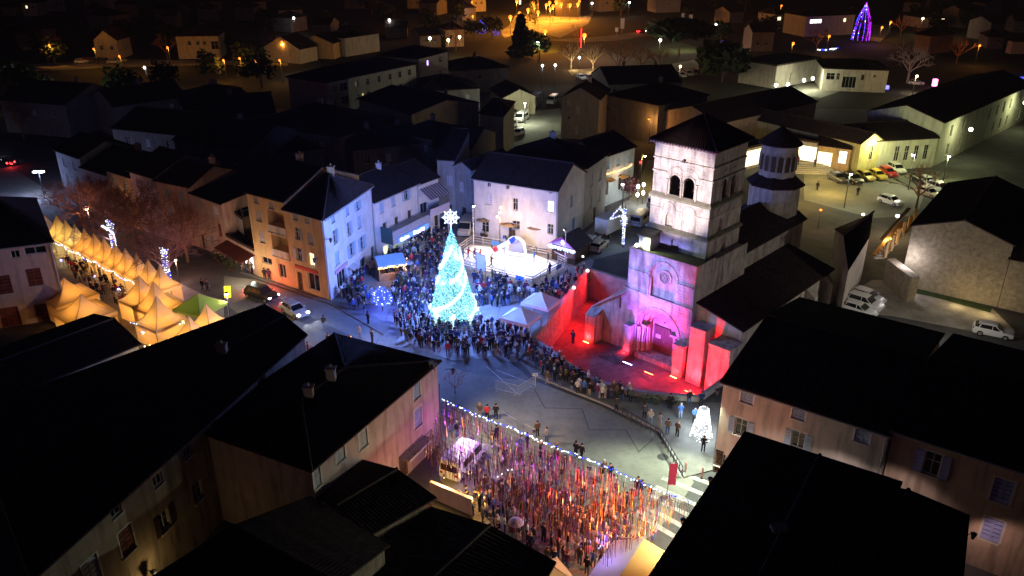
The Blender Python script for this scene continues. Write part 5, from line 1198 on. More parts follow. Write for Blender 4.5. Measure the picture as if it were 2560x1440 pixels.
for k, (x, y, y2) in enumerate(((152, 650, 628), (236, 690, 664), (297, 722, 694), (357, 830, 805))):
    light_string('light_string', ['blue white hanging light string at the far end of the market', 'hanging blue light string in the middle of the market', 'hanging blue light string at the near end of the tent row', 'hanging blue light string at the corner of the nearest tent'][k], [G(x, y), G(x, y, 2.6)], 0, .14, .05, ((B_WHITE, .6), (B_BLUE, .4)), group='hanging strings of the market')
light_string('light_string', 'orange garland of lights across the blue grey house', [hit(*p, V((A8.x, A8.y, 0)), n8) + n8 * .15 for p in ((1498, 452), (1499, 436), (1525, 430), (1552, 422), (1577, 410))], .12, .2, .075, ((B_WARM, .5), (B_ORANGE, .5)))
lamp('POINT', hit(1540, 432, V((A8.x, A8.y, 0)), n8) + n8 * .8, 45, (1, .5, .15), .3, parent=inn)
# the tall light figure on a post by the church
g = G(1557, 618); r = thing('light_post', 'post wrapped in white bulbs with a triangular pennant of lights left of the church', 'light post', g); mb = MB(); mb.tube([g, g + Z * 6.3], .06, 6); mb.build('post', M_DMETAL, r); mb = MB()
for i in range(150): z = .4 + 5.4 * i / 150; mb.octa((g.x + .16 * math.cos(i * .9), g.y + .16 * math.sin(i * .9), z), random.uniform(.04, .065), random.random() < .3)
tr_ = [g + Z * 4.9, g + V((-2.1, -.2, 4.3)), g + V((-.65, 0, 6.0)), g + Z * 4.6]
for a, b in zip(tr_, tr_[1:]):
    for i in range(26): p = a.lerp(b, i / 25); mb.octa((p.x + random.gauss(0, .05), p.y, p.z + random.gauss(0, .05)), random.uniform(.04, .07), random.random() < .25)
for i in range(70): mb.octa((g.x + random.gauss(0, .22), g.y + random.gauss(0, .2), 4.1 + random.gauss(0, .4)), random.uniform(.04, .07), random.random() < .2)
mb.build('bulb', [B_WHITE, B_BLUE], r, kind='stuff'); lamp('POINT', g + V((0, -.5, 4)), 150, (.5, .7, 1), .3, parent=r)
# ------------------------------------------------------------------ coloured floodlights of the church
M_BARB = M_DMETAL
def flood(label, c, d, L, col, em, power, aim, angle=100, kind='SPOT', tilt=0):
    r = thing('floodlight', label, 'floodlight', c, 'coloured floodlights round the church court'); c = V(c); d = V(d).normalized(); mb = MB(); mb.beam(c - d * L / 2 + Z * .06, c + d * L / 2 + Z * .06, .2, .12); mb.build('housing', M_BARB, r)
    mb = MB(); mb.beam(c - d * (L / 2 - .04) + Z * .13, c + d * (L / 2 - .04) + Z * .13, .14, .03); mb.build('lens', em, r); lamp('SPOT', c + Z * .25, power * 1.3, col, .15, parent=r, aim=aim, angle=angle, blend=.8)
    if power > 100: lamp('POINT', c + Z * .7, 4 if col == VIO else 110 + power * .1, col, .2, parent=r)
    return r
E_R, E_V, E_O = glow('bar_red', (1, .12, .05), 9), glow('bar_blue', (.45, .4, 1), 9), glow('bar_orange', (1, .35, .1), 9)
RED, VIO = (1, .012, .02), (.3, .08, 1)
flood('blue violet light bar on the ground before the portal', C(2.3, -3.3, CZ + .62), CU, 1.3, VIO, E_V, 4200, C(3.3, .5, 2.2), 95)
flood('red light bar on the ground right of the blue one', C(5.3, -3.5, CZ + .62), CU, 1.2, RED, E_R, 900, C(4.9, .5, .5), 90)
flood('red light bar at the right buttresses', C(10.2, -3.0, CZ), CU, 1.3, RED, E_R, 3600, C(9.4, 0, 1.0), 110)
flood('red light bar at the far right end of the court', C(12.6, -3.0, CZ), CU, 1.2, RED, E_O, 2600, C(12.4, 0, 1.0), 110)
flood('glowing red floodlight at the foot of the left portal pier', C(.4, -1.35, CZ), CU, .9, RED, E_O, 330, C(.4, -.9, 0), 130)
flood('red floodlight at the foot of the right portal pier', C(7.2, -1.45, CZ), CU, .9, RED, E_O, 330, C(7.2, -.9, 0), 130)
flood('red floodlight at the foot of the left annex buttress', C(-4.9, -1.6, CZ), CU, .9, RED, E_O, 360, C(-4.9, -1.1, 0), 130)
flood('small red floodlight beside the annex behind the buttress', C(-5.9, -.3, CZ), CD, .5, RED, E_O, 110, C(-5.6, .4, 0), 120)
w0, w1 = rim[-1], rim[0]
for k, (t, pw) in enumerate(((.05, 2000), (.33, 2600))):
    c = w0.lerp(w1, t) + Z * .68; nn = V((.87, -.49, 0)); r = flood(['red spotlight on top of the red wall, farther one', 'red spotlight on top of the red wall, nearer one'][k], c, w1 - w0, .3, RED, LAMP_R, 10, c + nn * 2 - Z * 3, 100)
    lamp('SPOT', c + nn * 1.1 + Z * .5, pw, RED, .2, parent=r, aim=w0.lerp(w1, t + .28) + nn * .2 - Z * 3.0, angle=120, blend=.8)
    mb = MB(); mb.ball(c + Z * .2, .2, n=6); mb.build('bulb', glow('lamp_pink', (1, .3, .3), 12), r)
c = C(-.1, .6, 9.3); r = thing('terrace_floodlight', 'white floodlight on the terrace at the foot of the bell tower', 'floodlight', c); mb = MB(); mb.box(c - V((.2, .2, 0)), (.4, 0, 0), (0, .3, 0), (0, 0, .25)); mb.build('housing', M_DMETAL, r); mb = MB(); mb.ball(c + V((0, 0, .4)), .2, n=6); mb.build('lens', LAMP_W, r)
lamp('SPOT', c + V((.3, -.2, .45)), 700, (.75, .95, .5), .2, parent=r, aim=C(4.5, 3.2, 10.5), angle=110, blend=.7)
# added spotlights on the plaza house roof and eaves, lighting bell tower and church front
for k, (p, z, aim, pw, col, an) in enumerate(((( 1075, 905), 9.2, C(3.2, 3.2, 16.2), 80000, (1, .82, .84), 19), ((1085, 912), 8.7, C(3, 0, 6.6), 52000, (.3, .29, 1), 17))):
    g = G(*p, z); r = thing('projector', ['small projector on the plaza house roof aimed at the bell tower', 'small projector on the plaza house eaves aimed at the church front'][k], 'floodlight', g, 'projectors on the plaza house'); mb = MB(); mb.beam(g - CD * .25, g + CD * .25, .3, .3); mb.tube([g - Z * .6, g], .04, 5); mb.build('housing', M_DMETAL, r); lamp('SPOT', g + (aim - g).normalized() * .5, pw, col, .15, parent=r, aim=aim, angle=an, blend=.6)
# ------------------------------------------------------------------ cars
M_PAINT = mat('car_paint', (.7, .7, .7), rough=.3, var=0, flat=True, spec=.5); M_CGLASS = mat('car_glass', (.01, .012, .015), rough=.05, var=0, flat=True, spec=.6); M_TYRE = mat('tyre_rubber', (.015, .015, .015), rough=.9, var=0, flat=True); M_RIM = mat('wheel_rim', (.35, .35, .36), rough=.4, var=0, flat=True, metal=.5)
M_HL = mat('headlight_glass', (.6, .6, .6), rough=.2, var=0, flat=True); M_TL = mat('taillight_glass', (.3, .01, .01), rough=.3, var=0, flat=True); M_PLATE = mat('bumper_plastic', (.03, .03, .03), rough=.7, var=0, flat=True)
HL_ON, TL_ON = glow('headlight_on', (.85, .92, 1), 20), glow('taillight_on', (1, .02, .02), 12)
def loft(mb, st):
    k = len(mb.v); n = None
    for x, ring in st:
        n = len(ring); mb.v += [(x, y, z) for y, z in ring]
    for i in range(len(st) - 1):
        for j in range(n): j2 = (j + 1) % n; mb.f.append((k + i * n + j, k + i * n + j2, k + (i + 1) * n + j2, k + (i + 1) * n + j)); mb.m.append(0)
    mb.f.append(tuple(k + j for j in range(n - 1, -1, -1))); mb.m.append(0); e = k + (len(st) - 1) * n; mb.f.append(tuple(e + j for j in range(n))); mb.m.append(0)
def sec(w, zb, zm, zt, wt=.9): return [(-w * .92, zb), (-w, zb + .12), (-w, zm), (-w * wt, zt), (0, zt + .03), (w * wt, zt), (w, zm), (w, zb + .12), (w * .92, zb)]
def make_car(kind):
    r = thing('parked_car', 'car', 'car'); mb = MB()
    if kind == 'van':
        L, W, H = 5.0, .98, 2.05
        loft(mb, [(-2.5, sec(W * .95, .35, 1.0, 1.95, .86)), (-2.4, sec(W, .28, 1.0, H, .86)), (1.0, sec(W, .28, 1.0, H, .86)), (1.25, sec(W, .28, 1.0, 1.95, .84)), (1.95, sec(W, .28, .95, 1.12, .84)), (2.4, sec(W * .95, .3, .8, .95, .84)), (2.55, sec(W * .85, .35, .65, .78, .84))])
        body = mb.build('body', M_PAINT, r); mb = MB(); mb.face(((1.3, -.78, 1.9), (1.93, -.86, 1.18), (1.93, .86, 1.18), (1.3, .78, 1.9))); mb.v = [(x + .03, y, z + .03) for x, y, z in mb.v]; mb.build('windscreen', M_CGLASS, r)
        for s in (-1, 1): mb = MB(); mb.box((.3, s * .995, 1.15), (1.1, 0, 0), (0, s * .02, 0), (-.15, -s * .06, .65)); mb.box((-1.6, s * .995, 1.2), (1.5, 0, 0), (0, s * .02, 0), (0, -s * .06, .55)); mb.build('side_window', M_CGLASS, r)
        mb = MB(); mb.box((-2.53, -.75, 1.15), (0, 1.5, 0), (.03, 0, .6), (-.02, 0, 0)); mb.build('rear_window', M_CGLASS, r); xs, hw = (-1.6, 1.65), W
    elif kind == 'truck':
        L, W = 6.0, 1.0
        loft(mb, [(1.3, sec(.95, .4, 1.1, 2.1, .88)), (2.2, sec(.95, .4, 1.1, 2.05, .85)), (2.75, sec(.93, .4, 1.0, 1.2, .85)), (3.1, sec(.88, .4, .8, 1.0, .85))]); body = mb.build('cab', M_PAINT, r)
        mb = MB(); mb.abox(-3.0, -1.05, .8, 1.2, 1.05, 3.1); mb.build('cargo_box', M_WHITE, r); mb = MB(); mb.abox(-3, -.5, .5, 1.4, .5, .8); mb.build('chassis', M_PLATE, r); mb = MB(); mb.face(((2.24, -.78, 2.0), (2.75, -.82, 1.28), (2.75, .82, 1.28), (2.24, .78, 2.0))); mb.v = [(x + .03, y, z + .02) for x, y, z in mb.v]; mb.build('windscreen', M_CGLASS, r); xs, hw = (-1.9, 2.2), .95
    else:
        suv = kind == 'suv'; L, W, H, up = (4.5, .93, 1.65, .1) if suv else (4.1, .87, 1.46, 0)
        h = L / 2
        loft(mb, [(-h, sec(W * .82, .4 + up, .72, .92 + up)), (-h + .12, sec(W * .95, .25 + up, .8, 1.0 + up)), (-h + .9, sec(W, .22 + up, .85, .98 + up)), (h - 1.35, sec(W, .22 + up, .82, .93 + up)), (h - .5, sec(W * .97, .24 + up, .7, .8 + up)), (h - .12, sec(W * .9, .28 + up, .6, .68 + up)), (h, sec(W * .78, .36 + up, .5, .56 + up))])
        body = mb.build('body', M_PAINT, r); mb = MB(); z0 = .95 + up
        loft(mb, [(-h + .2, [(-W * .8, z0), (-W * .72, z0 + .12), (W * .72, z0 + .12), (W * .8, z0)]), (-h + .62, [(-W * .88, z0), (-W * .7, H - .06), (W * .7, H - .06), (W * .88, z0)]), (h - 1.85, [(-W * .88, z0 - .02), (-W * .7, H - .05), (W * .7, H - .05), (W * .88, z0 - .02)]), (h - 1.15, [(-W * .85, z0 - .08), (-W * .8, z0 + .02), (W * .8, z0 + .02), (W * .85, z0 - .08)])]); mb.build('side_window', M_CGLASS, r)
        mb = MB(); loft(mb, [(-h + .5, [(-W * .7, H - .12), (-W * .6, H - .04), (W * .6, H - .04), (W * .7, H - .12)]), (-h + .9, [(-W * .74, H - .08), (-W * .64, H + .02), (W * .64, H + .02), (W * .74, H - .08)]), (h - 2.1, [(-W * .74, H - .07), (-W * .64, H + .02), (W * .64, H + .02), (W * .74, H - .07)]), (h - 1.75, [(-W * .73, H - .12), (-W * .64, H - .04), (W * .64, H - .04), (W * .73, H - .12)])]); mb.build('roof', M_PAINT, r)
        mb = MB()
        for s in (-1, 1):
            for x0, x1 in ((-h + .75, -h + .55), (-.15, -.15), (h - 1.95, h - 1.3)): mb.beam((x0, s * W * .735, H - .07), (x1, s * W * .885, z0), .06, .05)
        mb.build('pillar', M_PAINT, r); xs, hw = (-h + .8, h - .8), W
        for s in (-1, 1): mb = MB(); mb.box((h - 1.35, s * W * .9, z0 + .02), (.16, 0, 0), (0, s * .18, 0), (0, 0, .12)); mb.build('mirror', M_PAINT, r)
    fx = max(v.co.x for v in body.data.vertices); bx = min(v.co.x for v in body.data.vertices) if kind != 'truck' else -3.0
    for s in (-1, 1):
        for x in xs:
            mb = MB(); c = V((x, s * (hw - .1), .32)); mb.tube([c - V((0, .11 * s, 0)), c + V((0, .12 * s, 0))], .32, 14); w = mb.build('wheel', M_TYRE, r); mb = MB(); mb.tube([c + V((0, .121 * s, 0)), c + V((0, .135 * s, 0))], .2, 10); mb.build('rim', M_RIM, w)
        mb = MB(); mb.box((fx - .22, s * hw * .72 - .15, .62 if kind in ('car', 'suv') else .78), (.2, 0, 0), (0, .3, 0), (-.05, 0, .14)); mb.build('headlight', M_HL, r)
        mb = MB(); mb.box((bx - .02, s * hw * .74 - .12, .72), (.14, 0, 0), (0, .24, 0), (.02, 0, .24)); mb.build('taillight', M_TL, r)
    mb = MB(); mb.box((bx - .03, -.26, .5), (.03, 0, 0), (0, .52, 0), (0, 0, .12)); mb.build('number_plate', M_WHITE, r)
    return r
PROTO = {k: make_car(k) for k in ('car', 'suv', 'van', 'truck')}; used = set()
PAINTS = {k: mat('paint_' + k, c, rough=.3, var=0, flat=True, spec=.5) for k, c in dict(white=(.75, .75, .74), silver=(.42, .43, .45), black=(.015, .015, .018), grey=(.12, .12, .13), red=(.4, .02, .02), blue=(.03, .07, .2), yellow=(.6, .45, .05), beige=(.5, .44, .34)).items()}
def car(kind, px_, ang, paint, label, group=None, lights=None, toward=None):
    g = G(*px_); a = R(ang)
    if toward: t = G(*toward); a = math.atan2(t.y - g.y, t.x - g.x)
    sw = {'car_paint': PAINTS[paint]}
    if lights: sw.update({'headlight_glass': HL_ON, 'taillight_glass': TL_ON})
    if kind == 'van': pass
    r = dup(PROTO[kind], (g.x, g.y, g.z), a, label, group, swap=sw)
    if group is None and 'group' in r: del r['group']
    r.name = {'car': 'parked_car', 'suv': 'parked_car', 'van': 'van', 'truck': 'box_truck'}[kind]; r['category'] = {'car': 'car', 'suv': 'car', 'van': 'van', 'truck': 'truck'}[kind]
    if lights:
        d = V((math.cos(a), math.sin(a), 0))
        for s in (-.6, .6):
            c = g + d * 2.2 + V((-d.y, d.x, 0)) * s + Z * .7; l = lamp('SPOT', c, 260 if lights > 1 else 260, (.9, .95, 1), .08, aim=c + d * 10 - Z * .9, angle=60); l.parent = r; l.matrix_parent_inverse = (Matrix.Translation(g) @ Matrix.Rotation(a, 4, 'Z')).inverted()
        l = lamp('POINT', g - d * 2.4 + Z * .7, 60, (1, .03, .03), .1); l.parent = r; l.matrix_parent_inverse = (Matrix.Translation(g) @ Matrix.Rotation(a, 4, 'Z')).inverted()
    return r
car('car', (738, 785), 0, 'silver', 'silver car with bright headlights coming down the street to the crossing', lights=2, toward=(790, 815))
car('suv', (655, 745), 0, 'black', 'dark car with blue white headlights stopped by the red glow in the street', lights=2, toward=(725, 765))
car('van', (1160, 1165), 0, 'white', 'white van under the hanging streamers in front of the plaza house', toward=(1215, 1105))
car('car', (1497, 622), 0, 'beige', 'pale hatchback parked beside the wooden chalet', toward=(1530, 592)); car('truck', (1528, 583), 0, 'white', 'white box truck behind the chalet', toward=(1560, 566)); car('van', (1602, 558), 0, 'silver', 'grey van half hidden by the bell tower', toward=(1630, 535)); car('van', (1167, 580), 0, 'beige', 'cream van parked at the corner of the white house behind the crowd', toward=(1150, 610))
gp = 'white cars parked at the wall of the barn yard'
car('car', (2168, 752), 0, 'white', 'white car parked farthest of the three in the barn yard', gp, toward=(2215, 768)); car('suv', (2158, 768), 0, 'white', 'middle white car of the three in the barn yard', gp, toward=(2205, 782)); car('car', (2146, 785), 0, 'white', 'nearest white car of the three, half behind the black roof', gp, toward=(2195, 800))
car('car', (2480, 838), 0, 'white', 'white car turned away at the right edge of the barn yard', toward=(2540, 850)); car('car', (2225, 510), 0, 'white', 'white van-like car alone at the near edge of the lit car park', toward=(2265, 522)); car('car', (2320, 490), 0, 'beige', 'dim car under the tree at the right of the lit car park', toward=(2350, 500))
gp = 'cars parked in a row in the lit car park'
for p, k, pt, lb in (((2092, 452), 'car', 'grey', 'grey car at the foot of the lit steps'), ((2130, 455), 'suv', 'black', 'black car between the grey and yellow lit cars'), ((2162, 448), 'car', 'yellow', 'yellow lit low car in the row'), ((2192, 445), 'car', 'yellow', 'yellow hatchback in the middle of the row'), ((2218, 438), 'car', 'red', 'red car in the row of the lit car park'), ((2238, 430), 'suv', 'white', 'white car at the far right end of the row'), ((2300, 455), 'car', 'black', 'dark car by the bushes right of the row'), ((2318, 462), 'car', 'white', 'white car among the bushes of the car park')): car(k, p, 0, pt, lb, gp, toward=(p[0] + 30, p[1] + 14))
gp = 'vehicles in the small lit car park behind the white house'
for p, k, pt, lb in (((1274, 322), 'van', 'white', 'white van nose on at the left of the small lit car park'), ((1304, 302), 'van', 'white', 'white van in the middle of the small lit car park'), ((1280, 305), 'car', 'silver', 'silver car between the two white vans'), ((1270, 345), 'car', 'white', 'white car nearest the camera in the small lit car park'), ((1296, 338), 'car', 'white', 'white car behind the nearest one in the small car park'), ((1265, 285), 'car', 'beige', 'beige car at the back of the small car park'), ((1285, 287), 'car', 'grey', 'dark car at the back of the small car park'), ((1382, 258), 'van', 'white', 'white van by the dark hedge at the far side of the small car park')): car(k, p, 0, pt, lb, gp, toward=(p[0] - 20, p[1] + 12))
gp = 'cars parked under the far trees'; pk = ['white', 'silver', 'black', 'red', 'beige', 'blue', 'grey']
for k in range(18): p = (1452 + k * 18 + random.uniform(-4, 4), 197 - (k - 8) * 1.6 * (k > 8) + random.uniform(-3, 5)); car('car', p, 0, pk[k % 7], 'small far car in the lit car park under the trees', gp, toward=(p[0] + 14, p[1] + 5))
car('car', (2290, 212), 0, 'white', 'white car parked under the pale bare tree by the school', toward=(2330, 215)); car('car', (1603, 82), 0, 'red', 'far car with red tail lights on the ring road', lights=1, toward=(1700, 68)); car('car', (20, 412), 0, 'black', 'dark car with red lights at the far left edge', lights=1, toward=(-40, 380))
for k in range(7): p = (205 + k * 16, 157 + random.uniform(-2, 2)); car('car', p, 0, pk[(k * 3) % 7], 'tiny car parked along the far orange lit street', 'cars along the far orange street', toward=(p[0] + 20, p[1] - 1))
for pr in PROTO.values():                                     # the first of each kind takes its place in the street too
    pass
def place_proto(kind, px_, toward, label):
    r = PROTO[kind]; g, t = G(*px_), G(*toward); r.location = g; r.rotation_euler = (0, 0, math.atan2(t.y - g.y, t.x - g.x)); r['label'] = label
place_proto('car', (1478, 612), (1500, 590), 'pale car just left of the hatchback beside the chalet'); place_proto('suv', (2345, 478), (2375, 488), 'pale car at the right end of the lit car park near the lamp'); place_proto('van', (1640, 512), (1660, 490), 'pale van in the lane behind the bell tower'); place_proto('truck', (1338, 265), (1320, 280), 'white truck at the back of the small lit car park'); PROTO['van']['category'] = 'van'; PROTO['truck']['category'] = 'truck'; PROTO['van'].name = 'van'; PROTO['truck'].name = 'box_truck'
# ------------------------------------------------------------------ people
P_SKIN = mat('skin', (.45, .28, .2), rough=.7, var=0, flat=True); P_COAT = mat('coat', (.03, .03, .05), rough=.9, var=0, flat=True); P_LEG = mat('trousers', (.03, .04, .08), rough=.9, var=0, flat=True); P_SHOE = mat('shoes', (.02, .02, .02), rough=.8, var=0, flat=True); P_HAIR = mat('hair', (.03, .018, .01), rough=.8, var=0, flat=True)
COATS = [mat('coat_' + n, c, rough=.9, var=0, flat=True) for n, c in (('navy', (.015, .02, .06)), ('black', (.012, .012, .014)), ('charcoal', (.05, .05, .055)), ('brown', (.1, .06, .035)), ('cream', (.5, .46, .4)), ('red', (.45, .03, .04)), ('blue', (.05, .12, .35)), ('plum', (.1, .02, .07)), ('olive', (.07, .07, .03)), ('grey', (.22, .22, .24)), ('white', (.65, .65, .68)))]
CW_ = (.22, .26, .12, .09, .05, .035, .06, .05, .05, .05, .03)
LEGS = [mat('legs_' + n, c, rough=.9, var=0, flat=True) for n, c in (('black', (.012, .012, .014)), ('denim', (.05, .08, .17)), ('pale_denim', (.2, .27, .4)), ('beige', (.3, .24, .17)))]
HAIRS = [mat('hair_' + n, c, rough=.9, var=0, flat=True) for n, c in (('dark', (.02, .012, .008)), ('brown', (.07, .035, .018)), ('blond', (.35, .24, .1)), ('grey', (.35, .34, .33)), ('wool_red', (.35, .03, .03)), ('wool_white', (.6, .6, .62)), ('wool_navy', (.02, .03, .08)))]
HW_ = (.3, .25, .1, .08, .05, .1, .12)
def body_mesh(name, J, E_, zc=(.86, 1.47), up=True):
    me = bpy.data.meshes.new(name); keys = list(J); me.from_pydata([J[k][0] for k in keys], [(keys.index(a), keys.index(b)) for a, b in E_], []); o = bpy.data.objects.new(name, me); COL.objects.link(o)
    md = o.modifiers.new('skin', 'SKIN'); md.use_smooth_shade = True
    for i, k in enumerate(keys):
        rr = J[k][1]; me.skin_vertices[0].data[i].radius = rr if hasattr(rr, '__len__') else (rr, rr)
    me.skin_vertices[0].data[keys.index('pelvis')].use_root = True
    s = o.modifiers.new('sub', 'SUBSURF'); s.levels = 1; bpy.context.view_layer.update()
    dg = bpy.context.evaluated_depsgraph_get(); m2 = bpy.data.meshes.new_from_object(o.evaluated_get(dg)); m2.name = name; bpy.data.objects.remove(o)
    m2.materials.clear()
    for mm in (P_COAT, P_LEG, P_SKIN, P_SHOE): m2.materials.append(mm)
    hands = [V(J[k][0]) for k in J if k.startswith('palm')]
    for p in m2.polygons:
        c = p.center; mi = 0 if zc[0] < c.z <= zc[1] else (1 if c.z <= zc[0] else 2)
        if c.z < .075: mi = 3
        if any((c - h).length < .13 for h in hands): mi = 2
        if up and mi == 2 and c.z > zc[1] and abs(c.x) > .13 and not any((c - h).length < .16 for h in hands): mi = 0
        p.material_index = mi
    return m2
def skel(arms=('pocket', 'pocket'), legs='stand', lean=0.):
    J = dict(pelvis=((0, 0, .93), (.155, .12)), belly=((0, -lean * .3, 1.08), (.15, .12)), chest=((0, -lean * .6, 1.27), (.185, .13)), neck=((0, -lean - .01, 1.47), .062), head=((0, -lean - .03, 1.60), (.088, .1)), crown=((0, -lean - .02, 1.69), .07), nose=((0, -lean - .145, 1.585), .018))
    E_ = [('pelvis', 'belly'), ('belly', 'chest'), ('chest', 'neck'), ('neck', 'head'), ('head', 'crown'), ('head', 'nose')]
    for s, n, am in ((-1, 'l', arms[0]), (1, 'r', arms[1])):
        J['sh' + n] = ((s * .2, -lean * .8, 1.38), .075)
        if am == 'pocket': J['el' + n] = ((s * .27, .03 - lean * .6, 1.12), .06); J['wr' + n] = ((s * .2, -.1 - lean * .4, .95), .055)
        elif am == 'down': J['el' + n] = ((s * .26, .02, 1.12), .058); J['wr' + n] = ((s * .27, -.06, .88), .04); d = (s * .02, -.04, -.08)
        elif am == 'up': J['el' + n] = ((s * .27, -.16, 1.2), .058); J['wr' + n] = ((s * .14, -.3, 1.42), .04); d = (-s * .02, -.04, .08)
        else: J['el' + n] = ((s * .5, -.06, 1.3), .058); J['wr' + n] = ((s * .74, -.12, 1.2), .04); d = (s * .09, -.02, -.02)
        E_ += [('chest', 'sh' + n), ('sh' + n, 'el' + n), ('el' + n, 'wr' + n)]
        if am != 'pocket':
            w = V(J['wr' + n][0]); d = V(d); J['palm' + n] = (tuple(w + d), (.034, .018)); E_.append(('wr' + n, 'palm' + n)); sd = d.cross(V((0, 1, .2))).normalized() * .03; dn = d.normalized()
            for i in range(4):
                J['f%d%s' % (i, n)] = (tuple(w + d + sd * (i - 1.5) * .75 + dn * (.045 + .01 * (i in (1, 2)))), .011); J['g%d%s' % (i, n)] = (tuple(w + d + sd * (i - 1.5) * .85 + dn * (.075 + .012 * (i in (1, 2))) + V((0, -.015, 0))), .008); E_ += [('palm' + n, 'f%d%s' % (i, n)), ('f%d%s' % (i, n), 'g%d%s' % (i, n))]
            J['th' + n] = (tuple(w + d * .5 + sd * 1.9 + dn * .02), .012); E_.append(('wr' + n, 'th' + n))
    for s, n in ((-1, 'l'), (1, 'r')):
        st = {'stand': (0, 0), 'walk': (-.2 * s, .16 * s), 'skate': (-.22 * s - .08, .25 * s), 'sit': (-.4, -.42)}[legs]
        kz, az = (.5, .08) if legs != 'sit' else (.92, .52)
        J['hip' + n] = ((s * .095, 0, .86), .105); J['kn' + n] = ((s * .11, -.03 + st[0] * .7, kz), .075); J['an' + n] = ((s * .12, .02 + st[1], az + (.1 if legs in ('walk', 'skate') and st[1] > 0 else 0)), .055); a = V(J['an' + n][0]); J['toe' + n] = (tuple(a + V((0, -.16, -.035))), .042)
        E_ += [('pelvis', 'hip' + n), ('hip' + n, 'kn' + n), ('kn' + n, 'an' + n), ('an' + n, 'toe' + n)]
    return J, E_, lean
POSES = []
for nm_, ar_, lg_, ln_ in (('person_standing', ('pocket', 'pocket'), 'stand', 0), ('person_phone', ('pocket', 'up'), 'stand', .02), ('person_down', ('down', 'pocket'), 'stand', 0), ('person_walking', ('down', 'down'), 'walk', .03), ('person_skating', ('out', 'out'), 'skate', .12)):
    J, E_, ln = skel(ar_, lg_, ln_); me = body_mesh(nm_, J, E_)
    hb = MB(); c = V((0, -ln - .005, 1.625)); hb.lathe(c, [(.085, -.06), (.108, .0), (.104, .05), (.075, .095), (.02, .115)], 9); hb.v = [(x, y + (.03 if z < 1.62 else .01), z) for x, y, z in hb.v]
    hm_ = bpy.data.meshes.new('hair'); hm_.from_pydata(hb.v, [], hb.f); hm_.materials.append(P_HAIR); POSES.append((me, hm_))
def dress():
    return random.choices(COATS, CW_)[0], random.choice(LEGS[:2] + LEGS), random.choices(HAIRS, HW_)[0]
CNAME = {m.name: m.name[5:].replace('_', ' ') for m in COATS}
def person(g, ang, pose, label, group=None, sc=1.0, cl=None, cat='person'):
    co, le, ha = cl or dress(); me, hm_ = POSES[pose]
    o = bpy.data.objects.new('person', me); COL.objects.link(o); o.location = g; o.rotation_euler = (0, 0, ang); o.scale = (sc, sc, sc)
    for i, m in ((0, co), (1, le)): o.material_slots[i].link = 'OBJECT'; o.material_slots[i].material = m
    h = bpy.data.objects.new('hair', hm_); COL.objects.link(h); h.parent = o; h.material_slots[0].link = 'OBJECT'; h.material_slots[0].material = ha
    return tag(o, label, cat, group)
def inside(p, poly):
    x, y = p; c = False
    for i in range(len(poly)):
        (x1, y1), (x2, y2) = poly[i], poly[i - 1]
        if (y1 > y) != (y2 > y) and x < (x2 - x1) * (y - y1) / (y2 - y1) + x1: c = not c
    return c
TAKEN = []
def scatter(pp, n, md=.5):
    poly = [tuple(p) for p in px(*pp)]; xs, ys = [p[0] for p in poly], [p[1] for p in poly]; out = []
    for _ in range(n * 40):
        p = (random.uniform(min(xs), max(xs)), random.uniform(min(ys), max(ys)))
        if inside(p, poly) and all((p[0] - q[0]) ** 2 + (p[1] - q[1]) ** 2 > md * md for q in TAKEN): TAKEN.append(p); out.append(p)
        if len(out) >= n: break
    return out
tb2 = (tb.x, tb.y); rk2 = tuple(G(1270, 660).xy)
regions = [  # outline in the photograph, count, looked-at point, label, group
    (((1140, 1262), (1240, 1215), (1360, 1245), (1500, 1290), (1640, 1365), (1560, 1440), (1440, 1440), (1340, 1405)), 150, tuple(G(1480, 1330).xy), 'person in the dark crowd at the bottom of the photo below the streamers', 'crowd below the streamers'),
    (((1110, 1065), (1330, 1120), (1640, 1245), (1600, 1330), (1300, 1250), (1260, 1200)), 52, tuple(G(1480, 1330).xy), 'person standing under the hanging streamers lit in orange and violet', 'people under the streamers'),
    (((985, 802), (1080, 812), (1190, 812), (1260, 822), (1330, 850), (1290, 902), (1130, 897), (1010, 858)), 150, tb2, 'person in the crowd in front of the lit tree, seen against its glow', 'crowd in front of the lit tree'),
    (((1185, 705), (1220, 697), (1330, 735), (1425, 695), (1470, 668), (1440, 725), (1400, 760), (1250, 770), (1190, 768)), 105, rk2, 'person in the crowd between the lit tree and the rink fence', 'crowd at the rink fence'),
    (((905, 692), (955, 655), (1050, 603), (1105, 582), (1135, 612), (1085, 780), (1010, 800), (970, 765), (1000, 700)), 215, tb2, 'person in the packed crowd left of the lit tree', 'crowd left of the lit tree'),
    (((850, 748), (905, 692), (940, 740), (930, 800), (880, 782)), 28, tb2, 'person in the shade near the pale blue side of the corner house', 'people in the shade by the corner house'),
    (((1300, 884), (1338, 874), (1420, 932), (1480, 972), (1590, 1003), (1585, 1016), (1470, 1000), (1340, 938)), 58, tuple(C(3, 0).xy), 'onlooker at the bend of the court wall facing the red floor', 'onlookers at the court wall'),
    (((150, 650), (230, 672), (300, 728), (330, 775), (260, 760), (190, 700)), 46, tuple(G(300, 690).xy), 'shopper walking between the amber tents of the market', 'shoppers between the amber tents'),
]
N_IND, indiv = 0, []
todo = []
for pp, n, look, lab, grp in regions:
    for p in scatter(pp, n): todo.append((p[1] ** 2 + p[0] ** 2, p, look, lab, grp))
todo.sort(key=lambda t: t[0])
crowd = MB(); cm = COATS + LEGS + HAIRS + [P_SKIN, P_SHOE]; cix = {m.name: i for i, m in enumerate(cm)}
SRC = [([tuple(v.co) for v in me.vertices], [(tuple(p.vertices), p.material_index) for p in me.polygons], [tuple(v.co) for v in hm_.vertices], [tuple(p.vertices) for p in hm_.polygons]) for me, hm_ in POSES]
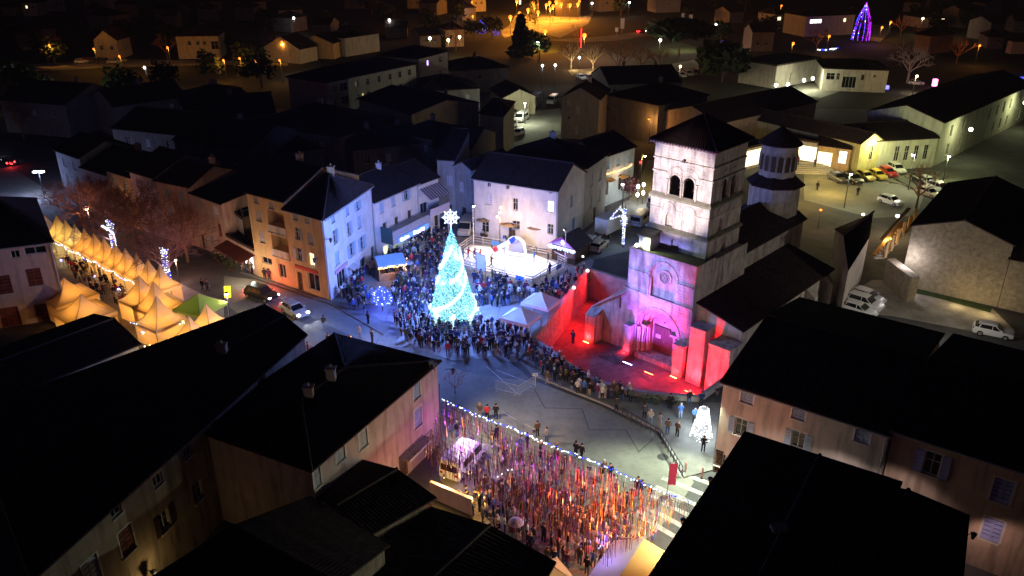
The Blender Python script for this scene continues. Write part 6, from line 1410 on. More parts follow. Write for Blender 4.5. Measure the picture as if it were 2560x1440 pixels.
for k, (_, p, look, lab, grp) in enumerate(todo):
    ang = math.atan2(look[1] - p[1], look[0] - p[0]) + PI / 2 + random.gauss(0, .5); pose = random.choices((0, 1, 2, 3), (.5, .2, .2, .1))[0]; sc = random.uniform(.92, 1.08) * (random.uniform(.6, .75) if random.random() < .1 else 1); z = .13 if 'court wall' in lab else .004
    if k < 240: person(V((p[0], p[1], z)), ang, pose, lab, grp, sc)
    else:
        co, le, ha = dress(); ids = [cix[co.name], cix[le.name], cix['skin'], cix['shoes']]; ca, sa = math.cos(ang) * sc, math.sin(ang) * sc; vs, fs, hv, hf = SRC[pose]; b0 = len(crowd.v)
        crowd.v += [(p[0] + x * ca - y * sa, p[1] + x * sa + y * ca, z + w * sc) for x, y, w in vs]; crowd.f += [tuple(b0 + i for i in f) for f, m_ in fs]; crowd.m += [ids[m_] for f, m_ in fs]
        b0 = len(crowd.v); crowd.v += [(p[0] + x * ca - y * sa, p[1] + x * sa + y * ca, z + w * sc) for x, y, w in hv]; crowd.f += [tuple(b0 + i for i in f) for f in hf]; crowd.m += [cix[ha.name]] * len(hf)
tag(crowd.build('crowd', cm), 'packed winter crowd farther back round the lit tree and the market', 'crowd', kind='stuff')
cd = {m.name[5:]: m for m in COATS}; lg = {m.name[5:]: m for m in LEGS}; hd = {m.name[5:]: m for m in HAIRS}
def ind(p, look, pose, coat, legs, hair, label, group=None, z=0., sc=1.): g = G(*p, z); l = G(*look); person(g, math.atan2(l.y - g.y, l.x - g.x) + PI / 2, pose, label, group, sc, (cd[coat], lg[legs], hd[hair]))
for a in (((1625, 1062), (1650, 940), 0, 'cream', 'pale_denim', 'wool_white', 'person in a pale coat and light trousers left of the group facing the church'), ((1648, 1072), (1640, 950), 0, 'grey', 'beige', 'brown', 'person in a long grey coat in the middle of the group facing the church'), ((1668, 1086), (1650, 960), 2, 'brown', 'denim', 'dark', 'person with brown jacket and jeans on the pavement near the white tree'),
          ((1692, 1092), (1740, 1060), 0, 'brown', 'black', 'blond', 'child in an orange brown jacket left of the white tree of lights'), ((1700, 1046), (1660, 960), 0, 'blue', 'pale_denim', 'grey', 'person in blue jeans behind the group on the pavement'), ((1674, 1022), (1660, 940), 0, 'black', 'black', 'dark', 'dark figure at the court wall behind the group'), ((1735, 1056), (1752, 1085), 1, 'blue', 'black', 'wool_navy', 'person in a blue jacket photographing the white tree of lights'),
          ((1722, 1012), (1700, 940), 0, 'black', 'denim', 'wool_white', 'person with a white cap at the right end of the court wall'), ((1752, 1016), (1700, 940), 0, 'navy', 'black', 'dark', 'dark person between the white tree and the red corner'), ((1610, 1048), (1640, 950), 0, 'charcoal', 'black', 'brown', 'person in charcoal at the left edge of the pavement group'), ((1757, 1130), (1757, 1080), 0, 'black', 'black', 'dark', 'black figure standing right below the white tree'),
          ((1505, 1000), (1600, 920), 0, 'cream', 'black', 'grey', 'pale coated person by the stone planter on the court wall'), ((1540, 1030), (1600, 940), 3, 'charcoal', 'black', 'dark', 'person walking along the kerb with bright shoes'), ((1368, 962), (1450, 900), 3, 'brown', 'beige', 'brown', 'person in pale trousers walking past the barrier'), ((1400, 968), (1450, 900), 0, 'black', 'denim', 'dark', 'dark person walking behind the pale one past the barrier')): ind(*a, z=.13)
for a in (((811, 822), (830, 700), 3, 'olive', 'pale_denim', 'dark', 'person in a green jacket crossing the street by the silver car'), ((921, 812), (1000, 780), 0, 'black', 'black', 'dark', 'lone dark person at the kerb near the blue tree'), ((900, 848), (1000, 800), 3, 'cream', 'beige', 'blond', 'pale person walking in the street beside the long roof'), ((822, 868), (900, 820), 0, 'charcoal', 'black', 'brown', 'person standing in the street above the orange glow'),
          ((842, 872), (880, 900), 0, 'red', 'black', 'dark', 'person with a dark red coat by the orange glow'), ((866, 884), (880, 900), 0, 'brown', 'black', 'dark', 'person in brown sitting circle by the orange glow'), ((772, 890), (820, 880), 0, 'plum', 'black', 'dark', 'tall dark figure by the wall of the long house'), ((880, 872), (870, 900), 0, 'plum', 'denim', 'brown', 'person in plum near the orange glow'), ((931, 858), (980, 840), 0, 'black', 'black', 'dark', 'dark figure half hidden by the plaza house roof'),
          ((1200, 1045), (1230, 990), 0, 'brown', 'beige', 'blond', 'person in brown behind the string of bulbs, leftmost of three'), ((1218, 1050), (1230, 990), 0, 'red', 'black', 'dark', 'small person with a red jacket behind the string of bulbs'), ((1240, 1048), (1260, 990), 0, 'black', 'black', 'dark', 'person in black beside the steel barrier behind the bulbs'), ((1343, 1092), (1300, 1040), 0, 'brown', 'black', 'brown', 'person leaning at the steel barrier above the bulbs'),
          ((1366, 1108), (1300, 1060), 2, 'grey', 'denim', 'dark', 'person in grey beside the one leaning at the barrier'), ((1439, 1143), (1500, 1100), 0, 'black', 'black', 'dark', 'shorter of two black figures on the pale street'), ((1453, 1150), (1500, 1100), 3, 'black', 'black', 'dark', 'taller of two black figures on the pale street'), ((1432, 860), (1480, 840), 0, 'navy', 'black', 'dark', 'person standing in the court below the red wall'),
          ((508, 728), (560, 700), 3, 'black', 'black', 'dark', 'left one of two people walking in the street by the green tent'), ((520, 730), (560, 700), 3, 'charcoal', 'black', 'dark', 'right one of two people walking in the street by the green tent'), ((663, 700), (680, 680), 0, 'black', 'black', 'dark', 'dark person at the red lit foot of the balcony house'), ((674, 702), (690, 690), 0, 'plum', 'black', 'dark', 'person with a reddish coat at the foot of the balcony house'),
          ((2143, 490), (2143, 440), 3, 'black', 'black', 'dark', 'lone dark walker in the lit car park'), ((2042, 478), (2080, 460), 3, 'black', 'black', 'dark', 'dark walker at the foot of the lit steps'), ((1582, 480), (1590, 470), 0, 'black', 'black', 'dark', 'left figure under the orange light behind the tower'), ((1594, 478), (1585, 470), 0, 'charcoal', 'black', 'dark', 'right figure under the orange light behind the tower'), ((1920, 500 - 60), (1960, 470), 0, 'black', 'black', 'dark', 'person standing by the lit glass wall behind the lantern')): ind(*a)
ind_z = .12
for a in (((1157, 652), (1200, 640), 4, 'grey', 'denim', 'dark', 'skater in grey at the left end of the ice'), ((1171, 648), (1200, 640), 4, 'red', 'pale_denim', 'brown', 'skater in red at the left end of the ice'), ((1186, 648), (1240, 660), 4, 'plum', 'denim', 'dark', 'skater with spread arms behind the banner frame'), ((1200, 652), (1240, 660), 4, 'red', 'black', 'dark', 'second red skater behind the banner frame'), ((1232, 642), (1180, 650), 4, 'navy', 'pale_denim', 'dark', 'skater in navy under the slanting beam'), ((1228, 668), (1260, 660), 4, 'charcoal', 'black', 'blond', 'small skater alone in the middle of the ice'), ((1335, 654), (1280, 660), 0, 'blue', 'denim', 'dark', 'person in blue standing on the ice by the right fence'), ((1370, 656), (1300, 660), 0, 'olive', 'black', 'blond', 'person in a green vest on the ice by the right fence'), ((1374, 686), (1320, 670), 0, 'navy', 'navy' if 0 else 'black', 'dark', 'dark skater at the front right corner of the ice')): ind(*a, z=.12)
for a in (((1965, 402), 'charcoal', 'dark person inside the lit entrance, left'), ((1982, 408), 'red', 'person in red at the top of the lit steps, left one'), ((1994, 412), 'red', 'person in red at the top of the lit steps, right one'), ((2036, 418), 'plum', 'dark red person beside the lit entrance glass'), ((2006, 398), 'black', 'person in black inside the lit entrance')): ind(a[0], (2050, 470), 0, a[1], 'black', 'dark', a[2], z=.9)
# ------------------------------------------------------------------ streamers hung across the street
M_STR = [mat('streamer_' + n, c, rough=.25, var=0, flat=True, spec=.8, metal=.35) for n, c in (('violet', (.3, .14, .5)), ('plum', (.4, .1, .22)), ('orange', (.9, .32, .05)), ('gold', (.85, .55, .15)), ('silver', (.75, .72, .7)), ('dark', (.05, .03, .06)))]
c00, c10 = G(1105, 1000, 5.6), G(1735, 1258, 5.6); c01, c11 = G(1060, 1120, 5.6), G(1520, 1372, 5.6)
NROW = 15
for k in range(NROW):
    t = k / (NROW - 1); a, b = c00.lerp(c01, t), c10.lerp(c11, t); e = (b - a)
    r = thing('streamer_row', 'row of hanging shiny streamers, %s from the bulb string' % ('first second third fourth fifth sixth seventh eighth ninth tenth eleventh twelfth thirteenth fourteenth last'.split()[k]), 'streamers', a, 'rows of hanging streamers')
    mb, cb = MB(), MB(); cb.tube([a.lerp(b, i / 8) - Z * .35 * 4 * (i / 8) * (1 - i / 8) for i in range(9)], .012, 4); n = 290
    for i in range(n):
        u = (i + random.random() * .7) / n
        if random.random() < (.75 if u < .3 and 2 < k < 9 else .3): continue
        p = a.lerp(b, u) - Z * .35 * 4 * u * (1 - u); L = random.uniform(.6, 1.7); w = random.uniform(.012, .027); ang = random.random() * PI; d = V((math.cos(ang), math.sin(ang), 0)) * w
        sw = V((random.gauss(0, .05), random.gauss(0, .05), 0)); hot = max(0, min(1, (u - .25) * 1.2 + t * .5 - .25)); mi = random.choices(range(6), (.34 - .2 * hot, .24, .06 + .22 * hot, .03 + .12 * hot, .12, .2))[0]
        mb.face((p - d, p + d, p + d * .9 + sw * .5 - Z * L * .5, p - d * .9 + sw * .5 - Z * L * .5), mi); mb.face((p - d * .9 + sw * .5 - Z * L * .5, p + d * .9 + sw * .5 - Z * L * .5, p + d * .7 + sw - Z * L, p - d * .7 + sw - Z * L), mi)
    cb.build('cable', M_DMETAL, r); mb.build('streamer', M_STR, r, kind='stuff')
light_string('light_string', 'long string of white and blue bulbs along the top of the streamers across the street', [c00.lerp(c10, t / 3) + Z * .12 for t in range(4)], .12, .17, .07, ((B_WHITE, .7), (B_BLUE, .3)), jitter=.05)
light_string('light_string', 'short white light string at the front of the stage roof', [G(1238, 1192, 3), G(1290, 1162, 3)], .05, .25, .06); light_string('light_string', 'small knot of blue white bulbs at the corner of the stage roof', [G(1494, 1368, 4), G(1508, 1364, 4)], 0, .1, .06)
r = thing('street_spot', 'small warm lamp above the barrier lighting a patch of the street', 'lamp', G(1335, 1078, 4.5)); mb = MB(); mb.lathe(G(1335, 1078, 4.5), [(.1, -.1), (.12, .1), (.03, .16)], 7); mb.build('housing', M_DMETAL, r); lamp('SPOT', G(1335, 1078, 4.3), 700, (1, .62, .3), .2, parent=r, aim=G(1340, 1055, 0), angle=75, blend=.8)
# lamps of the stage below
for loc, pw, col in ((G(1560, 1335, 3.2), 480, (1, .22, .03)), (G(1600, 1290, 3.0), 260, (1, .1, .07)), (G(1400, 1225, 3.4), 120, (.7, .05, .4)), (G(1230, 1110, 3.4), 190, (.35, .06, 1)), (G(1470, 1270, 3.2), 300, (1, .17, .06)), (G(1330, 1160, 3.4), 110, (.5, .06, .9)), (G(1150, 1060, 3.6), 110, (.6, .07, .8)), (G(1110, 1190, 2.6), 230, (1, .55, .16)), (G(1190, 1225, 2.2), 150, (1, .5, .12))):
    r = thing('stage_lamp', 'small coloured lamp hung under the streamers', 'lamp', loc, 'coloured lamps under the streamers'); mb = MB(); mb.lathe(loc, [(.09, -.12), (.1, .1), (.03, .16)], 7); mb.build('housing', M_DMETAL, r); mb = MB(); mb.ball(loc - Z * .14, .06, n=4); mb.build('bulb', glow('stage_bulb_%d' % int(pw + col[1] * 100), col, 8), r); lamp('POINT', loc - Z * .3, pw, col, .2, parent=r)
# stage roof at the bottom, lit violet and amber
q = [G(1450, 1470, 3.2), G(1640, 1510, 3.2), G(1700, 1400, 3.6), G(1535, 1350, 3.6)]; mid1, mid2 = q[0].lerp(q[1], .45) + Z * .9, q[3].lerp(q[2], .45) + Z * .9
r = thing('stage_canopy', 'stage canopy roof glowing violet and amber at the bottom edge of the photo', 'canopy', V((q[0].x, q[0].y, 0))); mb = MB(); mb.face((q[0], mid1, mid2, q[3])); mb.build('roof', M_TENTW, r); mb = MB(); mb.face((mid1, q[1], q[2], mid2)); mb.build('roof', mat('amber_canvas', (.8, .55, .2), var=.06, transl=.4), r)  # amber half: lamp light put into the canvas colour
for p in q: mb = MB(); mb.tube([V((p.x, p.y, 0)), p], .05, 5); mb.build('leg', M_METAL, r)
lamp('POINT', q[0].lerp(q[3], .5) + V((.3, 0, 1.6)), 70, (.35, .25, 1), .3, parent=r); lamp('POINT', q[1].lerp(q[2], .5) - Z * .8, 130, (1, .62, .15), .3, parent=r)
c = G(1385, 1415, 2.6); tent('folding_canopy', 'small pale pointed canopy at the bottom edge beside the dark crowd', V((c.x - .3, c.y - .8, 0)), 2.8, 2.4, 1.1, .5, M_TENT, None, 25, (1, .6, .3), curve=1.2)
for p, m, lb in (((1290, 1305), mat('umbrella_mauve', (.28, .26, .4), var=.05), 'mauve umbrella held up in the dark crowd'), ((1165, 657), mat('umbrella_grey', (.3, .32, .38), var=.05), 'grey umbrella in the packed crowd left of the lit tree')):
    g = G(*p, 1.9) if lb[0] == 'm' else G(1023, 657, 1.9); r = thing('umbrella', lb, 'umbrella', V((g.x, g.y, 0))); mb = MB(); mb.lathe(g, [(.62, -.06), (.5, .1), (.25, .22), (.02, .27)], 10); mb.build('canopy', m, r); mb = MB(); mb.tube([V((g.x, g.y, 1.1)), g + Z * .2], .012, 4); mb.build('shaft', M_DMETAL, r)
g = G(1668, 1232); r = thing('feather_flag', 'dark red feather flag standing at the right end of the bulb string', 'flag', g); mb = MB(); mb.tube([g, g + Z * 3.1], .03, 5); mb.build('pole', M_DMETAL, r); mb = MB(); mb.prism([(g.x + .03, g.y), (g.x + .62, g.y - .02), (g.x + .62, g.y + .01), (g.x + .03, g.y + .03)], .8, 2.9); mb.build('banner', mat('dark_red_cloth', (.3, .02, .06), var=.1), r)
# barriers
def barrier(a, b, label, m=None, grp='steel barriers in the street'):
    r = thing('barrier', label, 'barrier', a, grp); mb = MB(); u = (b - a); n = int(u.length / .14)
    mb.tube([a + Z * .15, a + Z * 1.1, b + Z * 1.1, b + Z * .15, a + Z * .15], .022, 5); mb.build('frame', m or M_METAL, r); mb = MB()
    for i in range(1, n): p = a.lerp(b, i / n); mb.beam(p + Z * .15, p + Z * 1.1, .016, .016)
    mb.build('bar', m or M_METAL, r, kind='stuff'); mb = MB(); d = u.cross(Z).normalized() * .3
    for p in (a.lerp(b, .1), a.lerp(b, .9)): mb.beam(p - d + Z * .03, p + d + Z * .03, .04, .04); mb.beam(p, p + Z * .15, .03, .03)
    mb.build('foot', m or M_METAL, r)
M_GALV = mat('galvanised_steel', (.5, .52, .52), rough=.4, metal=.4, var=.1)
barrier(G(1297, 988), G(1334, 966), 'steel barrier at the bend of the court wall', M_GALV); barrier(G(1240, 975), G(1294, 988), 'steel barrier left of the bend by the court wall', M_GALV); barrier(G(1254, 1052), G(1290, 1075), 'steel barrier behind the bulbs near the three people', M_GALV); barrier(G(1312, 1085), G(1338, 1100), 'steel barrier with a person leaning on it', M_GALV)
g = G(1338, 966); r = thing('notice_post', 'pale post with a small white notice at the end of the barrier', 'sign', g); mb = MB(); mb.tube([g, g + Z * 1.25], .06, 6); mb.build('post', M_GALV, r); mb = MB(); mb.box(g + V((-.25, -.08, 1.25)), (.5, .1, 0), (0, .03, 0), (0, 0, .28)); bd = mb.build('board', M_WHITE, r); mb = MB(); mb.box(g + V((-.15, -.075, 1.36)), (.32, .06, 0), (0, -.01, 0), (0, 0, .06)); mb.build('lettering', M_DMETAL, bd)
g = G(1505, 992, .13); r = thing('stone_planter', 'upright pale stone block on the court wall among the shrubs', 'stone block', g); mb = MB(); mb.abox(g.x - .4, g.y - .25, .13, g.x + .4, g.y + .25, 1.25); mb.abox(g.x - .45, g.y - .3, 1.25, g.x + .45, g.y + .3, 1.35); mb.build('block', M_STONE2, r)
for k, p in enumerate(((1713, 1180), (1755, 1192))):
    g = G(*p, .05); r = thing('bollard', ['pink lit bollard at the end of the kerb, left of two', 'pink lit bollard at the end of the kerb, right of two'][k], 'bollard', g, 'bollards at the crossing'); mb = MB(); mb.lathe(g, [(.09, 0), (.09, .8), (.06, .9), (.1, .95), (.02, 1.05)], 8); mb.build('post', mat('pinkish_paint', (.55, .3, .28), var=.1), r)
a_, b_ = G(1555, 1042, .13), G(1650, 1098, .13); cc = G(1705, 1190, .1); r = thing('handrail', 'long dark handrail along the kerb of the church pavement', 'railing', a_); mb = MB()
for p, q in ((a_, b_), (b_, cc)):
    mb.tube([p + Z * .95, q + Z * .95], .05, 5); mb.tube([p + Z * .5, q + Z * .5], .035, 5)
    for i in range(9): s = p.lerp(q, i / 8); mb.tube([s, s + Z * .95], .04, 5)
mb.build('rail', M_DMETAL, r)
# planter with the bare shrub at the corner of the plaza house, orange glow in the street
def branch(mb, p, d, L, r, n, spread=.55, droop=0., leaf=None, sides=5, kids=(2, 3), ratio=.74):
    q = p + d * L; mb.tube([p, p.lerp(q, .5) + V((random.gauss(0, .04), random.gauss(0, .04), 0)) * L, q], [r, r * .85, r * .68], sides if r > .03 else 3, cap=False)
    if n <= 0: return
    for _ in range(random.randint(*kids)):
        v = V((random.gauss(0, 1), random.gauss(0, 1), random.gauss(0, .6))); v = (d + v.normalized() * spread + Z * droop).normalized(); branch(mb, p.lerp(q, random.uniform(.6, 1)), v, L * random.uniform(ratio - .12, ratio + .08), r * .62, n - 1, spread, droop, leaf, sides, kids, ratio)
M_BARK = mat('bare_bark', (.14, .095, .075), rough=.95, var=.35, scale=3); M_TWIG = mat('bare_twig', (.26, .12, .085), rough=.95, var=.3, scale=2); M_BARKP = mat('pale_bark', (.45, .4, .34), rough=.9, var=.25, scale=2)
def bare_tree(name, label, g, h, group=None, n=5, tw=None, bk=None, spread=.6, kids=(2, 3), sc=1., crown=True, r0=None):
    r = thing(name, label, 'tree', g, group); r0 = r0 or h * .022; mb = MB(); th = h * .3
    mb.tube([g, g + Z * th * .5, g + Z * th], [r0 * 1.25, r0, r0 * .9], 8); mb.build('trunk', bk or M_BARK, r); mb = MB()
    for k in range(5): a = k * 1.26 + random.random(); d = V((math.cos(a) * .75, math.sin(a) * .75, random.uniform(.6, 1.1))).normalized(); branch(mb, g + Z * th * random.uniform(.8, 1), d, h * .3, r0 * .6, n - 1, spread, .05, kids=kids)
    branch(mb, g + Z * th * .98, Z, h * .28, r0 * .65, n - 1, spread, .05, kids=kids); mb.build('crown', tw or M_TWIG, r, kind='stuff'); return r
bare_tree('bare_shrub', 'small bare shrub behind the left end of the bulb string', G(1138, 985), 2.6, None, 5, r0=.05)
g = G(868, 892); r = thing('fire_bowl', 'orange glowing fire bowl in the street ringed by people', 'fire bowl', g); mb = MB(); mb.lathe(g, [(.3, 0), (.15, .15), (.5, .5), (.55, .52)], 10); mb.build('bowl', M_DMETAL, r); mb = MB()
for k in range(7): p = g + V((random.gauss(0, .16), random.gauss(0, .16), .5)); mb.lathe(p, [(.12, 0), (.14, .2), (.05, .5), (.01, .65)], 6)
mb.build('flame', glow('flame', (1, .42, .06), 5), r); lamp('POINT', g + Z * 1.4, 480, (1, .5, .14), .3, parent=r); lamp('POINT', G(790, 905, 1.2), 90, (1, .5, .14), .3, parent=r)
# ------------------------------------------------------------------ street lamps that light the place
def street_lamp(label, g, h, power, col, em, arm=(0, -1.2), group='street lamps', vis=True, size=.22, low=.35, cat='street lamp'):
    r = thing('street_lamp', label, cat, g, group); top = g + Z * h; q = top + V((arm[0], arm[1], -.1)); mb = MB(); mb.tube([g, top - Z * .4, top], [.09, .06, .05], 6); mb.tube([top - Z * .1, q], .035, 5); mb.build('post', M_DMETAL, r)
    mb = MB(); mb.lathe(q, [(.16, -.02), (.26, .0), (.14, .14), (.03, .18)], 8); mb.build('head', M_DMETAL, r); mb = MB(); mb.ball(q - Z * .1, size, n=6); mb.build('globe', em, r)
    if power: lamp('POINT', q - Z * (size + .4), power, col, .25, parent=r)
    return r
GRN = (.88, 1, .72)
street_lamp('globe lamp near the crossing right of the amber tents', G(577, 800), 3.6, 160, (1, .85, .6), LAMP_Y, (0, -.1)); street_lamp('globe lamp between the lit tree trunks beside the amber tents', G(449, 706), 3.4, 300, (1, .45, .28), LAMP_Y, (0, -.1)); street_lamp('lamp among the bare trees of the left street', G(404, 585), 4.5, 520, (1, .42, .26), LAMP_Y, (0, -.2)); 
street_lamp('tall lamp at the far end of the market street', G(236, 600), 5.0, 420, (1, .5, .35), LAMP_Y, (0, -.2))
g = G(111, 490); r = thing('flower_lamp', 'lamp with two bright leaf shaped heads at the far left crossing', 'street lamp', g); mb = MB(); mb.tube([g, g + Z * 4.2], .07, 6); mb.build('post', M_DMETAL, r)
for s in (-1, 1): mb = MB(); mb.ball(g + V((s * .5, 0, 4.2)), .5, n=6, sz=.35); mb.build('head', glow('cool_lamp', (.7, .82, 1), 8), r)
lamp('POINT', g + Z * 3.6, 900, (.5, .58, 1), .3, parent=r); lamp('POINT', G(10, 440, 5), 900, (.35, .42, 1), .4, parent=r)
# lights at the left street wall and red signal
lamp('POINT', G(664, 712, .8), 230, (1, .05, .02), .2, parent=bpy.data.objects['balcony_house'])
lamp('POINT', G(600, 668, 2.4), 150, (1, .8, .55), .2, parent=cafe); lamp('POINT', G(628, 680, 2.2), 110, (.9, 1, .8), .2, parent=cafe)
for k, p in enumerate(((598, 668), (606, 676), (615, 678), (622, 684), (632, 684), (588, 672))): person(G(*p), k * 1.1, k % 3, 'person among the dark group on the cafe terrace', 'people on the cafe terrace')
for k, p in enumerate(((545, 655), (570, 668), (582, 678))):
    g = G(*p); r = thing('shrub', ['potted shrub at the left end of the cafe front', 'potted shrub in the middle of the cafe front', 'potted shrub at the edge of the cafe terrace'][k], 'shrub', g, 'shrubs of the cafe terrace'); mb = MB(); leaves(mb, (g.x, g.y, 1.1), (.9, .7, .8), 130, .15); mb.build('foliage', M_LEAF, r, kind='stuff'); mb = MB(); mb.lathe(g, [(.3, 0), (.4, .5), (.38, .5)], 8); mb.build('pot', M_DARKW, r)
# rounded red shrub and lit figures by the tower
g = G(1572, 500); r = thing('red_tree', 'round dark red leaved tree left of the bell tower', 'tree', g); mb = MB(); leaves(mb, (g.x, g.y, 2.6), (1.7, 1.5, 1.5), 420, .2); mb.build('crown', mat('red_leaf', (.12, .03, .04), var=.4, scale=2), r, kind='stuff'); mb = MB(); mb.tube([g, g + Z * 2], .1, 6); mb.build('trunk', M_BARK, r)
for k, p in enumerate(((1592, 515), (1606, 510))):
    g = G(*p); r = thing('lit_figure', ['pair of white light clusters on a post left of the tower, nearer one', 'pair of white light clusters on a post left of the tower, farther one'][k], 'light post', g); mb = MB(); mb.tube([g, g + Z * 3.4], .05, 5); mb.build('post', M_DMETAL, r); mb = MB()
    for z in (1.9, 3.3): mb.ball(g + Z * z, .24, n=6, sz=1.4)
    mb.build('globe', LAMP_W, r)
    lamp('POINT', g + Z * 2.6 - V((0, .6, 0)), 120, (.8, .9, 1), .3, parent=r)
street_lamp('three bulb lamp beside the red leaved tree', G(1556, 520), 4.2, 90, (.8, .85, 1), LAMP_W, (-.2, -.1)); street_lamp('amber street lamp in the lane behind the bell tower', G(1600, 470), 6, 600, (1, .68, .2), LAMP_Y, (.4, -.4)); street_lamp('orange lamp up the lane behind the garland house', G(1622, 360), 5.5, 300, (1, .45, .1), LAMP_O, (-.4, -.4))
r = thing('traffic_light', 'red traffic light in the lane behind the garland house', 'traffic light', G(1598, 450)); g = G(1598, 450); mb = MB(); mb.tube([g, g + Z * 3], .05, 5); mb.build('post', M_DMETAL, r); mb = MB(); mb.abox(g.x - .18, g.y - .15, 2.6, g.x + .18, g.y + .15, 3.5); mb.build('head', M_DMETAL, r); mb = MB(); mb.ball(g + V((0, -.17, 3.3)), .22, n=5); mb.build('lens', LAMP_R, r)
# ------------------------------------------------------------------ bare street trees with lit trunks
for k, (p, h, lb) in enumerate((((291, 640), 8.5, 'bare tree with a light wrapped trunk behind the amber tent row'), ((425, 715), 8.5, 'bare tree with a light wrapped trunk near the globe lamp'), ((215, 585), 8.5, 'bare dark tree in front of the terrace at the far left'), ((340, 610), 8.8, 'wide bare tree between the two lit trunks'), ((470, 655), 8.0, 'bare tree in front of the pink house'), ((395, 640), 9.0, 'tall bare tree in the middle of the tree row'), ((262, 560), 7.5, 'bare tree below the mauve terrace house'))):
    g = G(*p); bare_tree('street_tree', lb, g, h, 'bare trees along the market street', 7, spread=.85, kids=(2, 4))
    if k < 2:
        r = thing('trunk_lights', ['spiral of blue white bulbs wound on the trunk nearer the far tents', 'spiral of blue white bulbs wound on the trunk near the globe lamp'][k], 'string lights', g, 'lights wound on tree trunks'); mb = MB(); H = 4.3
        for i in range(170): t = i / 170; a = i * .5; mb.octa((g.x + .3 * math.cos(a) + random.gauss(0, .04), g.y + .3 * math.sin(a), .5 + H * t + random.gauss(0, .03)), random.uniform(.045, .085), random.random() < .35)
        for i in range(30): mb.octa((g.x + random.gauss(0, .3), g.y + random.gauss(0, .2), H + .5 + random.gauss(0, .22)), .07, random.random() < .3)
        mb.build('bulb', [B_WHITE, B_BLUE], r, kind='stuff'); lamp('POINT', g + V((0, -.9, 3)), 60, (.5, .6, 1), .3, parent=r)
light_string('light_string', 'bright row of white bulbs in the bare tree top at the left', [G(256, 563, 6.0), G(284, 582, 6.0)], .0, .12, .11, ((B_WHITE, 1),))
light_string('light_string', 'cluster of blue and white lights behind the first amber tents', [G(175, 600, 2.8), G(196, 596, 2.8)], .1, .08, .09, ((B_WHITE, .5), (B_BLUE, .5)))
# ------------------------------------------------------------------ flower box of small things in the market
M_CR = [mat('crate_' + n, c, var=.15) for n, c in (('wood', (.45, .3, .15)), ('red', (.4, .05, .04)), ('cream', (.6, .52, .38)))]
for k in range(14):
    t = k / 13; p = rowA.lerp(rowB, t) + V((rdir.y, -rdir.x, 0)) * 2.6; r = thing('market_table', 'small market table with goods below the eaves of the amber tent row', 'table', V((p.x, p.y, 0)), 'market tables along the amber tents'); mb = MB(); ux = rdir * .8; uy = V((rdir.y, -rdir.x, 0)) * .5; c = V((p.x, p.y, .8)); mb.box(c - ux - uy, ux * 2, uy * 2, Z * .05); mb.build('tabletop', M_CR[2], r); mb = MB()
    for s1, s2 in ((-1, -1), (1, -1), (1, 1), (-1, 1)): mb.tube([c + ux * s1 * .9 + uy * s2 * .9 - Z * .8, c + ux * s1 * .9 + uy * s2 * .9], .03, 4)
    mb.build('leg', M_METAL, r)
    b = thing('crate', 'goods crate on a small market table by the amber tents', 'crate', c + Z * .05, 'crates on the market tables'); mb = MB(); q = c + ux * random.uniform(-.4, .2) + Z * .052; mb.box(q, ux * .5, uy * .8, Z * .06); mb.box(q, ux * .5, uy * .06, Z * .28); mb.box(q + uy * .74, ux * .5, uy * .06, Z * .28); mb.box(q, ux * .05, uy * .8, Z * .28); mb.box(q + ux * .45, ux * .05, uy * .8, Z * .28); mb.build('box', M_CR[k % 3], b)
g = G(573, 775); r = thing('lit_sign', 'glowing yellow leaf shaped sign at the edge of the black roof by the tents', 'sign', g); mb = MB(); mb.tube([g, g + Z * 2], .04, 5); mb.build('post', M_DMETAL, r); mb = MB(); mb.box(g + V((-.35, 0, 1.6)), (.75, .1, 0), (0, .08, 0), (.15, 0, 1.5)); mb.build('panel', glow('sign_yellow', (1, .7, .02), 1.4), r)
# ------------------------------------------------------------------ the town beyond: houses, school, lamps, trees
def bg_house(label, p, q, depth, h, roof='gable', ax=0, pitch=.4, wm=None, wins=(), group=None, chim=(), side=(), skew=0.0):
    a, b = xy(*p), xy(*q)
    return house('town_house', label, quad(a, b, depth, skew), h, roof, ax, pitch, wm or W_BEIGE, None, {0: list(wins), 1: list(side)}, group=group, chim=chim, rows=4)
def wu(u, v, w=.9, h=1.3, **k): return ('win', u, v, w, h, dict(uv=1, **k))
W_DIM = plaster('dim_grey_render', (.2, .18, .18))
# apartment block with balconies and the houses of the dark quarter
ab = bg_house('four storey apartment block with balconies and a white lamp above the dark roofs', (832, 345), (1045, 285), 12, 11.6, 'hip', pitch=.3, wm=plaster('block_render', (.42, .37, .32)), wins=[wu(u, v, .9, 1.4) for u in (.06, .3, .42, .55, .68, .8, .92) for v in (10, 7.2, 4.4)] + [wu(.16, v, 2.2, 1.7, sill=0) for v in (10, 7.2, 4.4, 1.5)] + [wu(.36, 7.2, .5, 1.2, lit=LIT_WARM)])
bg_house('apartment wing with a violet lit window and an orange lit balcony', (1052, 262), (1122, 238), 12, 11.2, 'hip', pitch=.3, wm=MATS['block_render'], wins=[wu(.3, 9.6, .9, 1.3, lit=LIT_VIOLET), wu(.75, 9.6, 1.6, 1.4), wu(.75, 6.2, 1.6, 1.4), wu(.12, 5.6, 1.6, 1.7, lit=LIT_ORANGE)])
bg_house('house with a blank grey gable lit from the side among dark roofs', (905, 352), (1035, 400), 16, 8.8, 'gable', pitch=.2, wm=plaster('blank_render', (.5, .44, .38)))
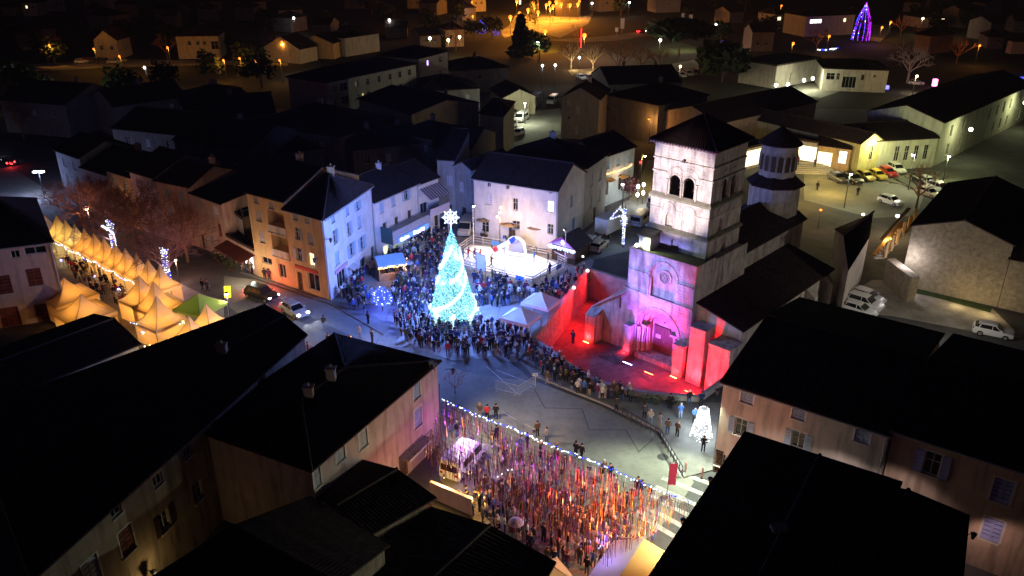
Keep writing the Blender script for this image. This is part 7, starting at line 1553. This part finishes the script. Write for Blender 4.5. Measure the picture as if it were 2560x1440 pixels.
bg_house('tall narrow grey house with a gable front beside the small car park', (1402, 345), (1494, 352), 11, 8.6, 'gable', ax=1, pitch=.55, wm=plaster('violet_grey_render', (.42, .36, .38)), wins=[wu(.2, 7.6, .9, .9, shut='closed', sm=M_SHUT_W), wu(.45, 6.2, .8, 1.6, shut='closed', sm=M_SHUT_W), wu(.2, 4.4, .7, .7), wu(.42, 2.0, .8, 1.8, shut='closed', sm=M_SHUT_W)], chim=((.6, .9, .8),))
bg_house('green lit wall of the house over a yellow porch beside the small car park', (1200, 388), (1259, 398), 12, 8.3, 'hip', pitch=.25, wm=plaster('greenish_render', (.4, .46, .4)), skew=-5)  # green light on this wall put into the render colour
pr_ = house('porch', 'small yellow lit porch roof at the foot of the green lit wall', [xy(1200, 384), xy(1236, 392), xy(1262, 378), xy(1225, 362)], 2.2, 'flat', wm=plaster('yellow_porch', (.62, .55, .25)), tm=MATS['yellow_porch'])  # yellow light on the porch put into its colour
house('shed', 'open fronted shed with a low warm lit gable behind the small car park', quad(xy(1258, 290), xy(1338, 285), 12), 4.2, 'gable', ax=1, pitch=.45, wm=plaster('shed_render', (.55, .48, .34)), ops={0: [('hole', .5, 1.6, 5.0, 2.6, dict(uv=1)), ('hole', .88, 1.6, 1.4, 2.8, dict(uv=1))]}, rows=4)
dq = [((455, 470), (640, 500), 14, 8.5), ((640, 430), (860, 470), 16, 9), ((480, 400), (700, 380), 14, 8), ((690, 475), (850, 458), 12, 6.5), ((890, 475), (1060, 452), 11, 7), ((1000, 440), (1085, 458), 9, 8), ((300, 420), (470, 440), 14, 7.5), ((470, 340), (640, 322), 14, 6.5), ((1085, 470), (1180, 480), 12, 7.5), ((1090, 372), (1195, 358), 12, 7), ((1520, 262), (1700, 255), 16, 5), ((1640, 360), (1760, 330), 14, 8), ((1520, 330), (1600, 318), 10, 5), ((1050, 300), (1200, 290), 13, 6.5), ((300, 350), (480, 320), 14, 7), ((1130, 235), (1270, 225), 12, 6), ((20, 330), (180, 345), 16, 7)]
wo = ['left', 'right', 'mid']
dl = ['broad dark roofed house behind the pink house', 'broad dark roofed house behind the balcony house', 'dark roofed house deep in the unlit quarter, left part', 'dark roofed house deep in the unlit quarter below the apartment block', 'dark roofed house behind the shop house with pale chimneys', 'dark roofed house behind the awning house', 'dark roofed house behind the terrace at the left', 'wide unlit roof in the dark quarter below the orange street', 'low dark house behind the gap houses', 'dark roofed house below the yellow porch', 'wide unlit roof right of the narrow grey house', 'unlit house behind the bell tower roof', 'unlit house behind the grey house with shutters', 'low unlit house below the apartment wing', 'unlit house behind the left terrace chimneys', 'low dim house right of the apartment wing', 'unlit house at the far left edge above the red car']
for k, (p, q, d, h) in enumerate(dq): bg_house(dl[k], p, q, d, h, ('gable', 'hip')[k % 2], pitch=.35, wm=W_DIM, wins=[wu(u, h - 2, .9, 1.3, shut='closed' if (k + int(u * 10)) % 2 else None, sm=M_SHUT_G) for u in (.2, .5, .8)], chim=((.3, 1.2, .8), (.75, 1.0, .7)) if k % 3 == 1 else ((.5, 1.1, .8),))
# lit pale villas at the far left and along the orange street
vl = plaster('villa_render', (.6, .5, .36))
bg_house('small gabled villa lit orange with three dark windows at the far left', (243, 148), (300, 148), 10, 6.0, 'gable', ax=1, pitch=.8, wm=vl, wins=[wu(.28, 3.6, 1, 1.4), wu(.72, 3.6, 1, 1.4), wu(.5, 7.2, .9, 1.2)])
bg_house('long villa lit orange with a row of dark windows', (448, 148), (552, 146), 11, 7.2, 'hip', pitch=.25, wm=vl, wins=[wu(u, 5, 1.1, 1.3) for u in (.3, .5, .66)] + [wu(.9, 4.2, 2.4, 2.6, sill=0), wu(.52, 1.4, 2.2, 2.2, sill=0)])
bg_house('villa with a bright white lit end wall beyond the apartment block', (752, 160), (795, 150), 14, 4.5, 'gable', pitch=.5, wm=vl); bg_house('house with a pale dotted eave line above the apartment block', (865, 142), (950, 128), 12, 6.0, 'hip', pitch=.3, wm=W_GREY); bg_house('dark house with a lit yellow side left of the dotted eave', (835, 148), (862, 138), 12, 5, 'gable', wm=W_YEL)
bg_house('house with two warm wall lamps behind a greenish hedge', (1115, 118), (1160, 116), 10, 6, 'hip', pitch=.4, wm=W_BEIGE, wins=[wu(.3, 3.5), wu(.7, 3.5)]); bg_house('dark boxy building inside the orange lit streets', (1388, 42), (1450, 42), 16, 8, 'flat', wm=plaster('dark_brick', (.05, .04, .035)), wins=[wu(u, 5) for u in (.2, .5, .8)])
bg_house('long low house with a row of lit windows left of the violet tree', (2010, 92), (2130, 86), 14, 7.5, 'hip', pitch=.25, wm=W_GREY, wins=[wu(u, 5.6, 1.7, 1.5, lit=LIT_WHITE) for u in (.12, .2, .28)] + [wu(.8, 5.6, 1.2, 1.4, lit=LIT_WARM), wu(.45, 2, 1.2, 1.6)])
bg_house('small house with lit windows at the top right of the ring road', (1935, 74), (1960, 72), 10, 6, 'hip', wm=W_GREY, wins=[wu(.4, 4.2, 2.0, 1.4, lit=LIT_WARM)]); bg_house('pale wall of a house right of the orange lane', (2255, 62), (2300, 70), 12, 4, 'flat', wm=vl); bg_house('dim house half lit orange at the right above the school tree', (2280, 130), (2318, 136), 12, 6, 'hip', wm=plaster('brick_render', (.35, .2, .12)))
bg_house('long lit wall on the hill at the top right', (2405, 50), (2500, 22), 3, 5, 'flat', wm=W_OLD); bg_house('orange lit wall at the far right edge', (2525, 135), (2600, 135), 3, 4, 'flat', wm=vl); bg_house('far dim house with lit front above the ring road', (1500, 30), (1560, 26), 10, 7, 'hip', wm=W_GREY, wins=[wu(.3, 4), wu(.7, 4)]); bg_house('far dim house right of the ring road signs', (1640, 32), (1700, 30), 10, 7, 'hip', wm=W_GREY, wins=[wu(.5, 4)])
for k, (p, q) in enumerate((((60, 40), (98, 40)), ((138, 30), (165, 28)), ((298, 32), (322, 30)), ((700, 62), (760, 60)), ((1180, 30), (1215, 28)))): bg_house('far house %s' % ['with a greenish lit front at the top left', 'with a dim lit porch at the top left', 'with a pale roof edge at the top left', 'with a small lit yard at the top middle left', 'by the red orange lamps left of the orange streets'][k], p, q, 9, 6, 'hip', wm=W_BEIGE, wins=[wu(.3, 4, lit=LIT_WARM) if k % 3 == 0 else wu(.3, 4), wu(.7, 4)])
# school with arched lamps, upper right
sch = house('school', 'low school building with bright wall lamps over a pale yard, upper right', quad(xy(2052, 226), xy(2212, 232), 15), 5.8, 'hip', pitch=.2, wm=plaster('school_render', (.55, .52, .44)), rows=4, ops={0: [('win', .12, 3.8, 2.2, 1.8, dict(uv=1, sill=0)), ('win', .24, 3.8, .8, 1.8, dict(uv=1)), ('shop', .42, 2.4, 3.5, 3.0, dict(uv=1)), ('win', .62, 3.8, .8, 1.5, dict(uv=1)), ('win', .8, 4.2, .7, .8, dict(uv=1))], 1: [('win', .4, 3, 1.0, 2.4, dict(uv=1))]})
sw = house('school_wing', 'school wing with flat roof and four bright arched lamps, upper right', quad(xy(1935, 222), xy(2045, 200), 12), 6.0, 'flat', wm=MATS['school_render'], ops={0: [('hole', .3, 1.8, 2.0, 3.4, dict(uv=1))]})
for k, p in enumerate(((1940, 207), (1970, 205), (2010, 195), (2032, 190), (2198, 190))):
    g = G(*p, 3.2); g = G(p[0], p[1] + 6, 3.0); r = thing('wall_lamp', ['first', 'second', 'third', 'fourth', 'last, on the end wall,'][k] + ' of the bright lamps along the school front from the left', 'lamp', g, 'bright lamps on the school front'); mb = MB(); mb.ball(g, .42, n=6); mb.build('globe', LAMP_W, r); lamp('POINT', g + V((0, -1.0, -.3)), 750, (1, .97, .62), .3, parent=r)
# hall with yellow gable, entrance and steps
hall = house('hall', 'hall with yellow lit gable, glass entrance and broad steps beside the lit car park', quad(xy(2140, 434), xy(2194, 426), 28, -6), 5.6, 'gable', ax=1, pitch=.6, wm=plaster('hall_yellow', (.62, .55, .25)), rows=5, ops={0: [('win', .55, 3.6, 1.0, 2.6, dict(uv=1))]})
ent = house('front_wing', 'orange lit front wing of the hall with one tall bright window', quad(xy(2038, 420), xy(2118, 432), 12, -3), 4.4, 'gable', pitch=.3, wm=plaster('hall_orange', (.62, .42, .2)), rows=5, ops={0: [('lit', .78, 2.7, 1.3, 2.2, dict(uv=1, lit=LIT_WHITE)), ('lit', .2, 1.9, 3.0, 2.6, dict(uv=1, lit=glow('entrance_light', (1, .86, .5), 1.5)))]})
en2 = house('hall_entrance', 'glazed hall entrance with bright white soffit above the steps', quad(xy(1950, 405), xy(2036, 419), 10, -2), 4.6, 'flat', wm=W_CREAM, ops={0: [('lit', .25, 2.4, 3.0, 2.8, dict(uv=1, lit=MATS['entrance_light'])), ('lit', .72, 2.4, 3.6, 2.8, dict(uv=1, lit=MATS['entrance_light']))]})
mb = MB(); a, b = V((*xy(1965, 424), 0)), V((*xy(2078, 428), 0)); d = V((.35, -.94, 0))
for k in range(6): mb.box(a + d * (k * .9 - 2.5), b - a, d * .9, Z * (.95 - k * .16))
mb.build('hall_steps', mat('step_stone', (.5, .46, .38), var=.15))['kind'] = 'structure'
bpy.data.objects['hall_steps']['kind'] = 'structure'
for p, pw, col in (((2055, 405), 420, (1, .7, .18)), ((2090, 440), 700, (1, .66, .15)), ((2000, 425), 420, (1, .78, .3)), ((2020, 465), 420, (1, .62, .15))): lamp('POINT', G(*p, 3.2), pw, col, .3, parent=ent)
g = G(2183, 372, 5.4); r = thing('wall_lamp', 'bright lamp high on the yellow gable of the hall', 'lamp', G(2181, 420, 5.2)); hA, hB = V((*xy(2140, 434), 0)), V((*xy(2194, 426), 0)); hn = (hB - hA).normalized(); hn = V((hn.y, -hn.x, 0)); g = hit(2180, 354, hA, hn) + hn * .5; mb = MB(); mb.ball(g, .3, n=6); mb.build('globe', LAMP_W, r); lamp('POINT', g + hn * 1.2 - Z * .4, 800, (.95, .95, .35), .2, parent=r)
gw = house('glass_hall', 'glazed lit pavilion with a dark tree left of the church lantern', quad(xy(1850, 428), xy(1915, 412), 8), 4.0, 'flat', wm=W_CREAM, ops={0: [('lit', .5, 2.0, 7.5, 3.0, dict(uv=1, lit=MATS['entrance_light']))]})
lg_ = house('long_hall', 'long brownish hall with slit windows behind the church lantern', quad(xy(1790, 392), xy(2030, 330), 14), 6.6, 'gable', pitch=.3, wm=plaster('hall_brown', (.4, .3, .26)), rows=4, ops={0: [('win', u, 4.2, .6, 2.6, dict(uv=1, lit=LIT_WHITE) if u in (.42,) else dict(uv=1)) for u in (.3, .42, .55, .7, .82)]})
# long building at the right with greenish lamps
lb_ = house('long_school', 'long pale building with tall windows and greenish wall lamps at the right edge', quad(xy(2335, 415), xy(2560, 300), 14), 8.2, 'gable', pitch=.3, wm=plaster('greenish_long_render', (.5, .5, .42)), rows=4, ops={0: [('win', u, v, 1.2, 2.2, dict(uv=1)) for u in (.1, .22, .5, .58, .66, .74, .9) for v in (5.8, 2.2)]})
house('long_school_low', 'lower dark wing with tall windows left of the long pale building', quad(xy(2170, 428), xy(2330, 418), 12), 5.6, 'gable', pitch=.3, wm=MATS['greenish_long_render'], rows=4, ops={0: [('win', u, 3, 1.0, 2.8, dict(uv=1)) for u in (.4, .55, .7, .85)]})
for k, p in enumerate(((2402, 400), (2538, 325))):
    g = G(*p); g = V((g.x, g.y - 1.0, 6.2)); r = thing('wall_lamp', ['greenish white lamp on the middle of the long pale building', 'greenish white lamp at the right end of the long pale building'][k], 'lamp', g, 'lamps on the long pale building'); mb = MB(); mb.ball(g, .36, n=6); mb.build('globe', LAMP_W, r); lamp('POINT', g + V((-.4, -1.0, -.3)), 480, (.95, 1, .45), .3, parent=r)
g = G(2540, 232, 0); r = thing('blue_lit_shed', 'shed front blazing with deep blue lights at the right edge', 'building', g); mb = MB(); mb.abox(g.x - 6, g.y, 0, g.x + 8, g.y + 6, 4.2); mb.build('wall', W_GREY, r); mb = MB(); mb.abox(g.x - 6, g.y - .1, 2.6, g.x + 8, g.y - .02, 3.9); mb.build('light_band', glow('deep_blue_band', (.05, .06, 1), 2.2), r)
for x in (-2.5, 2.5): mb = MB(); mb.abox(g.x + x, g.y - .15, 1.2, g.x + x + 1.4, g.y - .11, 2.5); mb.build('window', LIT_WHITE, r)
lamp('POINT', g + V((0, -2.5, 3)), 700, (.1, .12, 1), .5, parent=r)
street_lamp('greenish lamp in the bushes right of the lit car park', G(2358, 450), 4.6, 800, (.95, 1, .35), LAMP_W, (0, -.2)); street_lamp('lamp over the lit car park of the hall', G(2270, 475), 6.5, 900, (.95, .95, .6), LAMP_W, (-.6, -.3)); street_lamp('dim lamp over the near part of the lit car park', G(2110, 520), 6, 420, (.8, .95, .7), LAMP_W, (0, -.4))
for k, (p, col, em) in enumerate((((2052, 525), (1, .5, .2), LAMP_O), ((2158, 536), (1, .6, .25), LAMP_Y), ((2244, 540), (.6, .7, 1), glow('cool_lamp2', (.65, .75, 1), 9)), ((2281, 626), (.9, .92, 1), glow('cool_lamp3', (.8, .85, 1), 9)))):
    h_ = 4.0 if k == 3 else 3.0; g = G(*p, h_); r = thing('wall_lamp', ['small red orange lamp on the dark roof edge below the lit car park', 'small amber lamp on the dark roof edge below the lit car park', 'cool white lamp at the top of the covered stair', 'cool white lamp on the corner of the rubble barn'][k], 'lamp', g); mb = MB(); mb.ball(g, .3 if k > 1 else .22, n=6, sz=.7); mb.build('globe', em, r); mb = MB(); mb.tube([g, V((g.x, g.y, 0))], .04, 5); mb.build('post', M_DMETAL, r)
    lamp('POINT', g + V((-.5, -.8, -.3)), (60, 90, 380, 30)[k], col if k != 2 else (1, .65, .3), .2, parent=r)
lamp('POINT', G(2215, 600, 4.5), 260, (1, .55, .15), .3, parent=stair); nb = V((eb.y, -eb.x, 0)); cl = hit(2281, 640, V((b1.x, b1.y, 0)), nb) + nb * 1.6; lamp('POINT', cl, 190, (.95, .9, 1), .2, parent=rub); lamp('POINT', G(2330, 775, 5.5), 1000, (1, .93, .8), .3, parent=rub); lamp('POINT', G(2400, 745, 1.2), 60, (1, .75, .35), .2, parent=rub); lamp('POINT', G(2470, 765, 1.2), 60, (1, .75, .35), .2, parent=rub)
street_lamp('white street lamp over the small car park, left one', G(1277, 268), 5.5, 1700, (.95, 1, .7), LAMP_W, (0, -.3)); street_lamp('white street lamp over the small car park, middle one', G(1318, 282), 5, 1700, (.95, 1, .75), LAMP_W, (0, -.3)); street_lamp('white street lamp over the small car park, nearest one', G(1312, 310), 5, 1700, (.95, 1, .7), LAMP_W, (0, -.3)); lamp('POINT', G(1222, 372, 4.5), 120, (.9, 1, .35), .3, parent=pr_)
# far lamps, listed by place: orange sodium streets, white villas
NAMES = 'first second third fourth fifth sixth seventh eighth ninth tenth eleventh twelfth thirteenth fourteenth fifteenth sixteenth seventeenth eighteenth nineteenth twentieth'.split()
sod = [(1276, 42), (1299, 33), (1320, 24), (1333, 7), (1335, 12), (1337, 18), (1366, 12), (1374, 6), (1383, 15), (1376, 22), (1403, 10), (1425, 12), (1445, 10), (1292, 3), (1315, 72), (1363, 78), (1461, 88), (1448, 3), (1345, 30), (1390, 4)]
for k, p in enumerate(sod): street_lamp('orange street lamp, %s of the far orange streets at the top' % NAMES[k], V((*G(p[0], p[1], 6.8).xy, 0)), 7, 4200, (1, .32, .03), LAMP_O, (0, -.5), 'far orange street lamps', size=.7)
oth = [((1180, 5), 1, 'red orange lamp at the top centre'), ((1153, 16), 0, 'small white lamp left of the orange streets'), ((1182, 40), 1, 'red orange lamp above the blue bush'), ((974, 50), 0, 'white lamp above the apartment block'), ((735, 45), 0, 'white lamp in the dark hills, top middle left'), ((50, 170), 0, 'bright white lamp at the far left edge'), ((363, 168), 0, 'small white lamp by the villas'), ((125, 112), 1, 'orange lamp in the tree of the far left villa'), ((236, 122), 1, 'orange lamp beside the gabled villa'), ((420, 118), 1, 'orange lamp left of the long villa'), ((600, 145), 1, 'orange lamp right of the long villa'), ((640, 150), 1, 'orange lamp further right of the long villa'), ((706, 105), 1, 'orange lamp in the tree beside the apartment block'), ((700, 150), 1, 'orange lamp low beside the apartment block'), ((1121, 100), 2, 'warm lamp on the house behind the greenish hedge, left'), ((1149, 92), 2, 'warm lamp on the house behind the greenish hedge, right'), ((1480, 8), 0, 'white lamp at the top right of the orange streets'), ((1573, 6), 0, 'white lamp above the ring road'), ((1953, 14), 1, 'red orange lamp at the top right'), ((1982, 108), 1, 'orange lamp left of the violet tree'), ((2072, 90), 1, 'orange lamp below the long lit house'), ((2204, 68), 1, 'orange lamp in the lane by the violet tree, nearer'), ((2226, 55), 1, 'orange lamp in the lane by the violet tree, farther'), ((2306, 46), 2, 'warm lamp right of the orange lane'), ((2356, 48), 2, 'warm lamp far right on the hill'), ((2448, 113), 1, 'red orange lamp alone at the right'), ((1448, 143), 0, 'white lamp between the two lit bare trees'), ((1356, 163), 0, 'white lamp left of the lit bare trees'), ((1388, 162), 0, 'second white lamp left of the lit bare trees'), ((1700, 165), 2, 'warm lamp over the tree car park, right'), ((1530, 170), 2, 'warm lamp over the tree car park, left'), ((1620, 165), 2, 'warm lamp over the tree car park, middle'), ((1790, 60), 0, 'white lamp at the right end of the ring road'), ((165, 212), 3, 'greenish lamp post over the left garden'), ((1655, 62), 0, 'white lamp beside the ring road signs'), ((1650, 100), 3, 'greenish lamp by the far lawn'), ((1345, 105), 3, 'greenish lamp by the left far lawn'), ((2290, 190), 2, 'warm lamp beside the pale bare tree'), ((1075, 95), 3, 'greenish lamp on the hedge'), ((560, 150), 1, 'orange lamp at the foot of the long villa'), ((300, 140), 1, 'orange lamp at the foot of the gabled villa')]
cl_ = [((.9, .95, 1), LAMP_W, 420), ((1, .38, .05), LAMP_O, 1500), ((1, .7, .32), LAMP_Y, 1000), ((.75, 1, .5), LAMP_W, 800)]
for p, ty, lb in oth: col, em, pw = cl_[ty]; pw *= .5 if p[1] < 175 else 1; street_lamp(lb + ' of the far town', V((*G(p[0], p[1], 6.3).xy, 0)), 6.5, pw, col, em, (0, -.5), 'far street lamps', size=.42 if p[1] < 110 else .3)
# trees of the far town
sheet('orange_streets', px((1255, 92), (1300, 20), (1330, 0), (1500, 0), (1470, 60), (1400, 95), (1330, 75)), .015, M_CONC)
M_PINE = mat('pine_needle', (.025, .035, .02), rough=1, var=.4, scale=1); M_HOLLY = mat('dark_leaf', (.03, .045, .022), rough=1, var=.4, scale=1)
def dark_tree(name, label, g, h, w, m, n=700, shape='round', group=None, size=None):
    r = thing(name, label, 'tree', g, group); mb = MB(); mb.tube([g, g + Z * h * .6], [h * .03, h * .012], 6); mb.build('trunk', M_BARK, r); mb = MB(); sz = size or w * .13
    if shape == 'round':
        for k in range(7): a = k * .9; leaves(mb, g + V((math.cos(a) * w * .28, math.sin(a) * w * .28, h * (.5 + .08 * (k % 4)))), (w * .3, w * .3, h * .24), n // 7, sz)
    elif shape == 'umbrella':
        for k in range(8): a = k * .8; leaves(mb, g + V((math.cos(a) * w * .33, math.sin(a) * w * .33, h * .8 + random.uniform(-.3, .3))), (w * .28, w * .28, h * .16), n // 8, sz)
    else:
        for k in range(8): t = k / 7; leaves(mb, g + Z * h * (.12 + .83 * t), (w * .5 * (1 - t * .8), w * .5 * (1 - t * .8), h * .1), n // 8, sz)
    mb.build('crown', m, r, kind='stuff'); return r
dark_tree('umbrella_pine', 'wide dark umbrella pine in front of the ring road', G(1697, 140), 11, 17, M_PINE, 1800, 'umbrella'); dark_tree('dark_tree', 'big round dark tree at the right of the tree car park', G(1805, 205), 11, 13, M_HOLLY, 1500); dark_tree('cypress', 'large dark conifer left of the far lawn', G(1302, 145), 13, 9, M_PINE, 900, 'cone')
for k, p in enumerate(((1325, 52), (1333, 50), (1345, 45), (1338, 62))): dark_tree('cypress', ['slim cypress against the orange street, first of four', 'slim cypress against the orange street, second of four', 'slim cypress against the orange street, tallest at the right', 'slim cypress against the orange street, front one'][k], G(*p), 10 + 2 * (k == 2), 2.6, M_PINE, 160, 'cone', 'cypresses by the orange street')
bare_tree('pale_tree', 'pale branching bare tree beside the parked white car by the school', G(2268, 208), 11, None, 6, M_BARKP, M_BARKP, .8, r0=.35); bare_tree('golden_tree', 'bare tree lit golden from below in the car park, left one', G(1428, 172), 8, 'lit bare trees of the car park', 5, M_BARKP, M_BARKP, .5); bare_tree('golden_tree', 'bare tree lit golden from below in the car park, right one', G(1482, 178), 8, 'lit bare trees of the car park', 6, M_BARKP, M_BARKP, .5)
for p in ((1428, 172), (1482, 178)): g = G(*p); lamp('POINT', g + V((0, -2.5, 1.5)), 450, (1, .65, .25), .3, parent=bpy.data.objects['golden_tree'])
lamp('POINT', G(2268, 208, 2) + V((0, -3, 0)), 500, (1, .72, .5), .3, parent=bpy.data.objects['pale_tree'])
bare_tree('car_park_tree', 'dark bare tree between the parked cars and the hall wall lamp', G(2290, 520), 7.5, None, 6)
bt = [(1550, 190), (1600, 185), (1650, 192), (1560, 165), (1445, 120), (700, 140), (420, 150), (130, 150), (60, 345), (110, 330), (1140, 128), (2250, 95), (2300, 110), (2040, 130), (220, 290), (2460, 260), (2390, 160)]
for k, p in enumerate(bt): bare_tree('bare_tree', 'bare tree of the far town, ' + ['left in the tree car park', 'middle of the tree car park', 'right in the tree car park', 'at the back of the tree car park', 'above the golden tree', 'lit orange beside the apartment block', 'lit orange left of the long villa', 'lit orange at the far left villa', 'purplish, above the red car at the left', 'purplish, second above the red car at the left', 'by the greenish hedge', 'by the orange lane', 'below the orange lane', 'left of the violet tree', 'by the lit left garden', 'frosty, before the blue lit shed', 'right of the pale tree'][k], G(*p), 8.5, 'bare trees of the far town', 5)
pos = []
while len(pos) < 60:
    p = (random.uniform(0, 2560), random.uniform(6, 330))
    if 1240 < p[0] < 1480 and p[1] < 100: continue
    if 700 < p[0] < 1300 and p[1] > 130: continue
    if p[1] > 165 and 1200 < p[0] < 1560: continue
    if 1480 < p[0] < 1790 and 60 < p[1] < 215: continue
    if p[1] > 120 and 1880 < p[0]: continue
    if 1560 < p[0] < 1900 and p[1] > 200: continue
    if any(abs(p[0] - q[0]) < 46 and 0 < p[1] - q[1] < 60 for q in [(270, 130), (500, 130), (2060, 75), (2150, 80), (2200, 90), (2280, 60), (165, 220), (230, 260), (1140, 100)]): continue
    pos.append(p)
for k, p in enumerate(pos): dark_tree('dark_tree', 'unlit evergreen standing among the dark gardens of the far town', G(*p), random.uniform(6, 10), random.uniform(6, 9), M_HOLLY, 320, group='unlit evergreens of the far town', size=.7)
fp = []
while len(fp) < 34:
    p = (random.uniform(0, 2560), random.uniform(10, 150))
    if 1220 < p[0] < 1800 and p[1] < 215 or 180 < p[0] < 760 and 90 < p[1] < 175 or 1880 < p[0] < 2350 and p[1] > 40: continue
    if all(abs(p[0] - q[0]) > 60 or abs(p[1] - q[1]) > 14 for q in fp): fp.append(p)
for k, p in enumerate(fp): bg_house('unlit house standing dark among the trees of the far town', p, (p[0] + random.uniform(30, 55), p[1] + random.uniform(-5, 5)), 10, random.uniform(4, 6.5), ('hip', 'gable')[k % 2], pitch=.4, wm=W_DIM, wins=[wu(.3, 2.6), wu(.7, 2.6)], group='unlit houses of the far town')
# violet light tree, blue bush and the red lit cone
g = G(2150, 106); H = 14; r = thing('violet_tree', 'tall conifer strung with violet and blue lights at the top right', 'lit tree', g); mb = MB()
mb.tube([g, g + Z * H * .9], [.4, .1], 6); mb.build('trunk', M_BARK, r); mb = MB(); leaves(mb, g + Z * H * .4, (2.6, 2.6, H * .4), 500, .6); mb.build('foliage', M_PINE, r, kind='stuff'); mb = MB()
for s in range(11):
    a = s * 2 * PI / 11
    for i in range(46):
        t = i / 45; z = H * (1 - t * .93); rr = 3.0 * math.sin(min(1, t * 1.15) * PI / 2) * (1 + .08 * math.sin(t * 9 + s)); mb.octa((g.x + rr * math.cos(a), g.y + rr * math.sin(a), z), random.uniform(.1, .2), 0 if math.cos(a) > .1 else random.choices((0, 1, 2), (.3, .6, .1))[0])
mb.build('bulb', [B_VIOLET, B_BLUE, B_WHITE], r, kind='stuff'); lamp('POINT', g + V((0, -6, 5)), 500, (.5, .1, 1), .5, parent=r)
ball_tree('blue_bush', 'small bush of deep blue lights left of the orange streets', G(1203, 90), 6, 2.6, [B_BLUE, B_WHITE], 130, 0, (0, 0, 1)); ball_tree('blue_bush', 'low bush of blue lights just below the orange street', G(1240, 90), 3, 1.6, [B_BLUE, B_BLUE], 60, 0, (0, 0, 1)); ball_tree('blue_bush', 'cluster of pale blue lights at the right of the dark pine', G(1802, 140), 5, 2.0, [B_BLUE, B_WHITE], 90, 0, (0, 0, 1)); ball_tree('blue_bush', 'small deep blue light among the parked far cars', G(1634, 198), 2.4, .9, [B_BLUE, B_BLUE], 60, 0, (0, 0, 1))
light_string('light_string', 'row of pale blue lights below the violet tree', [G(2045, 122, 1), G(2095, 118, 1)], .2, .9, .3, ((B_WHITE, .5), (B_BLUE, .5)))
g = G(276, 308); r = thing('red_cone_tree', 'slim conifer glowing red from below beside the left garden', 'tree', g); mb = MB()
for k in range(6): leaves(mb, g + Z * (.6 + k * 1.1), (1.0 - k * .13, 1.0 - k * .13, .8), 60, .22)
mb.build('crown', M_PINE, r, kind='stuff'); mb = MB(); mb.tube([g, g + Z * 3], .08, 5); mb.build('trunk', M_BARK, r); lamp('POINT', g + V((.3, -1.5, .8)), 220, (1, .1, .03), .2, parent=r)
for k, (p, m, lb) in enumerate((((313, 297), LIT_WARM, 'single lit window block in the dark left quarter'), ((2335, 218), glow('pillar_pink', (1, .2, .6), 3), 'small pillar lit pink and blue right of the parked white car'), ((2215, 225), glow('pillar_blue', (.15, .15, 1), 2), 'small blue light left of the pale bare tree'), ((1300, 12), LIT_WARM, 'tiny lit kiosk in the orange streets'), ((1452, 122), LAMP_R, 'thin red light mast in front of the far lawn'))):
    g = G(*p); r = thing('lit_box', lb, 'light', g); mb = MB(); w = .5 if k < 4 else .12; hh = (1.8, 2.2, 1.2, 2.5, 7)[k]; mb.abox(g.x - w, g.y - w, .3, g.x + w, g.y + w, hh); mb.build('panel', m, r); mb = MB(); mb.abox(g.x - w - .1, g.y - w - .1, 0, g.x + w + .1, g.y + w + .1, .3); mb.build('base', M_DMETAL, r)
for k, p in enumerate(((1555, 82), (1541, 90), (1705, 68), (1725, 68), (1735, 72))):
    g = G(*p); r = thing('road_sign', ['tall white road sign beside the ring road', 'low white road sign beside the ring road', 'white sign board at the ring road bend, left', 'white sign board at the ring road bend, middle', 'small white sign at the ring road bend, right'][k], 'road sign', g, 'road signs of the ring road'); mb = MB(); mb.tube([g, g + Z * 2.5], .1, 5); mb.build('post', M_METAL, r); mb = MB(); w, hh = ((1.5, 4), (1.2, 1.6), (1.2, 4), (1.5, 3.5), (1.6, 1.4))[k]; mb.box(g + V((-w / 2, -.1, 1.6)), (w, 0, 0), (0, .1, 0), (0, 0, hh)); mb.build('board', M_WHITE, r)
for p in ((1548, 88), (1715, 76)): lamp('POINT', G(*p, 7), 2200, (1, .75, .6), .4, parent=bpy.data.objects['road_sign'])
lamp('POINT', G(1460, 100, 6), 1500, (1, .75, .6), .4, parent=bpy.data.objects['road_sign']); lamp('POINT', G(770, 158, 3) + V((0, -3, 0)), 700, (1, .9, .6), .3, parent=bpy.data.objects['cypress']); lamp('POINT', G(880, 345, 5) + V((-3, -9, 0)), 1600, (1, .85, .6), .3, parent=ab)
# ------------------------------------------------------------------ the thin night haze over the town
hz = bpy.data.materials.new('night_haze'); hz.use_nodes = True; nt = hz.node_tree; nt.nodes.clear()
ho = nt.nodes.new('ShaderNodeOutputMaterial'); hv = nt.nodes.new('ShaderNodeVolumePrincipled'); hv.inputs['Color'].default_value = (.85, .86, .9, 1); hv.inputs['Density'].default_value = .00009; hv.inputs['Anisotropy'].default_value = .2
nt.links.new(hv.outputs[0], ho.inputs['Volume'])
mb = MB(); mb.abox(-2600, -500, -8, 2600, 3100, 52); mb.build('haze', hz)['kind'] = 'stuff'
